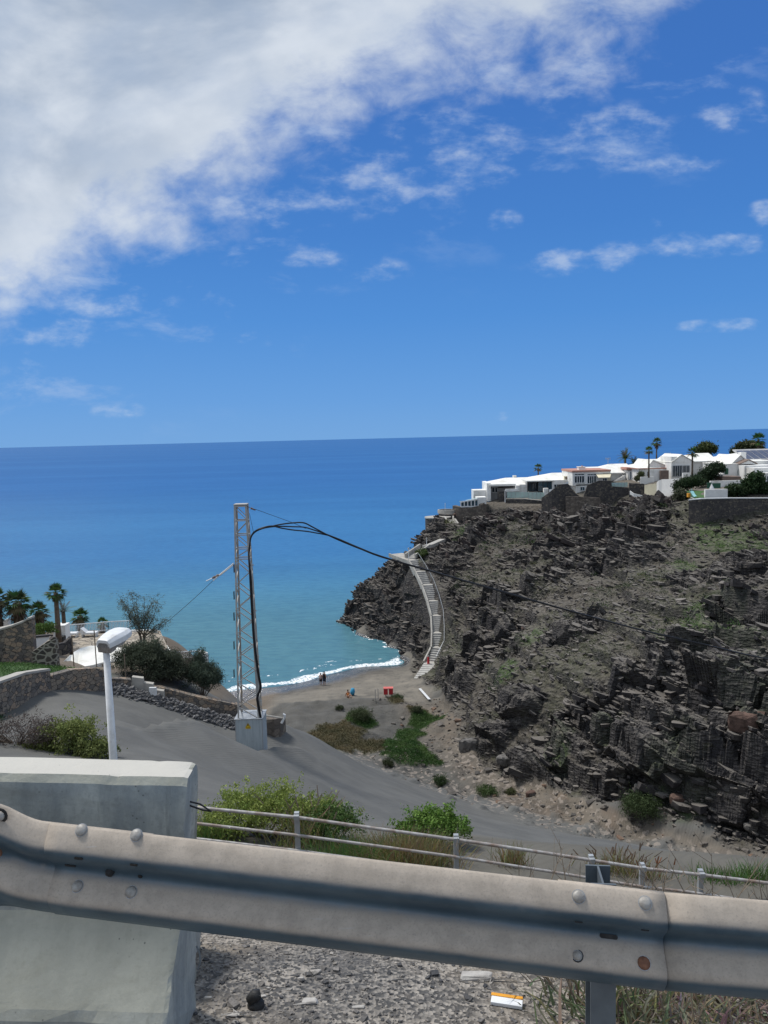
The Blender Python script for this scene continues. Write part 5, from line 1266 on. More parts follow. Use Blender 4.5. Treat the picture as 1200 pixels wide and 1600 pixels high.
def glassrail(label, px0, px1, pyt, pyb, Y, n=4, Yb=None):
    x0, x1, z0, z1 = XZ(px0, px1, pyt, pyb, Y); Yb = Yb or Y; t_ = thing('glass_balustrade', label, 'balustrade', (x0, Y, z0))
    for k in range(n):
        a = x0+(x1-x0)*k/n; b = x0+(x1-x0)*(k+1)/n-.05; ya = Y+(Yb-Y)*k/n; yb = Y+(Yb-Y)*(k+1)/n
        MB().prism([Vector((a,ya,z0)), Vector((b,yb,z0)), Vector((b,yb,z1)), Vector((a,ya,z1))], (0, .03, 0)).build('pane', MT['palegls'], t_)
        MB().bar((a,ya,z0-.1), (a,ya,z1+.03), .06).build('post', MT['galv'], t_)
    return t_
glassrail('pale green glass balustrade left of the thin black column', 792, 825, 768.5, 777.5, 158.2, 5, 157)
glassrail('pale green glass balustrade under the dark glass room', 826, 849, 769, 779.5, 156.8, 4, 155.6)
v = thing('villa', 'villa with a dark glazed room and low white hipped roof beside the palm', 'villa', vbase(850, 768, 160))
blk(v, 'wall', 863, 893, 750, 770, 160, 8, 'white', 1); blk(v, 'pier', 850, 857, 763, 774, 157.5, 1, 'white', .8); blk(v, 'rear_wall', 826, 863, 752, 768, 161.5, 6, 'white', 1)
win(v, 825.5, 839.5, 753.5, 767, 161.4, 3, glass='glassdark', fr='blackplastic', fw=.12); win(v, 841, 862.5, 753, 767, 160.6, 3, glass='glassblue', fr='blackplastic', fw=.12)
blk(v, 'flat_roof', 823, 866, 750.8, 752.4, 159.5, 6, 'whiteroof')
blk(v, 'column', 824, 825.2, 753, 776, 157.6, .15, 'blackplastic'); win(v, 866, 873, 757, 762, 159.9, 2, fw=.08)
hip(v, 'roof', 836, 893, 751, 161, 13, 862, 884, 738.5, over=.2)
wall('parapet', 'white sloping parapet stepping up beside the glass room villa', [(858,765,772,153),(868,763,770,152),(876,758,766,151.5),(888,752,760,151)], 'whitepaint', thick=.3, depth=.1)
a = thing('air_conditioner', 'round fan unit on the white hipped roof', 'air conditioner', vbase(885, 750, 160.6)); blk(a, 'case', 881.5, 888, 744, 750, 160.4, .6, 'cream'); x0, x1, z0, z1 = XZ(883, 887, 745, 749, 160.38); MB().tube([((x0+x1)/2, 160.39, (z0+z1)/2), ((x0+x1)/2, 160.34, (z0+z1)/2)], .25, 12).build('fan', MT['brown'], a)
v = thing('villa', 'villa with a pink coping band and big white framed windows', 'villa', vbase(925, 757, 156))
blk(v, 'wall', 894.5, 942, 738, 757, 156, 9, 'white', .2); blk(v, 'lower_wall', 900, 922, 757, 771, 156, 6, 'white', 1.2); blk(v, 'recess_wall', 942, 954, 738, 757, 158.2, 6, 'cream', .5)
blk(v, 'coping', 894, 954.5, 734.5, 737.3, 155.8, 9.5, 'pink'); blk(v, 'fascia', 894.5, 954, 737.4, 740, 155.95, 9.2, 'white')
win(v, 898, 912.5, 744, 754, 156, 4, glass='glassdark', fw=.14); win(v, 898, 912.5, 740.4, 742.2, 156, 3, fw=.08); win(v, 918, 931, 744, 755, 156, 4, fw=.14); win(v, 918, 931, 740.8, 742.4, 156, 3, fw=.08)
win(v, 907, 913, 761, 766, 156, 2, glass='glassblue', fw=.1); win(v, 941, 948, 747.5, 751.5, 158.2, 2, fw=.1)
c_ = blk(v, 'chimney', 904.5, 914.5, 730.3, 734.6, 158, 1.6, 'white'); blk(v, 'chimney_cap', 904, 915, 729.2, 730.2, 157.9, 1.8, 'whiteroof'); MB().tube([W(909.5, 729, y=158.8), W(909.5, 727.5, y=158.8)], .2, 8).build('pot', MT['pink'], v)
x0, x1, z0, z1 = XZ(930, 954, 741, 745.5, 156); MB().prism([Vector((x0,153.6,z0)), Vector((x0+.15,155.9,z1)), Vector((x1+.1,155.9,z1)), Vector((x1-.8,153.6,z0))], (0, 0, .07)).build('awning', MT['cream'], v)
v = thing('villa', 'villa with a broad white hipped roof behind the pink coped one', 'villa', vbase(965, 750, 160))
hip(v, 'roof', 936, 993, 738.5, 159.5, 13, 951, 979, 724.5, over=.2); blk(v, 'wall', 954.5, 984, 739, 756, 160, 9, 'white', .8); blk(v, 'flat_roof', 920, 946, 731, 735.5, 165, 6, 'whiteroof')
blk(v, 'annex_wall', 981, 997, 735, 752, 158, 6, 'white', .8); blk(v, 'annex_roof', 979, 997.5, 730.5, 734, 157.6, 4, 'pink'); win(v, 984.5, 989, 737, 748, 158, 1, 'door', 'glassblue', fw=.12); win(v, 991.5, 995.5, 737, 748, 158, 1, 'door', 'glassblue', fw=.12)
st_ = MB()
for k in range(6): x0, x1, z0, z1 = XZ(958+k*3.2, 961.2+k*3.2, 752-k*1.9, 757, 158.6); st_.box(x0, x1, 158.6-.002*k, 159.2, z0-.3, z1)
st_.build('outside_stair', MT['white'], v)
def antenna(px, pyt, pyb, Y, label):
    t_ = thing('tv_antenna', label, 'antenna', W(px, pyb, y=Y)); a = W(px, pyt, y=Y); b = W(px, pyb, y=Y)
    MB().tube([b, a], .05, 5).build('mast', MT['galv'], t_); m = MB(); m.bar(a-Vector((.55,0,.1)), a+Vector((.55,0,-.1)), .05)
    for k in range(6): q = a+Vector((-.5+.2*k, 0, -.1)); m.bar(q-Vector((0,0,.25)), q+Vector((0,0,.25)), .035)
    m.build('elements', MT['galv'], t_)
antenna(950, 716, 727, 166, 'television antenna on the roof behind the pink coped villa'); antenna(1044, 708, 716, 162, 'television antenna on the brown chimney block')
pc_ = slab('pool_cover', 'blue cover over a small pool beside the awning terrace', 'pool cover', [(W(955,758,y=152).x,150.6),(W(973,758,y=152).x,150.6),(W(973,758,y=152).x,153.5),(W(955,758,y=152).x,153.5)], W(964, 756, y=151).z, 'white', .3)
pc_.data.materials[0] = pmat('blue_pool_cover', (.03,.16,.42), None, 2, .5)
glassrail('low pale glass balustrade in front of the blue pool cover', 955, 981, 754, 761, 148.3, 5)
v = thing('villa', 'small white villa with a reddish coping behind two slim palms', 'villa', vbase(1025, 745, 152))
hip(v, 'roof', 997, 1032, 731.5, 153, 11, 1018, 1022, 719, over=.2); blk(v, 'rear_roof', 1022, 1049, 718.5, 731, 160, 6, 'whiteroof', 1)
gable(v, 'gable', 1012, 1047, 731, 1020, 719.5, 153.6, 9); blk(v, 'coping', 997, 1047, 731.2, 732.7, 152.6, 8, 'pink'); blk(v, 'wall', 999, 1050, 732.8, 750, 152.9, 6, 'white', 1)
win(v, 1001, 1007, 737, 743, 152.9, 1, fw=.1); win(v, 1011, 1015, 737, 744, 152.9, 1, fw=.1)
blk(v, 'terrace_wall', 1001, 1022, 745, 757, 149, .4, 'white', .6); blk(v, 'terrace_wall', 1015, 1036, 733.5, 753, 150.2, .4, 'white', .5); blk(v, 'brown_panel', 1032, 1045, 735, 748, 149.6, .5, 'brown', .5)
wall('garden_wall', 'beige garden wall standing on the rocks', [(1007,758,776,143),(1026,755,772,141)], 'cream', depth=1.0, thick=.3)
wall('garden_wall', 'white wall with a curved rising top standing on the dark rocks', [(1026,754,774,141),(1029,751,774,140.5),(1034,749,772,140),(1048,748.5,766,138),(1063,748,768,136)], 'white', depth=2.5, thick=.3)
v = thing('chimney_block', 'brown masonry block on the roofline under an antenna', 'chimney', vbase(1044, 719, 160)); blk(v, 'stack', 1039, 1048, 713, 720, 160, 2, 'brown', 1); blk(v, 'cap', 1036, 1050, 716, 720, 159.8, 2.5, 'brown', 1)
v = thing('villa', 'villa with a wide white gable over dark glazing and a long pale roof', 'villa', vbase(1065, 745, 150))
blk(v, 'wall', 1049, 1081, 722, 746, 150, 8, 'white', 1); gable(v, 'gable', 1051, 1083, 722, 1065, 711, 149.9, 9); blk(v, 'gable_side', 1049, 1058, 713.5, 722, 150.1, 6, 'white')
win(v, 1051.5, 1065, 728, 744, 149.9, 4, glass='glassdark', fr='galv', fw=.1); win(v, 1067, 1077, 728, 738, 149.9, 2, glass='glassdark', fr='galv', fw=.1)
hip(v, 'main_roof', 1066, 1121, 720.5, 151.5, 12, 1084, 1107, 708, mat='whiteroof', over=.2); blk(v, 'side_wall', 1081, 1118, 720.5, 744, 151.8, 9, 'white', 1)
blk(v, 'garden_parapet', 1067, 1082, 739, 748, 146, .4, 'white', 1)
v = thing('villa', 'right hand villa with green shutters and solar panels on its roof', 'villa', vbase(1150, 755, 140))
blk(v, 'wall', 1130, 1163, 726, 762, 140, 9, 'white', .5); blk(v, 'flat_roof', 1129.6, 1163.5, 724.6, 726, 139.9, 9, 'whiteroof')
for a_ in ((1132.5,1138,732,741),(1153,1158.5,733.5,742)):
    f = blk(v, 'shutter', *a_, 139.9, .06, 'greenpaint')
hip(v, 'roof', 1122, 1158, 720, 147, 10, 1147, 1166, 708, over=.2); gable(v, 'gable', 1143, 1172, 726, 1156.5, 712, 141.5, 9)
gable(v, 'small_gable', 1157, 1181, 725, 1170, 719, 139.5, 6, rmat='brown')
x0, x1, z0, z1 = XZ(1160, 1208, 710.5, 719, 149); rf = MB().prism([Vector((x0,148,z0)), Vector((x1+8,148,z0)), Vector((x1+7,154,z1+.8)), Vector((x0+.3,154,z1+.8))], (0, 0, .2)).build('solar_roof', MT['grey'], v)
m_sp = pmat('solar_panel_glass', (.05,.06,.10), (.08,.09,.13), 2, .2)
for k in range(7):
    a = x0+.6+k*1.35; MB().prism([Vector((a,148.3,z0+.26)), Vector((a+1.2,148.3,z0+.26)), Vector((a+1.2,153,z0+.22+(z1+.8-z0)*5/6)), Vector((a,153,z0+.22+(z1+.8-z0)*5/6))], (0, 0, .06)).build('solar_panel', m_sp, rf)
blk(v, 'chimney', 1158, 1166, 706.5, 711, 146, 1.2, 'white', .6); blk(v, 'front_block', 1163, 1210, 727, 766, 137.5, 8, 'white', .5); blk(v, 'upper_block', 1172, 1215, 720, 727, 141, 9, 'whiteroof', .3)
blk(v, 'near_block', 1178, 1215, 731, 770, 134.5, 3, 'white', .5); blk(v, 'porch', 1194, 1225, 739, 762, 131.5, 3, 'white', .5); win(v, 1190.5, 1193, 738, 756, 134.5, 1, 'door', 'glassdark', fw=.06); win(v, 1198, 1203, 744, 757, 131.5, 2, glass='glassblue', fw=.1)
blk(v, 'pergola_roof', 1129, 1158, 745, 750, 135, 4, 'brown'); blk(v, 'garden_wall', 1110, 1161, 751, 756, 132, .4, 'white', 2.6)
blk(v, 'upper_terrace', 1104, 1130, 741, 743, 137, 3, 'white', .1); blk(v, 'fence_panel', 1095, 1129, 743.2, 749, 138, .2, 'grey', 1)
for a_ in ((1105,1112,754,762),(1113,1126,755,762)): blk(v, 'green_gate', *a_, 127.5, .1, 'greenpaint', .1)
blk(v, 'low_wall', 1102, 1137, 764.5, 777, 111.6, .4, 'white', .4)
lz_ = 21.25
m_lawn = pmat('lawn_grass', (.055,.13,.03), (.04,.10,.025), 3, .95, .5, 30)
lw = MB().prism([Vector((W(1074,700,y=122).x, 122, lz_)), Vector((W(1091,700,y=111).x, 111.2, lz_)), Vector((W(1103,700,y=110).x, 110.5, lz_)), Vector((W(1104,700,y=122).x, 122, lz_)), Vector((W(1074,700,y=126).x, 126, lz_))], (0, 0, -.6)).build('lawn', m_lawn, loc=(50, 115, 20.6)); tag(lw, 'clipped green lawn behind the long stone wall', 'lawn')
lw['kind'] = 'structure'
# garden slide
p = W(1080, 777, y=113.6); s_ = thing('garden_slide', 'pale blue children slide on the lawn', 'slide', p)
a = W(1081, 767.5, y=114); b = W(1087, 776.5, y=113); m = MB(); m.bar(a, a.lerp(b, .5)-Vector((0,0,.1)), .5, .06); m.bar(a.lerp(b, .5)-Vector((0,0,.1)), b, .5, .06); m_b = pmat('pale_blue_plastic', (.35,.68,.72), None, 4, .5)
m.build('chute', m_b, s_); m = MB(); m.bar(a+Vector((-.3,0,.15)), W(1079, 777, y=114.2), .08).bar(a+Vector((.1,.3,.3)), W(1082, 777, y=114.4), .08); m.build('ladder', m_b, s_)
MB().box(W(1075.5,775,y=113.8).x, W(1079,775,y=113.8).x, 113.8, 114.4, W(1077,777,y=113.8).z, W(1077,771,y=113.8).z).build('base_box', MT['orange'], s_)
# parasol / white umbrella on the far terrace
p = W(1112, 762, y=124); u_ = thing('parasol', 'small closed white parasol by the green gates', 'parasol', W(1112, 765, y=124)); MB().tube([p-Vector((0,0,.3)), p+Vector((0,0,.7))], .04, 6).build('pole', MT['whitepaint'], u_); MB().tube([p-Vector((0,0,.25)), p+Vector((0,0,.15)), p+Vector((0,0,.6))], [.45,.25,.05], 10).build('canopy', MT['whitepaint'], u_)

# --- stairs down the headland
def stair_flight(parent, a, b, wa, wb, nst, side=None):
    a = Vector(a); b = Vector(b); d = b-a; dh = Vector((d.x, d.y, 0)); r = Vector((dh.y, -dh.x, 0)).normalized(); m = MB()
    for k in range(nst):
        p = a+dh*(k/nst); q = a+dh*((k+1.0)/nst); w0 = wa+(wb-wa)*k/nst; z_ = a.z+d.z*(k+1)/nst
        l0 = p-r*w0/2; r0 = p+r*w0/2; l1 = q-r*w0/2; r1 = q+r*w0/2
        for v_ in (l0, r0, l1, r1): v_.z = 0
        zb = a.z+d.z*k/nst-.7
        m.add([l0+Vector((0,0,zb)), r0+Vector((0,0,zb)), r1+Vector((0,0,zb)), l1+Vector((0,0,zb)), l0+Vector((0,0,z_)), r0+Vector((0,0,z_)), r1+Vector((0,0,z_)), l1+Vector((0,0,z_))],
              [[0,3,2,1],[4,5,6,7],[0,1,5,4],[1,2,6,5],[2,3,7,6],[3,0,4,7]])
    return m.build('flight', MT['steps'], parent), r
def step_mat():
    m, t, b, oc, g = newmat('step_concrete'); s = t.node('ShaderNodeSeparateXYZ'); t.l.new(g.outputs['Normal'], s.inputs[0])
    c = t.mix(t.rng(t.noise(oc, 1.5, 5, .6), .35, .65), (.46,.45,.42), (.36,.35,.33)); c = t.mix(t.rng(s.outputs[2], .2, .8), t.mix(1.0, c, (.98,.98,1.0), 'MULTIPLY'), c)
    t.l.new(c, b.inputs['Base Color']); b.inputs['Roughness'].default_value = .9; return m
MT['steps'] = step_mat()
stairs = thing('stone_staircase', 'long pale concrete staircase climbing from the cove up the headland', 'staircase', W(664, 1060, z=1.0))
# low fan flight, then climbing flights separated by landings
pth = [W(px, py, y=stY(py)) for px, py in ((672,1036),(684,1012),(684.5,989),(683,962),(677,939),(668,914),(657,893),(646,875))]
foot = W(663, 1061, z=.95)
stair_flight(stairs, foot, pth[0], 2.6, 1.5, 8)
wds = [1.35,1.4,1.45,1.45,1.45,1.45,1.5,1.5]
for i in range(len(pth)-1):
    a, b = pth[i], pth[i+1]; d = (b-a); dh = Vector((d.x, d.y, 0)).normalized()
    a2 = a+dh*.75; 
    _, r = stair_flight(stairs, a2, b, wds[i], wds[i+1], max(4, int(abs(b.z-a2.z)/.21)))
    MB().prism([a-dh*.15-r*.8, a-dh*.15+r*.8, a2+r*.8, a2-r*.8], (0, 0, .03)).build('landing', MT['concpale'], stairs)
    o1 = -r*.88
    MB().bar(a+o1+Vector((0,0,-.05)), b+o1+Vector((0,0,-.05)), .20, .6).build('parapet', MT['concpale'], stairs)
    o2 = r*.86; m = MB(); m.bar(a+o2+Vector((0,0,.95)), b+o2+Vector((0,0,.95)), .05)
    for k in range(3): q = a.lerp(b, k/3)+o2; m.bar(q-Vector((0,0,.3)), q+Vector((0,0,.95)), .05)
    m.build('handrail', MT['galv'], stairs)
# platform at the top and second flight to the right
pt = W(640, 871, y=118.5)
MB().prism([W(608,866,y=121), W(622,870,y=119), W(640,878,y=116.8), W(652,878,y=117), W(648,869,y=120), W(628,864,y=122.5)], (0, 0, -.5)).build('platform', MT['concpale'], stairs)
MB().bar(W(608,867,y=121)+Vector((0,0,.0)), W(640,879,y=117)+Vector((0,0,.0)), .2, .5).build('parapet', MT['concpale'], stairs)
a = W(641, 872, y=118.6); b = W(664, 856, y=124)
stair_flight(stairs, a, b, 1.5, 1.4, 16); d = Vector((b.x-a.x, b.y-a.y, 0)).normalized(); r = Vector((d.y, -d.x, 0))
for s_ in (-.85, .85): MB().bar(a+r*s_+Vector((0,0,.3)), b+r*s_+Vector((0,0,.3)), .22, .7).build('parapet', MT['concpale'], stairs)
pa = [W(664,856,y=124), W(672,854,y=127), W(681,850,y=131), W(690,846,y=134), W(700,843,y=137), W(711,840,y=140), W(717,834,y=144), W(718,828,y=148)]
pth2 = thing('hillside_path', 'narrow pale path climbing from the stair top to the round lookout', 'path', pa[0])
m = MB()
for i in range(len(pa)-1): m.bar(pa[i]+Vector((0,0,.15)), pa[i+1]+Vector((0,0,.15)), 1.0, .5)
m.build('paving', MT['concpale'], pth2)
a = W(711, 827, y=149); b = W(701, 812, y=155)
st2 = thing('lookout_stair', 'short steep stair with pale sides below the round lookout', 'staircase', a)
_, r = stair_flight(st2, a, b, 1.6, 1.6, 14)
for s_ in (-.9, .9): MB().bar(a+r*s_+Vector((0,0,.35)), b+r*s_+Vector((0,0,.35)), .3, .9).build('parapet', MT['concpale'], st2)
# round lookout
lo = thing('lookout_terrace', 'round lookout terrace of dark stone with a pale rim', 'terrace', W(685, 815, y=157))
c0 = W(684, 809, y=157); 
def drum(c, r, h, n=28): return [Vector((c.x+r*math.cos(2*math.pi*k/n), c.y+r*math.sin(2*math.pi*k/n), c.z-h)) for k in range(n)]
MB().prism(drum(c0, 2.6, 2.4), (0, 0, 2.4)).build('drum', MT['stonedark'], lo); MB().prism(drum(c0+Vector((0,0,.003)), 2.7, 0), (0, 0, .22)).build('rim', MT['concpale'], lo)
c1 = W(699, 803, y=159.5); MB().prism(drum(c1, 1.9, 3), (0, 0, 3)).build('upper_drum', MT['stonedark'], lo)
m = MB(); ring = drum(c1, 1.9, -.55); 
for k in range(28): m.bar(ring[k], ring[(k+1) % 28], .25, .7)
m.build('parapet', MT['concpale'], lo)
for px, y0, y1, Y, lb_ in ((695.5,786,801,158.5,'white flagpole on the round lookout'),(698,828,842,141,'lamp post below the lookout stair'),(638.3,858,873,118,'lamp post at the top landing of the long stairs'),(666.5,842,855,124.6,'lamp post at the bend of the hillside path'),(664.5,898,918,114,'lamp post beside the upper flights'),(689.5,967,975,106.5,'short post beside the lower flights')):
    a = W(px, y0, y=Y); b = W(px, y1, y=Y); t_ = thing('lamp_post', lb_, 'post', b); MB().tube([b-Vector((0,0,.5)), a], [.07,.05], 6).build('pole', MT['whitepaint'], t_)
    if 'lamp' in lb_: MB().tube([a, a+Vector((0,0,.22))], [.14,.10], 8).build('lantern', MT['galvpale'], t_)
q = W(669.3, 1036, y=stY(1036)-.3); rp_ = thing('red_post', 'slim red post at the foot of the long stairs', 'post', q); MB().tube([q-Vector((0,0,.1)), q+Vector((0,0,.85))], [.17,.13], 8).build('post', MT['redpaint'], rp_); MB().tube([q+Vector((0,0,.85)), q+Vector((0,0,1.02))], [.11,.07], 8).build('cap', MT['palestone'], rp_)

# --- beach things
q = hit(607, 1089); rb = thing('equipment_box', 'bright red lifeguard equipment box on legs on the beach', 'box', q)
for dx in (-.30, .30): MB().box(q.x+dx-.24, q.x+dx+.24, q.y-.3, q.y+.3, q.z+.35, q.z+1.0).build('cabinet', MT['redpaint'], rb, bevel=.03); MB().box(q.x+dx-.05, q.x+dx+.05, q.y-.05, q.y+.05, q.z-.1, q.z+.35).build('leg', MT['galv'], rb)
MB().box(q.x-.56, q.x+.56, q.y-.33, q.y+.33, q.z+1.003, q.z+1.10).build('lid', pmat('faded_red', (.68,.16,.14), None, 3, .6), rb)
a = hit(656, 1078); b = hit(671, 1097); bd = MB().bar(a+Vector((0,0,.12)), b+Vector((0,0,.25)), .28, .06).build('plank', MT['whitepaint'], loc=a); tag(bd, 'long white plank lying on the sand near the rocks', 'plank')
for px, py, lb_, h_ in ((591,1102,'tall pale stake standing in the beach sand',1.9),(586.5,1098,'thin second stake just left of the tall pale one',1.4)):
    q = hit(px, py); tag(MB().tube([q-Vector((0,0,.3)), q+Vector((.02,0,h_))], .045, 6).build('stake', MT['palestone'], loc=q), lb_, 'stake')

# --- people
def person(label, base, joints, radii, edges, clothes, rz=0, scale=1.0):
    """skinned figure; joints in metres around the feet"""
    t_ = thing('person', label, 'person', base, rz=rz)
    me = bpy.data.meshes.new('body'); me.from_pydata([tuple(Vector(j)*scale) for j in joints], edges, []); o = bpy.data.objects.new('body', me); COL.objects.link(o); o.parent = t_
    md = o.modifiers.new('skin', 'SKIN'); sk = me.skin_vertices if me.skin_vertices else None
    if not me.skin_vertices: 
        bm = bmesh.new(); bm.from_mesh(me); bm.verts.layers.skin.verify(); bm.to_mesh(me); bm.free()
    for i, r_ in enumerate(radii):
        s_ = me.skin_vertices[0].data[i]; s_.radius = (r_*scale, r_*scale); s_.use_root = (i == 0)
    o.modifiers.new('sub', 'SUBSURF').levels = 1; o.modifiers['sub'].render_levels = 1
    me.materials.append(MT['skin'])
    for nm, fn, mt in clothes: fn().build(nm, mt, t_, local=True, smooth=True)
    return t_
cl = lambda n, c: pmat('cloth_'+n, c, None, 5, .9)
SJ = [(0,0,.95),(0,0,1.15),(0,0,1.38),(0,0,1.50),(0,-.02,1.60),(0,-.02,1.70),(-.19,0,1.40),(-.25,0,1.13),(-.24,-.06,.88),(.19,0,1.40),(.25,.02,1.13),(.23,-.08,.90),
      (-.10,0,.90),(-.11,-.02,.50),(-.12,.05,.06),(-.12,-.10,.03),(.10,0,.90),(.12,-.06,.50),(.13,.0,.06),(.13,-.15,.03)]
SR = [.13,.12,.14,.055,.095,.08,.07,.045,.035,.07,.045,.035,.095,.06,.045,.035,.095,.06,.045,.035]
SE = [(0,1),(1,2),(2,3),(3,4),(4,5),(2,6),(6,7),(7,8),(2,9),(9,10),(10,11),(0,12),(12,13),(13,14),(14,15),(0,16),(16,17),(17,18),(18,19)]
shirt = lambda s: (lambda: MB().tube([(0,0,.88*s),(0,0,1.1*s),(0,0,1.34*s),(0,0,1.46*s)], [.17*s,.16*s,.19*s,.10*s], 12))
shorts = lambda s: (lambda: MB().tube([(-.11*s,0,.93*s),(-.12*s,0,.52*s)], [.12*s,.10*s], 10).tube([(.11*s,0,.93*s),(.12*s,-.03*s,.52*s)], [.12*s,.10*s], 10))
hair = lambda s: (lambda: dome((0,0.0,1.63*s), .105*s, .125*s, (0,.15,1), 12, 4))
g = hit(507, 1071); person('taller person in black top and shorts at the edge of the surf', g, SJ, SR, SE, [('shirt', shirt(1.03), cl('black', (.02,.02,.03))), ('shorts', shorts(1.03), cl('navy', (.02,.03,.06))), ('hair', hair(1.03), cl('hair', (.02,.015,.01)))], rz=2.6, scale=1.03)
g = hit(501.5, 1071); person('shorter person in pale top and dark shorts by the surf', g, SJ, SR, SE, [('shirt', shirt(.9), cl('pale', (.55,.42,.40))), ('shorts', shorts(.9), cl('dark', (.04,.03,.03))), ('hair', hair(.9), cl('hair2', (.03,.02,.012)))], rz=2.9, scale=.9)
TJ = [(0,0,.14),(0,.05,.34),(0,.08,.56),(0,.06,.68),(0,.03,.78),(0,.02,.88),(-.18,.07,.58),(-.26,.12,.34),(-.28,.22,.08),(.18,.07,.58),(.26,-.02,.40),(.20,-.25,.38),
      (-.12,-.05,.12),(-.16,-.38,.42),(-.16,-.62,.06),(-.16,-.74,.04),(.12,-.05,.12),(.16,-.40,.38),(.18,-.66,.06),(.18,-.78,.04)]
g = hit(544, 1090); person('person sitting on the sand in an orange swimsuit', g, TJ, SR, SE, [('swimsuit', lambda: MB().tube([(0,0,.04),(0,.04,.3),(0,.08,.52)], [.17,.16,.18], 12), cl('orange', (.65,.22,.06))), ('hair', lambda: dome((0,.03,.81), .10, .12, (0,.2,1), 12, 4), cl('hair3', (.03,.02,.015)))], rz=.6)
g = hit(551, 1087); pb = thing('beach_towel', 'blue windbreak cloth propped beside the sitting person', 'beach cloth', g)
MB().tube([g+Vector((-.05,0,.10)), g+Vector((0,0,.45)), g+Vector((.05,0,.85))], [.26,.30,.20], 5).build('cloth', cl('blue', (.05,.30,.50)), pb, smooth=True); MB().tube([g+Vector((.1,0,0)), g+Vector((.12,0,.3))], .1, 8).build('bag', cl('navy2', (.03,.04,.10)), pb)
for px, lb_ in ((521.5,'left of two small dark bags on the beach'),(525,'right of two small dark bags on the beach')): g = hit(px, 1078); tag(dome(g, .16, .22, (0,0,1), 9, 3).build('bag', MT['blackplastic'], loc=g), lb_, 'bag')
g = W(711, 814, y=153.4); person('tiny person in black beside the lookout stair', g, SJ, SR, SE, [('shirt', shirt(1), cl('black2', (.02,.02,.02))), ('shorts', shorts(1), cl('black3', (.02,.02,.02))), ('hair', hair(1), cl('hair4', (.02,.015,.01)))])

# ================================================================== VEGETATION AND LOOSE ROCK
def rdir(n):
    d = rng.normal(size=(n, 3)); return d/np.linalg.norm(d, axis=1)[:, None]
def leaf_cloud(P_, size, cols, aspect=.5, updir=None, fold=False):
    """one diamond leaf per point; returns V, F, C"""
    n = len(P_); d = rdir(n)
    if updir is not None: d = d*.7+np.array(updir)*1.0; d /= np.linalg.norm(d, axis=1)[:, None]
    e = rdir(n); s = np.cross(d, e); s /= np.linalg.norm(s, axis=1)[:, None]+1e-9
    L = (size*rng.uniform(.6, 1.3, n))[:, None]; Wd = L*aspect
    a = P_-d*L*.5; b = P_+s*Wd*.5; c = P_+d*L*.5; e_ = P_-s*Wd*.5
    V = np.stack([a, b, c, e_], 1).reshape(-1, 3); Fq = np.arange(4*n).reshape(n, 4)
    return V, Fq, np.repeat(cols, 4, 0)
def clump_points(blobs, nclump, per, csize, shell=.55):
    """blobs (cx,cy,cz,rx,ry,rz); clumps in the outer shell, leaves round each clump"""
    vol = np.array([b[3]*b[4]*b[5] for b in blobs])**.67; ch = rng.choice(len(blobs), nclump, p=vol/vol.sum()); B = np.array(blobs)[ch]
    d = rdir(nclump); d[:, 2] = np.where(d[:, 2] < -.3, -d[:, 2], d[:, 2]); r = shell+(1-shell)*rng.random(nclump)**.6
    r *= 1+.22*rng.normal(size=nclump)
    cc_ = B[:, :3]+d*r[:, None]*B[:, 3:]
    P_ = np.repeat(cc_, per, 0)+rng.normal(size=(nclump*per, 3))*csize*np.repeat(rng.uniform(.6, 1.3, nclump), per)[:, None]
    return P_, np.repeat(np.arange(nclump), per), cc_, d
def bush(name, label, cat, base, blobs, nclump, per, csize, lsize, cA, cB, cdark=.35, aspect=.5, twigs=0, twigc='bark', group=None, up=None, seedc=None):
    t_ = thing(name, label, cat, base, group)
    P_, id_, cc_, d = clump_points(blobs, nclump, per, csize)
    zmin, zmax = P_[:, 2].min(), P_[:, 2].max()
    f = rng.random(nclump)[id_]*.75+rng.random(len(P_))*.25
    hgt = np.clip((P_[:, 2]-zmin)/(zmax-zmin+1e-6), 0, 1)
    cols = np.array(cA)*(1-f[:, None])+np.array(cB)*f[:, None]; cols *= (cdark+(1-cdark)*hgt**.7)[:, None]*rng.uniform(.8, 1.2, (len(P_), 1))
    if seedc is not None: m_s = rng.random(nclump)[id_] < .12; cols[m_s] = np.array(seedc)*rng.uniform(.7, 1.2, (m_s.sum(), 1))
    V, Fq, C_ = leaf_cloud(P_, lsize, cols, aspect, up)
    link_np('foliage', V, Fq, MT['leaf'], t_, col=C_)
    m = MB(); b0 = Vector(base)
    for k in range(twigs or 7):
        c = Vector(cc_[int(rng.integers(0, nclump))]); mid_ = b0.lerp(c, .5)+Vector(rng.normal(size=3)*.06*(c-b0).length)
        r_ = .012*(c-b0).length+.004; m.tube([b0-Vector((0,0,.1)), mid_, c], [r_, r_*.6, r_*.25], 5)
    m.build('branch', MT[twigc], t_); return t_
def GB(px, py, y=None): 
    if y is None: return hit(px, py)
    x = W(px, py, y=y).x; return Vector((x, y, gz(x, y)))
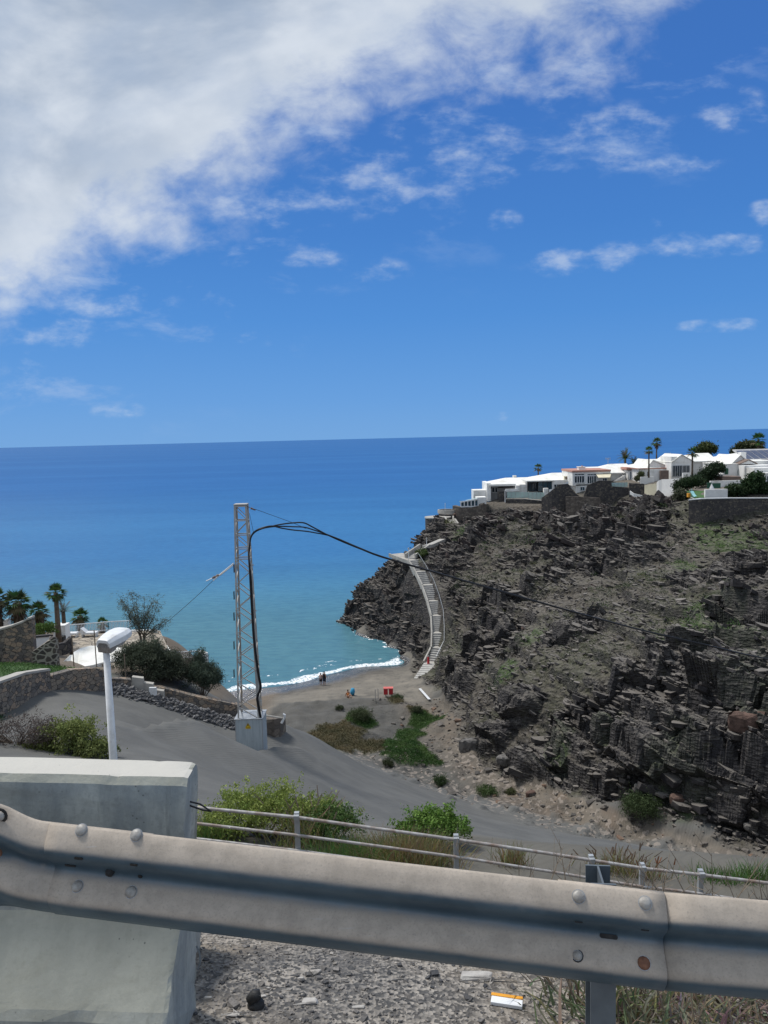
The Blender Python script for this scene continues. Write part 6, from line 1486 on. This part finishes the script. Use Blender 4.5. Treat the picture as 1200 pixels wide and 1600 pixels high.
# near succulent shrubs behind the railing
b = GB(415, 1300, 12.6)
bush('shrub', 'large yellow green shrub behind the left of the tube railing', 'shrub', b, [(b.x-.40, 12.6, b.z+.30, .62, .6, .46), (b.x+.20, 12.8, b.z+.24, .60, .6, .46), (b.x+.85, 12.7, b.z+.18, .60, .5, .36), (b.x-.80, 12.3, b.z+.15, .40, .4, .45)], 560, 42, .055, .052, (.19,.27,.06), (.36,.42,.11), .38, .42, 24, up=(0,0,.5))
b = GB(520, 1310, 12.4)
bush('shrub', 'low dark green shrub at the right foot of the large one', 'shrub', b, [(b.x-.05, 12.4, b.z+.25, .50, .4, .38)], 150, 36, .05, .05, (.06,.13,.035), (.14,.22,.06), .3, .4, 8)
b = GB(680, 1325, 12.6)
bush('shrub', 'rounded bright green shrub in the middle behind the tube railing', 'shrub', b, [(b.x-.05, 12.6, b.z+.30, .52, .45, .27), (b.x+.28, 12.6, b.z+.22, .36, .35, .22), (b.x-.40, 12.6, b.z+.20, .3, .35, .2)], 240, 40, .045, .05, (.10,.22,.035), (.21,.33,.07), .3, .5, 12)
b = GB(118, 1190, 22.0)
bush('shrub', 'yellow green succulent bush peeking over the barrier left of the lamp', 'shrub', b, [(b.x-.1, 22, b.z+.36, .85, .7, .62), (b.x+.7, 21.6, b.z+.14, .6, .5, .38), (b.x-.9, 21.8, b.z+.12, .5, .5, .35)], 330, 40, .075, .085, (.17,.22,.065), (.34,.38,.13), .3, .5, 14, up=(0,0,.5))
b = GB(30, 1195, 22.0)
t_ = bush('dead_brush', 'heap of dead brown twiggy brush over the barrier at the left edge', 'brush', b, [(b.x-.2, 22, b.z+.35, 1.0, .7, .42), (b.x+.9, 21.8, b.z+.35, .5, .5, .38), (b.x-1.4, 21.8, b.z+.4, .8, .5, .4)], 260, 24, .09, .10, (.11,.085,.075), (.19,.16,.145), .35, .22, 40)
# dark tamarisks behind the dune wall
def dsh(px, py, y, rx, rz, lab, cA, cB, n=420, extra=()):
    p = W(px, py, y=y); blobs = [(p.x, y, p.z, rx, rx*.8, rz)]+[(p.x+a, y+.3, p.z+c_, r1, r1*.8, r2) for a, c_, r1, r2 in extra]
    base = (p.x, y, gz(p.x, y)); return bush('tamarisk_bush', lab, 'bush', base, blobs, n, 60, .16, .17, cA, cB, .45, .20, 14)
dsh(228, 1040, 45.6, 1.5, 1.25, 'largest dark tamarisk bush behind the stepped wall', (.045,.065,.045), (.12,.14,.09), 520, ((-1.0, .1, .8, 1.0), (1.2, -.25, 1.2, .95), (.2,.55,.9,.75)))
dsh(268, 1052, 46.4, 1.0, 1.0, 'brownish tamarisk bush right of the largest one', (.10,.095,.07), (.17,.145,.12), 260, ((-.3, .2, .8, .8),))
dsh(316, 1060, 46.2, 1.0, .95, 'feathery green tamarisk bush beside the flaking pillar', (.055,.085,.06), (.125,.16,.11), 330, ((-.35, .5, .4, .7), (.55, -.2, .55, .6), (-.15, 1.2, .22, .6)))
# thin grey shrub above the lamp head
p = W(222, 995, y=48); base = (p.x, 48, gz(p.x, 48)); t_ = thing('thin_tree', 'sparse grey leaved young tree standing right of the lamp head', 'tree', base)
m = MB(); LP_ = []
for (ex, ey) in ((190,938),(205,928),(213,932),(240,938),(246,945),(232,960),(198,952),(262,968),(226,935),(185,930),(252,975),(215,960)):
    e_ = W(ex, ey, y=48+random.uniform(-.5, .5)); root = Vector((p.x+random.uniform(-.2, .3), 48, p.z)); mid_ = root.lerp(e_, .55)+Vector((random.uniform(-.12, .12), 0, random.uniform(-.1, .1)))
    m.tube([Vector(base), root, mid_, e_], [.06, .035, .02, .008], 5)
    for k in range(46): s_ = random.uniform(.28, 1.06); q = root.lerp(e_, s_)+Vector(rng.normal(size=3)*.17); LP_.append(q[:])
m.build('branch', MT['bark'], t_); LP_ = np.array(LP_)
LP_ = np.repeat(LP_, 13, 0)+rng.normal(size=(len(LP_)*13, 3))*.09
cols = np.array([.12,.14,.11])*rng.uniform(.5, 1.5, (len(LP_), 1)); V, Fq, C_ = leaf_cloud(LP_, .10, cols, .35); link_np('foliage', V, Fq, MT['leaf'], t_, col=C_)
# palms
def fan_palm(label, base, h, R, tr, nf=34, skirt=1.0, lean=(0, 0), cg=(.055,.105,.035), group=None, dead=.25, topc=None):
    base = Vector(base); t_ = thing('fan_palm', label, 'palm', base, group); top_ = base+Vector((lean[0], lean[1], h))
    MB().tube([base-Vector((0,0,.3)), base.lerp(top_, .3)+Vector((lean[0]*-.1,0,0)), base.lerp(top_, .7), top_], [tr*1.25, tr, tr*.85, tr*.8], 10).build('trunk', MT['bark'], t_, smooth=True)
    vs = []; fs = []; cs = []
    sv_ = []; sf = []; sc_ = []
    def frond(dirv, L, colr, VS, FS, CS, droop):
        dirv = dirv.normalized(); side = dirv.cross(Vector((0, 0, 1))); side = side.normalized() if side.length > .05 else Vector((1, 0, 0))
        pe = top_+dirv*L*.45-Vector((0,0,droop*L*.12)); nn_ = side.cross(dirv)
        n0 = len(VS); VS += [top_-side*.02*R, top_+side*.02*R, pe]; CS += [colr]*3; FS.append([n0, n0+1, n0+2])
        for k in range(11):
            a = (k-5)/5*1.35; d2 = (dirv*math.cos(a)+side*math.sin(a)).normalized(); l2 = L*(.60-.10*abs(a))*random.uniform(.85, 1.1)
            tip = pe+d2*l2-Vector((0,0,droop*l2*.45*random.uniform(.6, 1.5)))+nn_*random.uniform(-.05, .05)*L; w_ = d2.cross(nn_).normalized()*L*.045; md = pe+d2*l2*.5-Vector((0,0,droop*l2*.08))
            n0 = len(VS); VS += [pe, md+w_, tip, md-w_]; s_ = random.uniform(.75, 1.25); CS += [tuple(c_*s_ for c_ in colr)]*4; FS.append([n0, n0+1, n0+2, n0+3])
    for k in range(nf):
        el_ = math.radians(82-117*((k+.5)/nf)**.9+random.uniform(-8, 8)); az = k*2.399+random.uniform(-.3, .3); d = Vector((math.cos(az)*math.cos(el_), math.sin(az)*math.cos(el_), math.sin(el_)))
        old = el_ < math.radians(-8); cgk = (.16,.13,.07) if (old and random.random() < .6) else tuple(c_*random.uniform(.7, 1.4) for c_ in cg)
        frond(d, R*random.uniform(.85, 1.1), cgk, vs, fs, cs, .25+.5*(1-math.sin(max(el_, 0))))
    link_np('crown', np.array([tuple(v_) for v_ in vs]), fs, MT['leaf'], t_, col=np.array(cs))
    if skirt > 0:
        nS = int(170*skirt)
        for k in range(nS):
            az = random.uniform(0, 6.283); hh = random.random()**1.3*skirt*R*1.5; rr = (tr*1.1+R*.40*(1-hh/(R*1.5*skirt+.01)*.55))*random.uniform(.55, 1.1); o_ = Vector((math.cos(az), math.sin(az), 0))
            p_ = top_-Vector((0,0,hh*.8+.02)); q_ = p_+o_*rr-Vector((0,0,R*.5*random.uniform(.6, 1.2))); w_ = Vector((-o_.y, o_.x, 0))*R*.05; md = p_.lerp(q_, .5)+o_*rr*.22
            n0 = len(sv_); sv_ += [p_, md+w_, q_, md-w_]; s_ = random.uniform(.5, 1.2); sc_ += [(.15*s_, .115*s_, .085*s_)]*4; sf.append([n0, n0+1, n0+2, n0+3])
        link_np('dead_skirt', np.array([tuple(v_) for v_ in sv_]), sf, MT['leaf'], t_, col=np.array(sc_))
    return t_
def date_palm(label, base, h, R, tr, nf=30, cg=(.07,.10,.04), group=None):
    base = Vector(base); t_ = thing('date_palm', label, 'palm', base, group); top_ = base+Vector((0, 0, h))
    MB().tube([base-Vector((0,0,.3)), top_], [tr, tr*.9], 9).build('trunk', MT['bark'], t_)
    vs = []; fs = []; cs = []
    for k in range(nf):
        el_ = math.radians(80-75*((k+.5)/nf)+random.uniform(-8, 8)); az = k*2.399; o_ = Vector((math.cos(az), math.sin(az), 0)); pts = []; L = R*random.uniform(.85, 1.1)
        for s_ in np.linspace(0, 1, 9): pts.append(top_+o_*math.cos(el_)*L*s_+Vector((0,0,math.sin(el_)*L*s_-.55*L*s_*s_*math.cos(el_))))
        c0_ = tuple(c_*random.uniform(.6, 1.4) for c_ in cg)
        for i in range(1, 9):
            d_ = (pts[i]-pts[i-1]).normalized(); sd2 = d_.cross(Vector((0,0,1))).normalized()
            for q_ in (0, .5):
                for sg_ in (-1, 1):
                    a = pts[i-1].lerp(pts[i], q_); tip = a+(sd2*sg_*.8+d_*.7-Vector((0,0,.25))).normalized()*L*.24*(1-.5*i/9); w_ = d_*L*.02; n0 = len(vs); vs += [a-w_, a+w_, tip]; cs += [c0_]*3; fs.append([n0, n0+1, n0+2])
    link_np('crown', np.array([tuple(v_) for v_ in vs]), fs, MT['leaf'], t_, col=np.array(cs)); return t_
def fp(label, px, pyc, pyb, y, rpx, tr, **k):
    """crown centre row, base row, crown radius in px"""
    c_ = W(px, pyc, y=y); b_ = W(px, pyb, y=y); R_m = rpx*y/1200.0; base = (c_.x, y, min(b_.z, c_.z-1)); return fan_palm(label, base, c_.z-base[2], R_m, tr, **k)
fp('tallest palm of the villa garden with a slim ringed trunk', 87, 926, 1000, 58, 19, .20, skirt=.35, nf=36)
fp('big shaggy palm with a thick brown skirt at the left of the garden', 27, 942, 1000, 60, 27, .42, skirt=1.7, nf=42)
fp('shaggy palm between the big one and the tallest', 61, 955, 1000, 62, 20, .36, skirt=1.4, nf=36)
fp('palm cut by the left edge of the picture', -6, 935, 1000, 60, 22, .38, skirt=1.6, nf=36)
fp('stout palm standing alone against the turquoise water', 125, 963, 993, 72, 17, .33, skirt=1.0, nf=34)
fp('small green palm top right of the stout one', 160, 974, 992, 70, 13, .22, skirt=.4, nf=26)
date = W(95, 950, y=59); date_palm('arching grey green palm clinging to the tall trunk', (date.x, 59.4, date.z-1.0), .6, 1.25, .16, 16, cg=(.08,.11,.075))
p = W(70, 985, y=56); bush('broadleaf_plant', 'bright green leafy plant at the foot of the palms', 'plant', (p.x, 56, p.z-1), [(p.x, 56, p.z, .8, .6, .5)], 90, 30, .1, .16, (.07,.14,.03), (.16,.24,.06), .4, .4)
fp('small round headed palm between the two left villa roofs', 841, 731, 748, 172, 8.5, .16, skirt=.2, nf=26)
date = W(977, 715, y=172); date_palm('spreading grey green date palm behind the white hipped roof', (date.x, 172, date.z-2.2), 2.0, 2.6, .25, 34, cg=(.08,.11,.05)); date = W(991, 722, y=171); date_palm('lower date palm right of the spreading one', (date.x, 171, date.z-1.6), 1.2, 2.1, .22, 28, cg=(.08,.09,.04))
fp('slim palm in front of the small reddish coped villa', 1014, 704, 744, 148, 9, .15, skirt=.15, nf=22)
fp('tall palm with a round crown behind the small coped villa', 1026, 691, 722, 170, 10, .15, skirt=.6, nf=30)
fp('dark drooping palm in front of the wide gable villa', 1082, 707, 748, 138, 11, .17, skirt=.1, nf=24)
fp('palm with a dense crown above the solar panel roof', 1185, 687, 712, 160, 14, .22, skirt=.2, nf=32)
# garden trees and shrubs by the villas
def gtree(label, px, py, y, blobs_px, cA, cB, n=160, ls=.45, name='garden_tree', cat='tree', cs=.35, per=34, pyb=None):
    k = y/1200.0; bl = []
    for (ax, ay, rx, ry) in blobs_px: c_ = W(ax, ay, y=y); bl.append((c_.x, y, c_.z, rx*k, rx*k*.8, ry*k))
    b_ = W(px, py, y=y); return bush(name, label, cat, (b_.x, y, b_.z), bl, n, per, cs, ls, cA, cB, .5, .55, 6)
gtree('round green tree behind the long pale roof', 1100, 712, 168, [(1102,700,9,6),(1112,704,7,6),(1094,705,7,5)], (.04,.07,.02), (.13,.15,.05), 190)
gtree('dark mass of trees behind the right hand villa', 1165, 708, 165, [(1160,700,8,6),(1170,698,9,6),(1183,703,9,5),(1150,706,6,3)], (.035,.055,.02), (.11,.12,.055), 230)
gtree('big dark hedge tree in front of the near right villa', 1178, 776, 113, [(1180,752,10,10),(1172,764,13,11),(1188,766,12,11)], (.018,.045,.016), (.05,.095,.03), 420, .32, cs=.25)
gtree('dark bush right of the long white garden wall', 1150, 777, 112.5, [(1150,769,13,9),(1141,770,6,7)], (.018,.045,.018), (.055,.09,.03), 260, .3, 'bush', 'bush', .25)
gtree('dark bush behind the slide', 1072, 765, 125, [(1072,758,13,8),(1086,755,12,7),(1063,762,8,5)], (.015,.04,.015), (.05,.08,.03), 340, .3, 'bush', 'bush', .25)
gtree('dark spreading tree beside the green shutter villa', 1115, 745, 136, [(1118,734,13,8),(1108,742,12,7),(1098,750,12,6)], (.018,.04,.02), (.05,.08,.035), 380, .32, cs=.28)
gtree('grey green scrub spilling onto the rocks below the slide', 1065, 782, 119, [(1064,776,9,7),(1072,783,6,5)], (.06,.075,.04), (.12,.13,.08), 190, .3, 'bush', 'bush', .25)
gtree('small potted greenery beside the red roofed annex', 995, 752, 150, [(996,749,4,4),(1001,744,3,6)], (.05,.07,.03), (.12,.14,.06), 60, .25, 'bush', 'bush', .2)
# hillside shrubs: countless small tufts
def hill_scrub():
    N = 9000; xs = rng.uniform(-6, 84, N); ys = rng.uniform(46, 160, N)
    i = np.clip(np.searchsorted(gx, xs), 0, NXg-1); j = np.clip(np.searchsorted(gy, ys), 0, NYg-1)
    k = (rock[j, i] > .8) & (OUT[j, i] < .6) & (segdist(xs, ys, STP) > 1.6) & ((fbm(xs*.12, ys*.12, xs*0, 301, 3)+.35*green_h[j, i]) > -.12+rng.random(N)*.25)
    xs, ys, i, j = xs[k], ys[k], i[k], j[k]; zs = DZ[j, i]; n = len(xs); r = np.exp(rng.normal(math.log(.30), .5, n))*np.interp(ys, [45, 150], [.8, 1.5]); per = 46
    P_ = np.repeat(np.stack([xs, ys, zs+r*.25], -1), per, 0); d = rdir(n*per); d[:, 2] = np.abs(d[:, 2])*.75; P_ += d*(np.repeat(r, per)*rng.random(n*per)**.45)[:, None]
    gcol_ = rng.random(n); gr_ = green_h[j, i]; c = np.where((gcol_ < .45)[:, None], np.array([.085,.095,.06]), np.where((gcol_ < .8)[:, None], np.array([.06,.095,.035]), np.array([.12,.13,.055])))
    c = c*(1-gr_[:, None])+np.array([.07,.14,.035])*gr_[:, None]
    C_ = np.repeat(c*rng.uniform(.65, 1.25, (n, 1)), per, 0)*rng.uniform(.7, 1.3, (n*per, 1))
    V, Fq, Cc = leaf_cloud(P_, np.repeat(r*.26, per), C_, .4, (0, 0, .6)); o = link_np('scrub', V, Fq, MT['leaf'], loc=(0, 0, 0), col=Cc); tag(o, 'grey green scrub scattered over the rocky hillside', 'scrub', kind='stuff'); print('scrub', n)
hill_scrub()
# loose slabs
nose_g = sstep(14, 6, GX)*sstep(104, 110, GY)
def hill_rocks():
    N = 42000; xs = rng.uniform(-8, 84, N); ys = 46+rng.random(N)**1.5*112
    i = np.clip(np.searchsorted(gx, xs), 0, NXg-1); j = np.clip(np.searchsorted(gy, ys), 0, NYg-1)
    k = (rock[j, i] > .6) & (segdist(xs, ys, STP) > 1.5) & (rng.random(N) < .45+.55*sstep(-.2, .3, fbm(xs*.15, ys*.15, xs*0, 311, 3)))
    xs, ys = xs[k], ys[k]; n = len(xs); s = np.exp(rng.normal(math.log(.15), .52, n)); s = np.clip(s, .06, .55)*np.interp(ys, [50, 150], [1, 1.5])
    P_ = np.stack([xs, ys, HZ(xs, ys)+s*.08], -1); g_ = rng.random((n, 1)); up_ = sstep(110, 80, ys)[:, None]
    c = np.array([.05,.047,.048])*(1-g_)+np.array([.22,.20,.185])*g_; c = c*(.75+.35*up_); rd = rng.random(n) < .02; c[rd] = np.array([.12,.085,.07])*rng.uniform(.7, 1.2, (rd.sum(), 1))
    scatter_rocks('loose_slabs', P_, s, MT['slab'], c, 'loose dark basalt slabs lying over the hillside', rot=(.1, .34), protos=SLABS)
    N = 60000; xs = rng.uniform(-8, 84, N); ys = 46+rng.random(N)**1.3*110
    i = np.clip(np.searchsorted(gx, xs), 0, NXg-1); j = np.clip(np.searchsorted(gy, ys), 0, NYg-1)
    k = (rock[j, i] > .8) & (OUT[j, i] > .35) & (rng.random(N) < .2+.8*OUT[j, i]) & (segdist(xs, ys, STP) > 2.6) & (-pd[j, i] > 1.0) & (np.hypot(xs-_lk.x, ys-_lk.y) > 5) & (rng.random(N) < .60)
    xs, ys, i, j = xs[k], ys[k], i[k], j[k]; n = len(xs); s = np.exp(rng.normal(math.log(.38), .50, n)); s = np.clip(s, .15, 1.25)*np.interp(ys, [50, 150], [.85, 1.35]); s = np.where(nose_g[j, i] > .5, s*.6, s)
    P_ = np.stack([xs, ys, HZ(xs, ys)+s*rng.uniform(-.34, .02, n)], -1); g_ = rng.random((n, 1)); red = sstep(90, 120, ys)[:, None]*.5*(rng.random((n, 1)) < .5)
    c = (np.array([.038,.036,.040])*(1-g_)+np.array([.105,.096,.090])*g_)*(1-red)+np.array([.080,.056,.050])*red
    scatter_rocks('basalt_ledges', P_, s, MT['slab'], c, 'dark layered basalt ledges breaking out of the hillside', rot=(.15, .36), protos=SLABS); print('ledges', n); print('rocks', n)
hill_rocks()
def wash_rocks():
    N = 16000; xs = rng.uniform(-6, 34, N); ys = rng.uniform(44, 84, N)
    i = np.clip(np.searchsorted(gx, xs), 0, NXg-1); j = np.clip(np.searchsorted(gy, ys), 0, NYg-1); hdv = hd[j, i]
    k = (hdv < .5) & (hdv > -9) & (Z0[j, i] < 4.6) & (rng.random(N) < np.exp(np.minimum(hdv, 0)/2.2)*.55+.04*(Z0[j, i] < 3.4)); xs, ys = xs[k], ys[k]; n = len(xs)
    s = np.exp(rng.normal(math.log(.10), .55, n)); s = np.clip(s, .04, .5); g_ = rng.random((n, 1)); c = np.array([.09,.085,.08])*(1-g_)+np.array([.32,.285,.25])*g_; c *= .8; rd = rng.random(n) < .05; c[rd] = np.array([.22,.15,.11])
    scatter_rocks('wash_stones', np.stack([xs, ys, HZ(xs, ys)+s*.12], -1), s, MT['rockcol'], c, 'pale stones strewn along the dry wash at the hill foot'); print('wash', n)
wash_rocks()
def wall_rubble():
    xs = []; ys = []
    for (x0_, y0_), (x1_, y1_) in zip([(W(p_, 1100, y=q_).x, q_) for p_, q_ in ((180,42.6),(230,43.0),(300,43.7),(340,44.1))], [(W(p_, 1100, y=q_).x, q_) for p_, q_ in ((230,43.0),(300,43.7),(340,44.1),(372,44.4))]):
        f = rng.random(620); xs.append(x0_+(x1_-x0_)*f+rng.normal(0, .1, 620)); ys.append(y0_+(y1_-y0_)*f-np.abs(rng.normal(0, .28, 620))-.02)
    xs = np.concatenate(xs); ys = np.concatenate(ys); n = len(xs); s = rng.uniform(.05, .15, n); g_ = rng.random((n, 1)); c = np.array([.08,.08,.088])*(1-g_)+np.array([.24,.235,.23])*g_
    yw = np.interp(xs, [W(180,1100,y=42.6).x, W(372,1100,y=44.4).x], [42.7, 44.5]); hgt = np.clip(.50-(yw-ys)*.55, 0, .5)*rng.random(n)
    scatter_rocks('rubble', np.stack([xs, ys, HZ(xs, ys)+hgt+s*.2], -1), s, MT['rockcol'], c, 'dark rubble heaped along the foot of the dune wall')
wall_rubble()
# boulders one can tell apart at the foot of the slope
for i, (px, py, s, lb_, mt) in enumerate(((735,1170,1.25,'pale grey boulder jutting into the wash','a'),(722,1085,1.0,'dark boulder at the beach end of the slope','d'),(1170,1135,1.5,'reddish brown rounded crag at the right edge','r'),(1010,1245,.8,'grey boulder above the lone green bush','a'),(830,1245,.5,'small rusty stone on the wash edge','r'),(1060,1255,.75,'rust tinted boulder right of the lone green bush','r'),(790,1195,.9,'flat grey boulder low on the slope','a'),(1175,1310,.55,'rounded grey boulder at the edge of the black sand','a'))):
    q = hit(px, py); cA = {'a': (.17,.16,.15), 'd': (.06,.055,.055), 'r': (.15,.095,.075)}[mt]; key = 'boulder'+mt
    if key not in MT: MT[key] = pmat('boulder_'+{'a': 'grey', 'd': 'dark', 'r': 'rusty'}[mt], cA, tuple(c_*.5 for c_ in cA), 1.6, .9, .8, 3, bdist=.15)
    single_rock(q+Vector((0,.2,s*.1)), s, MT[key], lb_, 'boulder', 'boulder', seed=i+2, sc=(1, .9, 1.0))
def gbush(px, py, rpx, lb_, cA, cB, n=130, name='bush', flat=.6, ls=.12):
    q = hit(px, py); k = q.y/1200.0; r = rpx*k; bush(name, lb_, 'bush', q, [(q.x, q.y, q.z+r*flat*.5, r, r, r*flat)], n, 40, r*.16, ls, cA, cB, .4, .4, 6)
gbush(1004, 1272, 28, 'lone green bush among the rocks at the hill foot', (.045,.075,.03), (.10,.14,.055), 260, ls=.11, flat=.75)
gbush(688, 1226, 12, 'small dark bush on the edge of the wash', (.03,.06,.02), (.06,.10,.03), 70, ls=.10)
gbush(760, 1240, 15, 'green mat plant among pale stones', (.05,.10,.03), (.11,.15,.05), 90, ls=.10, flat=.35)
gbush(798, 1240, 9, 'small olive tuft right of the green mat', (.07,.08,.03), (.12,.13,.06), 50, ls=.09, flat=.4); gbush(606, 1198, 9, 'dark tuft where the dune meets the creeper', (.03,.05,.02), (.07,.08,.035), 50, ls=.10)
gbush(563, 1124, 17, 'rounded green hummock plant on the beach dune', (.05,.08,.035), (.11,.13,.06), 150, ls=.12, flat=.5); gbush(621, 1092, 10, 'flat green plant right of the red box', (.04,.07,.03), (.08,.11,.04), 60, ls=.1, flat=.35); gbush(531, 1110, 6, 'tiny olive plant left of the hummock', (.06,.08,.04), (.09,.11,.05), 40, ls=.1); gbush(652, 1112, 9, 'dark plant on the beach side of the creeper', (.04,.06,.03), (.08,.09,.045), 50, ls=.1)
gbush(660, 868+4, 10, 'green bush beside the stair platform', (.06,.10,.03), (.12,.16,.05), 60, ls=.25)
# creeper and dry plants on the wash (cover)
def cover(name, label, mask, n, r, cA, cB, ls, zup=.1):
    js, is_ = np.where(mask > .5); 
    if len(js) == 0: return
    wts = (gx[np.minimum(is_+1, NXg-1)]-gx[is_])*(gy[np.minimum(js+1, NYg-1)]-gy[js]); sel = rng.choice(len(js), n, p=wts/wts.sum()); i, j = is_[sel], js[sel]
    P_ = np.stack([DX[j, i], DY[j, i], DZ[j, i]], -1)+rng.normal(size=(n, 3))*np.array([.12, .12, .03])+np.array([0, 0, zup])*rng.random((n, 1))
    f = np.clip(.5+fbm(P_[:, 0]*.9, P_[:, 1]*.9, P_[:, 0]*0, 321, 3)*1.3, 0, 1)[:, None]; C_ = (np.array(cA)*(1-f)+np.array(cB)*f)*rng.uniform(.7, 1.3, (n, 1)); V, Fq, Cc = leaf_cloud(P_, ls, C_, .45, (0, 0, .5)); tag(link_np(name, V, Fq, MT['leaf'], loc=(0, 0, 0), col=Cc), label, 'ground cover', kind='stuff')
cover('creeper', 'green creeper spreading over the wash', GRN, 26000, 0, (.035,.085,.02), (.085,.145,.04), .13, .18)
cover('dry_scrub', 'olive and straw dry plants on the beach dune', OLV*(1-GRN), 16000, 0, (.085,.08,.04), (.16,.13,.07), .14, .2)
gm = np.clip(lg*soft, 0, 1)*(GY > 40); cover('grass', 'green grass on the shelf below the garden wall', gm, 14000, 0, (.05,.11,.03), (.10,.18,.05), .10, .12)
cover('grass', 'patchy grass at the dune edge by the left wall', lg2*soft, 8000, 0, (.06,.11,.05), (.12,.15,.08), .10, .1)
# grass tufts: blades
def tuft(label, base, w_, h_, n, cA, cB, seed=None, name='grass_tuft', lean=.35):
    base = Vector(base); t_ = thing(name, label, 'grass', base); vs = []; fs = []; cs = []
    for k in range(n):
        o_ = Vector((random.gauss(0, w_*.42), random.gauss(0, w_*.25), 0)); L = h_*random.uniform(.5, 1.1); d = Vector((random.gauss(0, lean)+o_.x*.5, random.gauss(0, lean), 1)).normalized()
        a = base+o_; a.z = gz(a.x, a.y); md = a+d*L*.55; tip = a+d*L+Vector((d.x*.3*L, 0, -.10*L)); wd = Vector((random.uniform(.5, 1), random.uniform(-.5, .5), 0))*.006
        f = random.random(); c_ = tuple((cA[q]*(1-f)+cB[q]*f)*random.uniform(.7, 1.2) for q in range(3)); n0 = len(vs); vs += [a-wd, a+wd, md+wd*.8, tip, md-wd*.8]; cs += [c_]*5; fs.append([n0, n0+1, n0+2, n0+3, n0+4])
        if seed and random.random() < .16:
            n0 = len(vs); s_ = Vector((.013, 0, 0)); vs += [md.lerp(tip, .6)-s_, md.lerp(tip, .6)+s_, tip+s_*.6+d*.06, tip-s_*.6+d*.06]; cs += [seed]*4; fs.append([n0, n0+1, n0+2, n0+3])
    link_np('blades', np.array([tuple(v_) for v_ in vs]), fs, MT['leaf'], t_, col=np.array(cs)); return t_
S_ = (.30,.25,.14); Gc = (.13,.18,.06)
for px, y, w_, h_, n, lb_, sd in ((475,12.2,.55,.85,160,'tall brown seeded grass in front of the large shrub',(.19,.15,.12)),(600,11.6,.9,.42,700,'dry straw grass left of the middle shrub',None),(650,11.5,.7,.55,1000,'thick straw grass before the middle shrub',None),(545,11.4,.7,.45,500,'green grass between the shrubs',None),
                            (800,11.6,.30,.34,220,'straw tuft between the middle and right posts',None),(965,11.4,.5,.34,260,'straw tuft with brown heads by the guardrail post',(.20,.14,.10)),(1012,11.2,.35,.20,120,'reddish weeds by the joint posts',(.24,.11,.06)),(1185,11.2,.6,.26,320,'green weeds at the right end of the railing',None),(1120,11.2,.5,.20,200,'low green weeds right of the clamps',None),(325,12.0,.3,.5,110,'single green weed beside the barrier top',None)):
    b = GB(px, 1350, y); g_ = 'green' in lb_; tuft(lb_, b, w_, h_+.1, n, Gc if g_ else S_, (.09,.20,.05) if g_ else (.24,.22,.09), sd)
# dry brush below the rail at the right
b = hit(1110, 1590, 1.6); t_ = thing('dry_brush', 'dry twiggy brush under the rail at the lower right', 'brush', b); m = MB(); vs = []; fs = []; cs = []
for k in range(150):
    o_ = Vector((b.x+random.uniform(-.75, .95), b.y+random.uniform(-.1, 1.3), 0)); o_.z = gz(o_.x, o_.y); d = Vector((random.gauss(-.25, .4), random.gauss(0, .3), 1)).normalized(); L = random.uniform(.12, .48)
    p1 = o_+d*L*.5+Vector(rng.normal(size=3)*.02); p2 = o_+d*L+Vector(rng.normal(size=3)*.04); m.tube([o_-Vector((0,0,.03)), p1, p2], [.0042, .003, .0012], 4)
    for q in range(3): e_ = p1.lerp(p2, random.random()); m.tube([e_, e_+Vector((random.gauss(0, .07), random.gauss(0, .07), random.uniform(.02, .12)))], [.002, .001], 3)
m.build('twig', MT['wood'], t_)
o_ = tuft('straw and litter of the dry brush at the lower right', hit(1150, 1590, 1.6), .62, .12, 1100, (.16,.13,.10), (.32,.28,.22), None, 'dry_litter', 1.3)
cv_ = tuft('grey green weeds beside the guardrail post foot', hit(965, 1590, 1.6), .35, .18, 260, (.14,.16,.08), (.24,.23,.14), None, 'grass_tuft', .8)

# ------------------------------------------------------------------ groups for repeated kinds
GR = {'villa': 'white villas along the clifftop', 'fan_palm': 'fan palms around the villas', 'date_palm': 'date palms around the villas', 'boulder': 'boulders at the foot of the slope', 'stone': 'pale stones on the road shoulder',
      'lamp_post': 'lamp posts along the headland stairs', 'person': 'people at the cove', 'sun_bed': 'sun beds on the terrace', 'bag': 'dark bags on the beach', 'stake': 'stakes in the beach sand', 'pole': 'thin poles in the villa garden',
      'retaining_wall': 'dark retaining walls below the villas', 'stone_wall': 'stone walls beside the dune', 'garden_wall': 'garden walls', 'sea_parapet': 'parapets on the sea side of the villa', 'tamarisk_bush': 'tamarisk bushes behind the dune wall',
      'shrub': 'shrubs behind the tube railing', 'grass_tuft': 'grass tufts along the railing', 'bush': 'small bushes on slope and wash', 'garden_tree': 'trees in the villa gardens', 'tv_antenna': 'television antennas on the roofs',
      'glass_balustrade': 'glass balustrades of the villas', 'lifting_loop': 'steel loops on the barrier end'}
for o in list(COL.objects):
    k = o.name.split('.')[0]
    if o.parent is None and k in GR and 'group' not in o and sum(1 for q in COL.objects if q.parent is None and q.name.split('.')[0] == k) > 1: o['group'] = GR[k]

# ------------------------------------------------------------------ render settings
SC.view_settings.view_transform = 'Standard'; SC.view_settings.look = 'None'; SC.view_settings.exposure = 0; SC.view_settings.gamma = 1
SC.render.engine = 'CYCLES'
SC.cycles.max_bounces = 5; SC.cycles.diffuse_bounces = 2; SC.cycles.glossy_bounces = 2; SC.cycles.transparent_max_bounces = 6
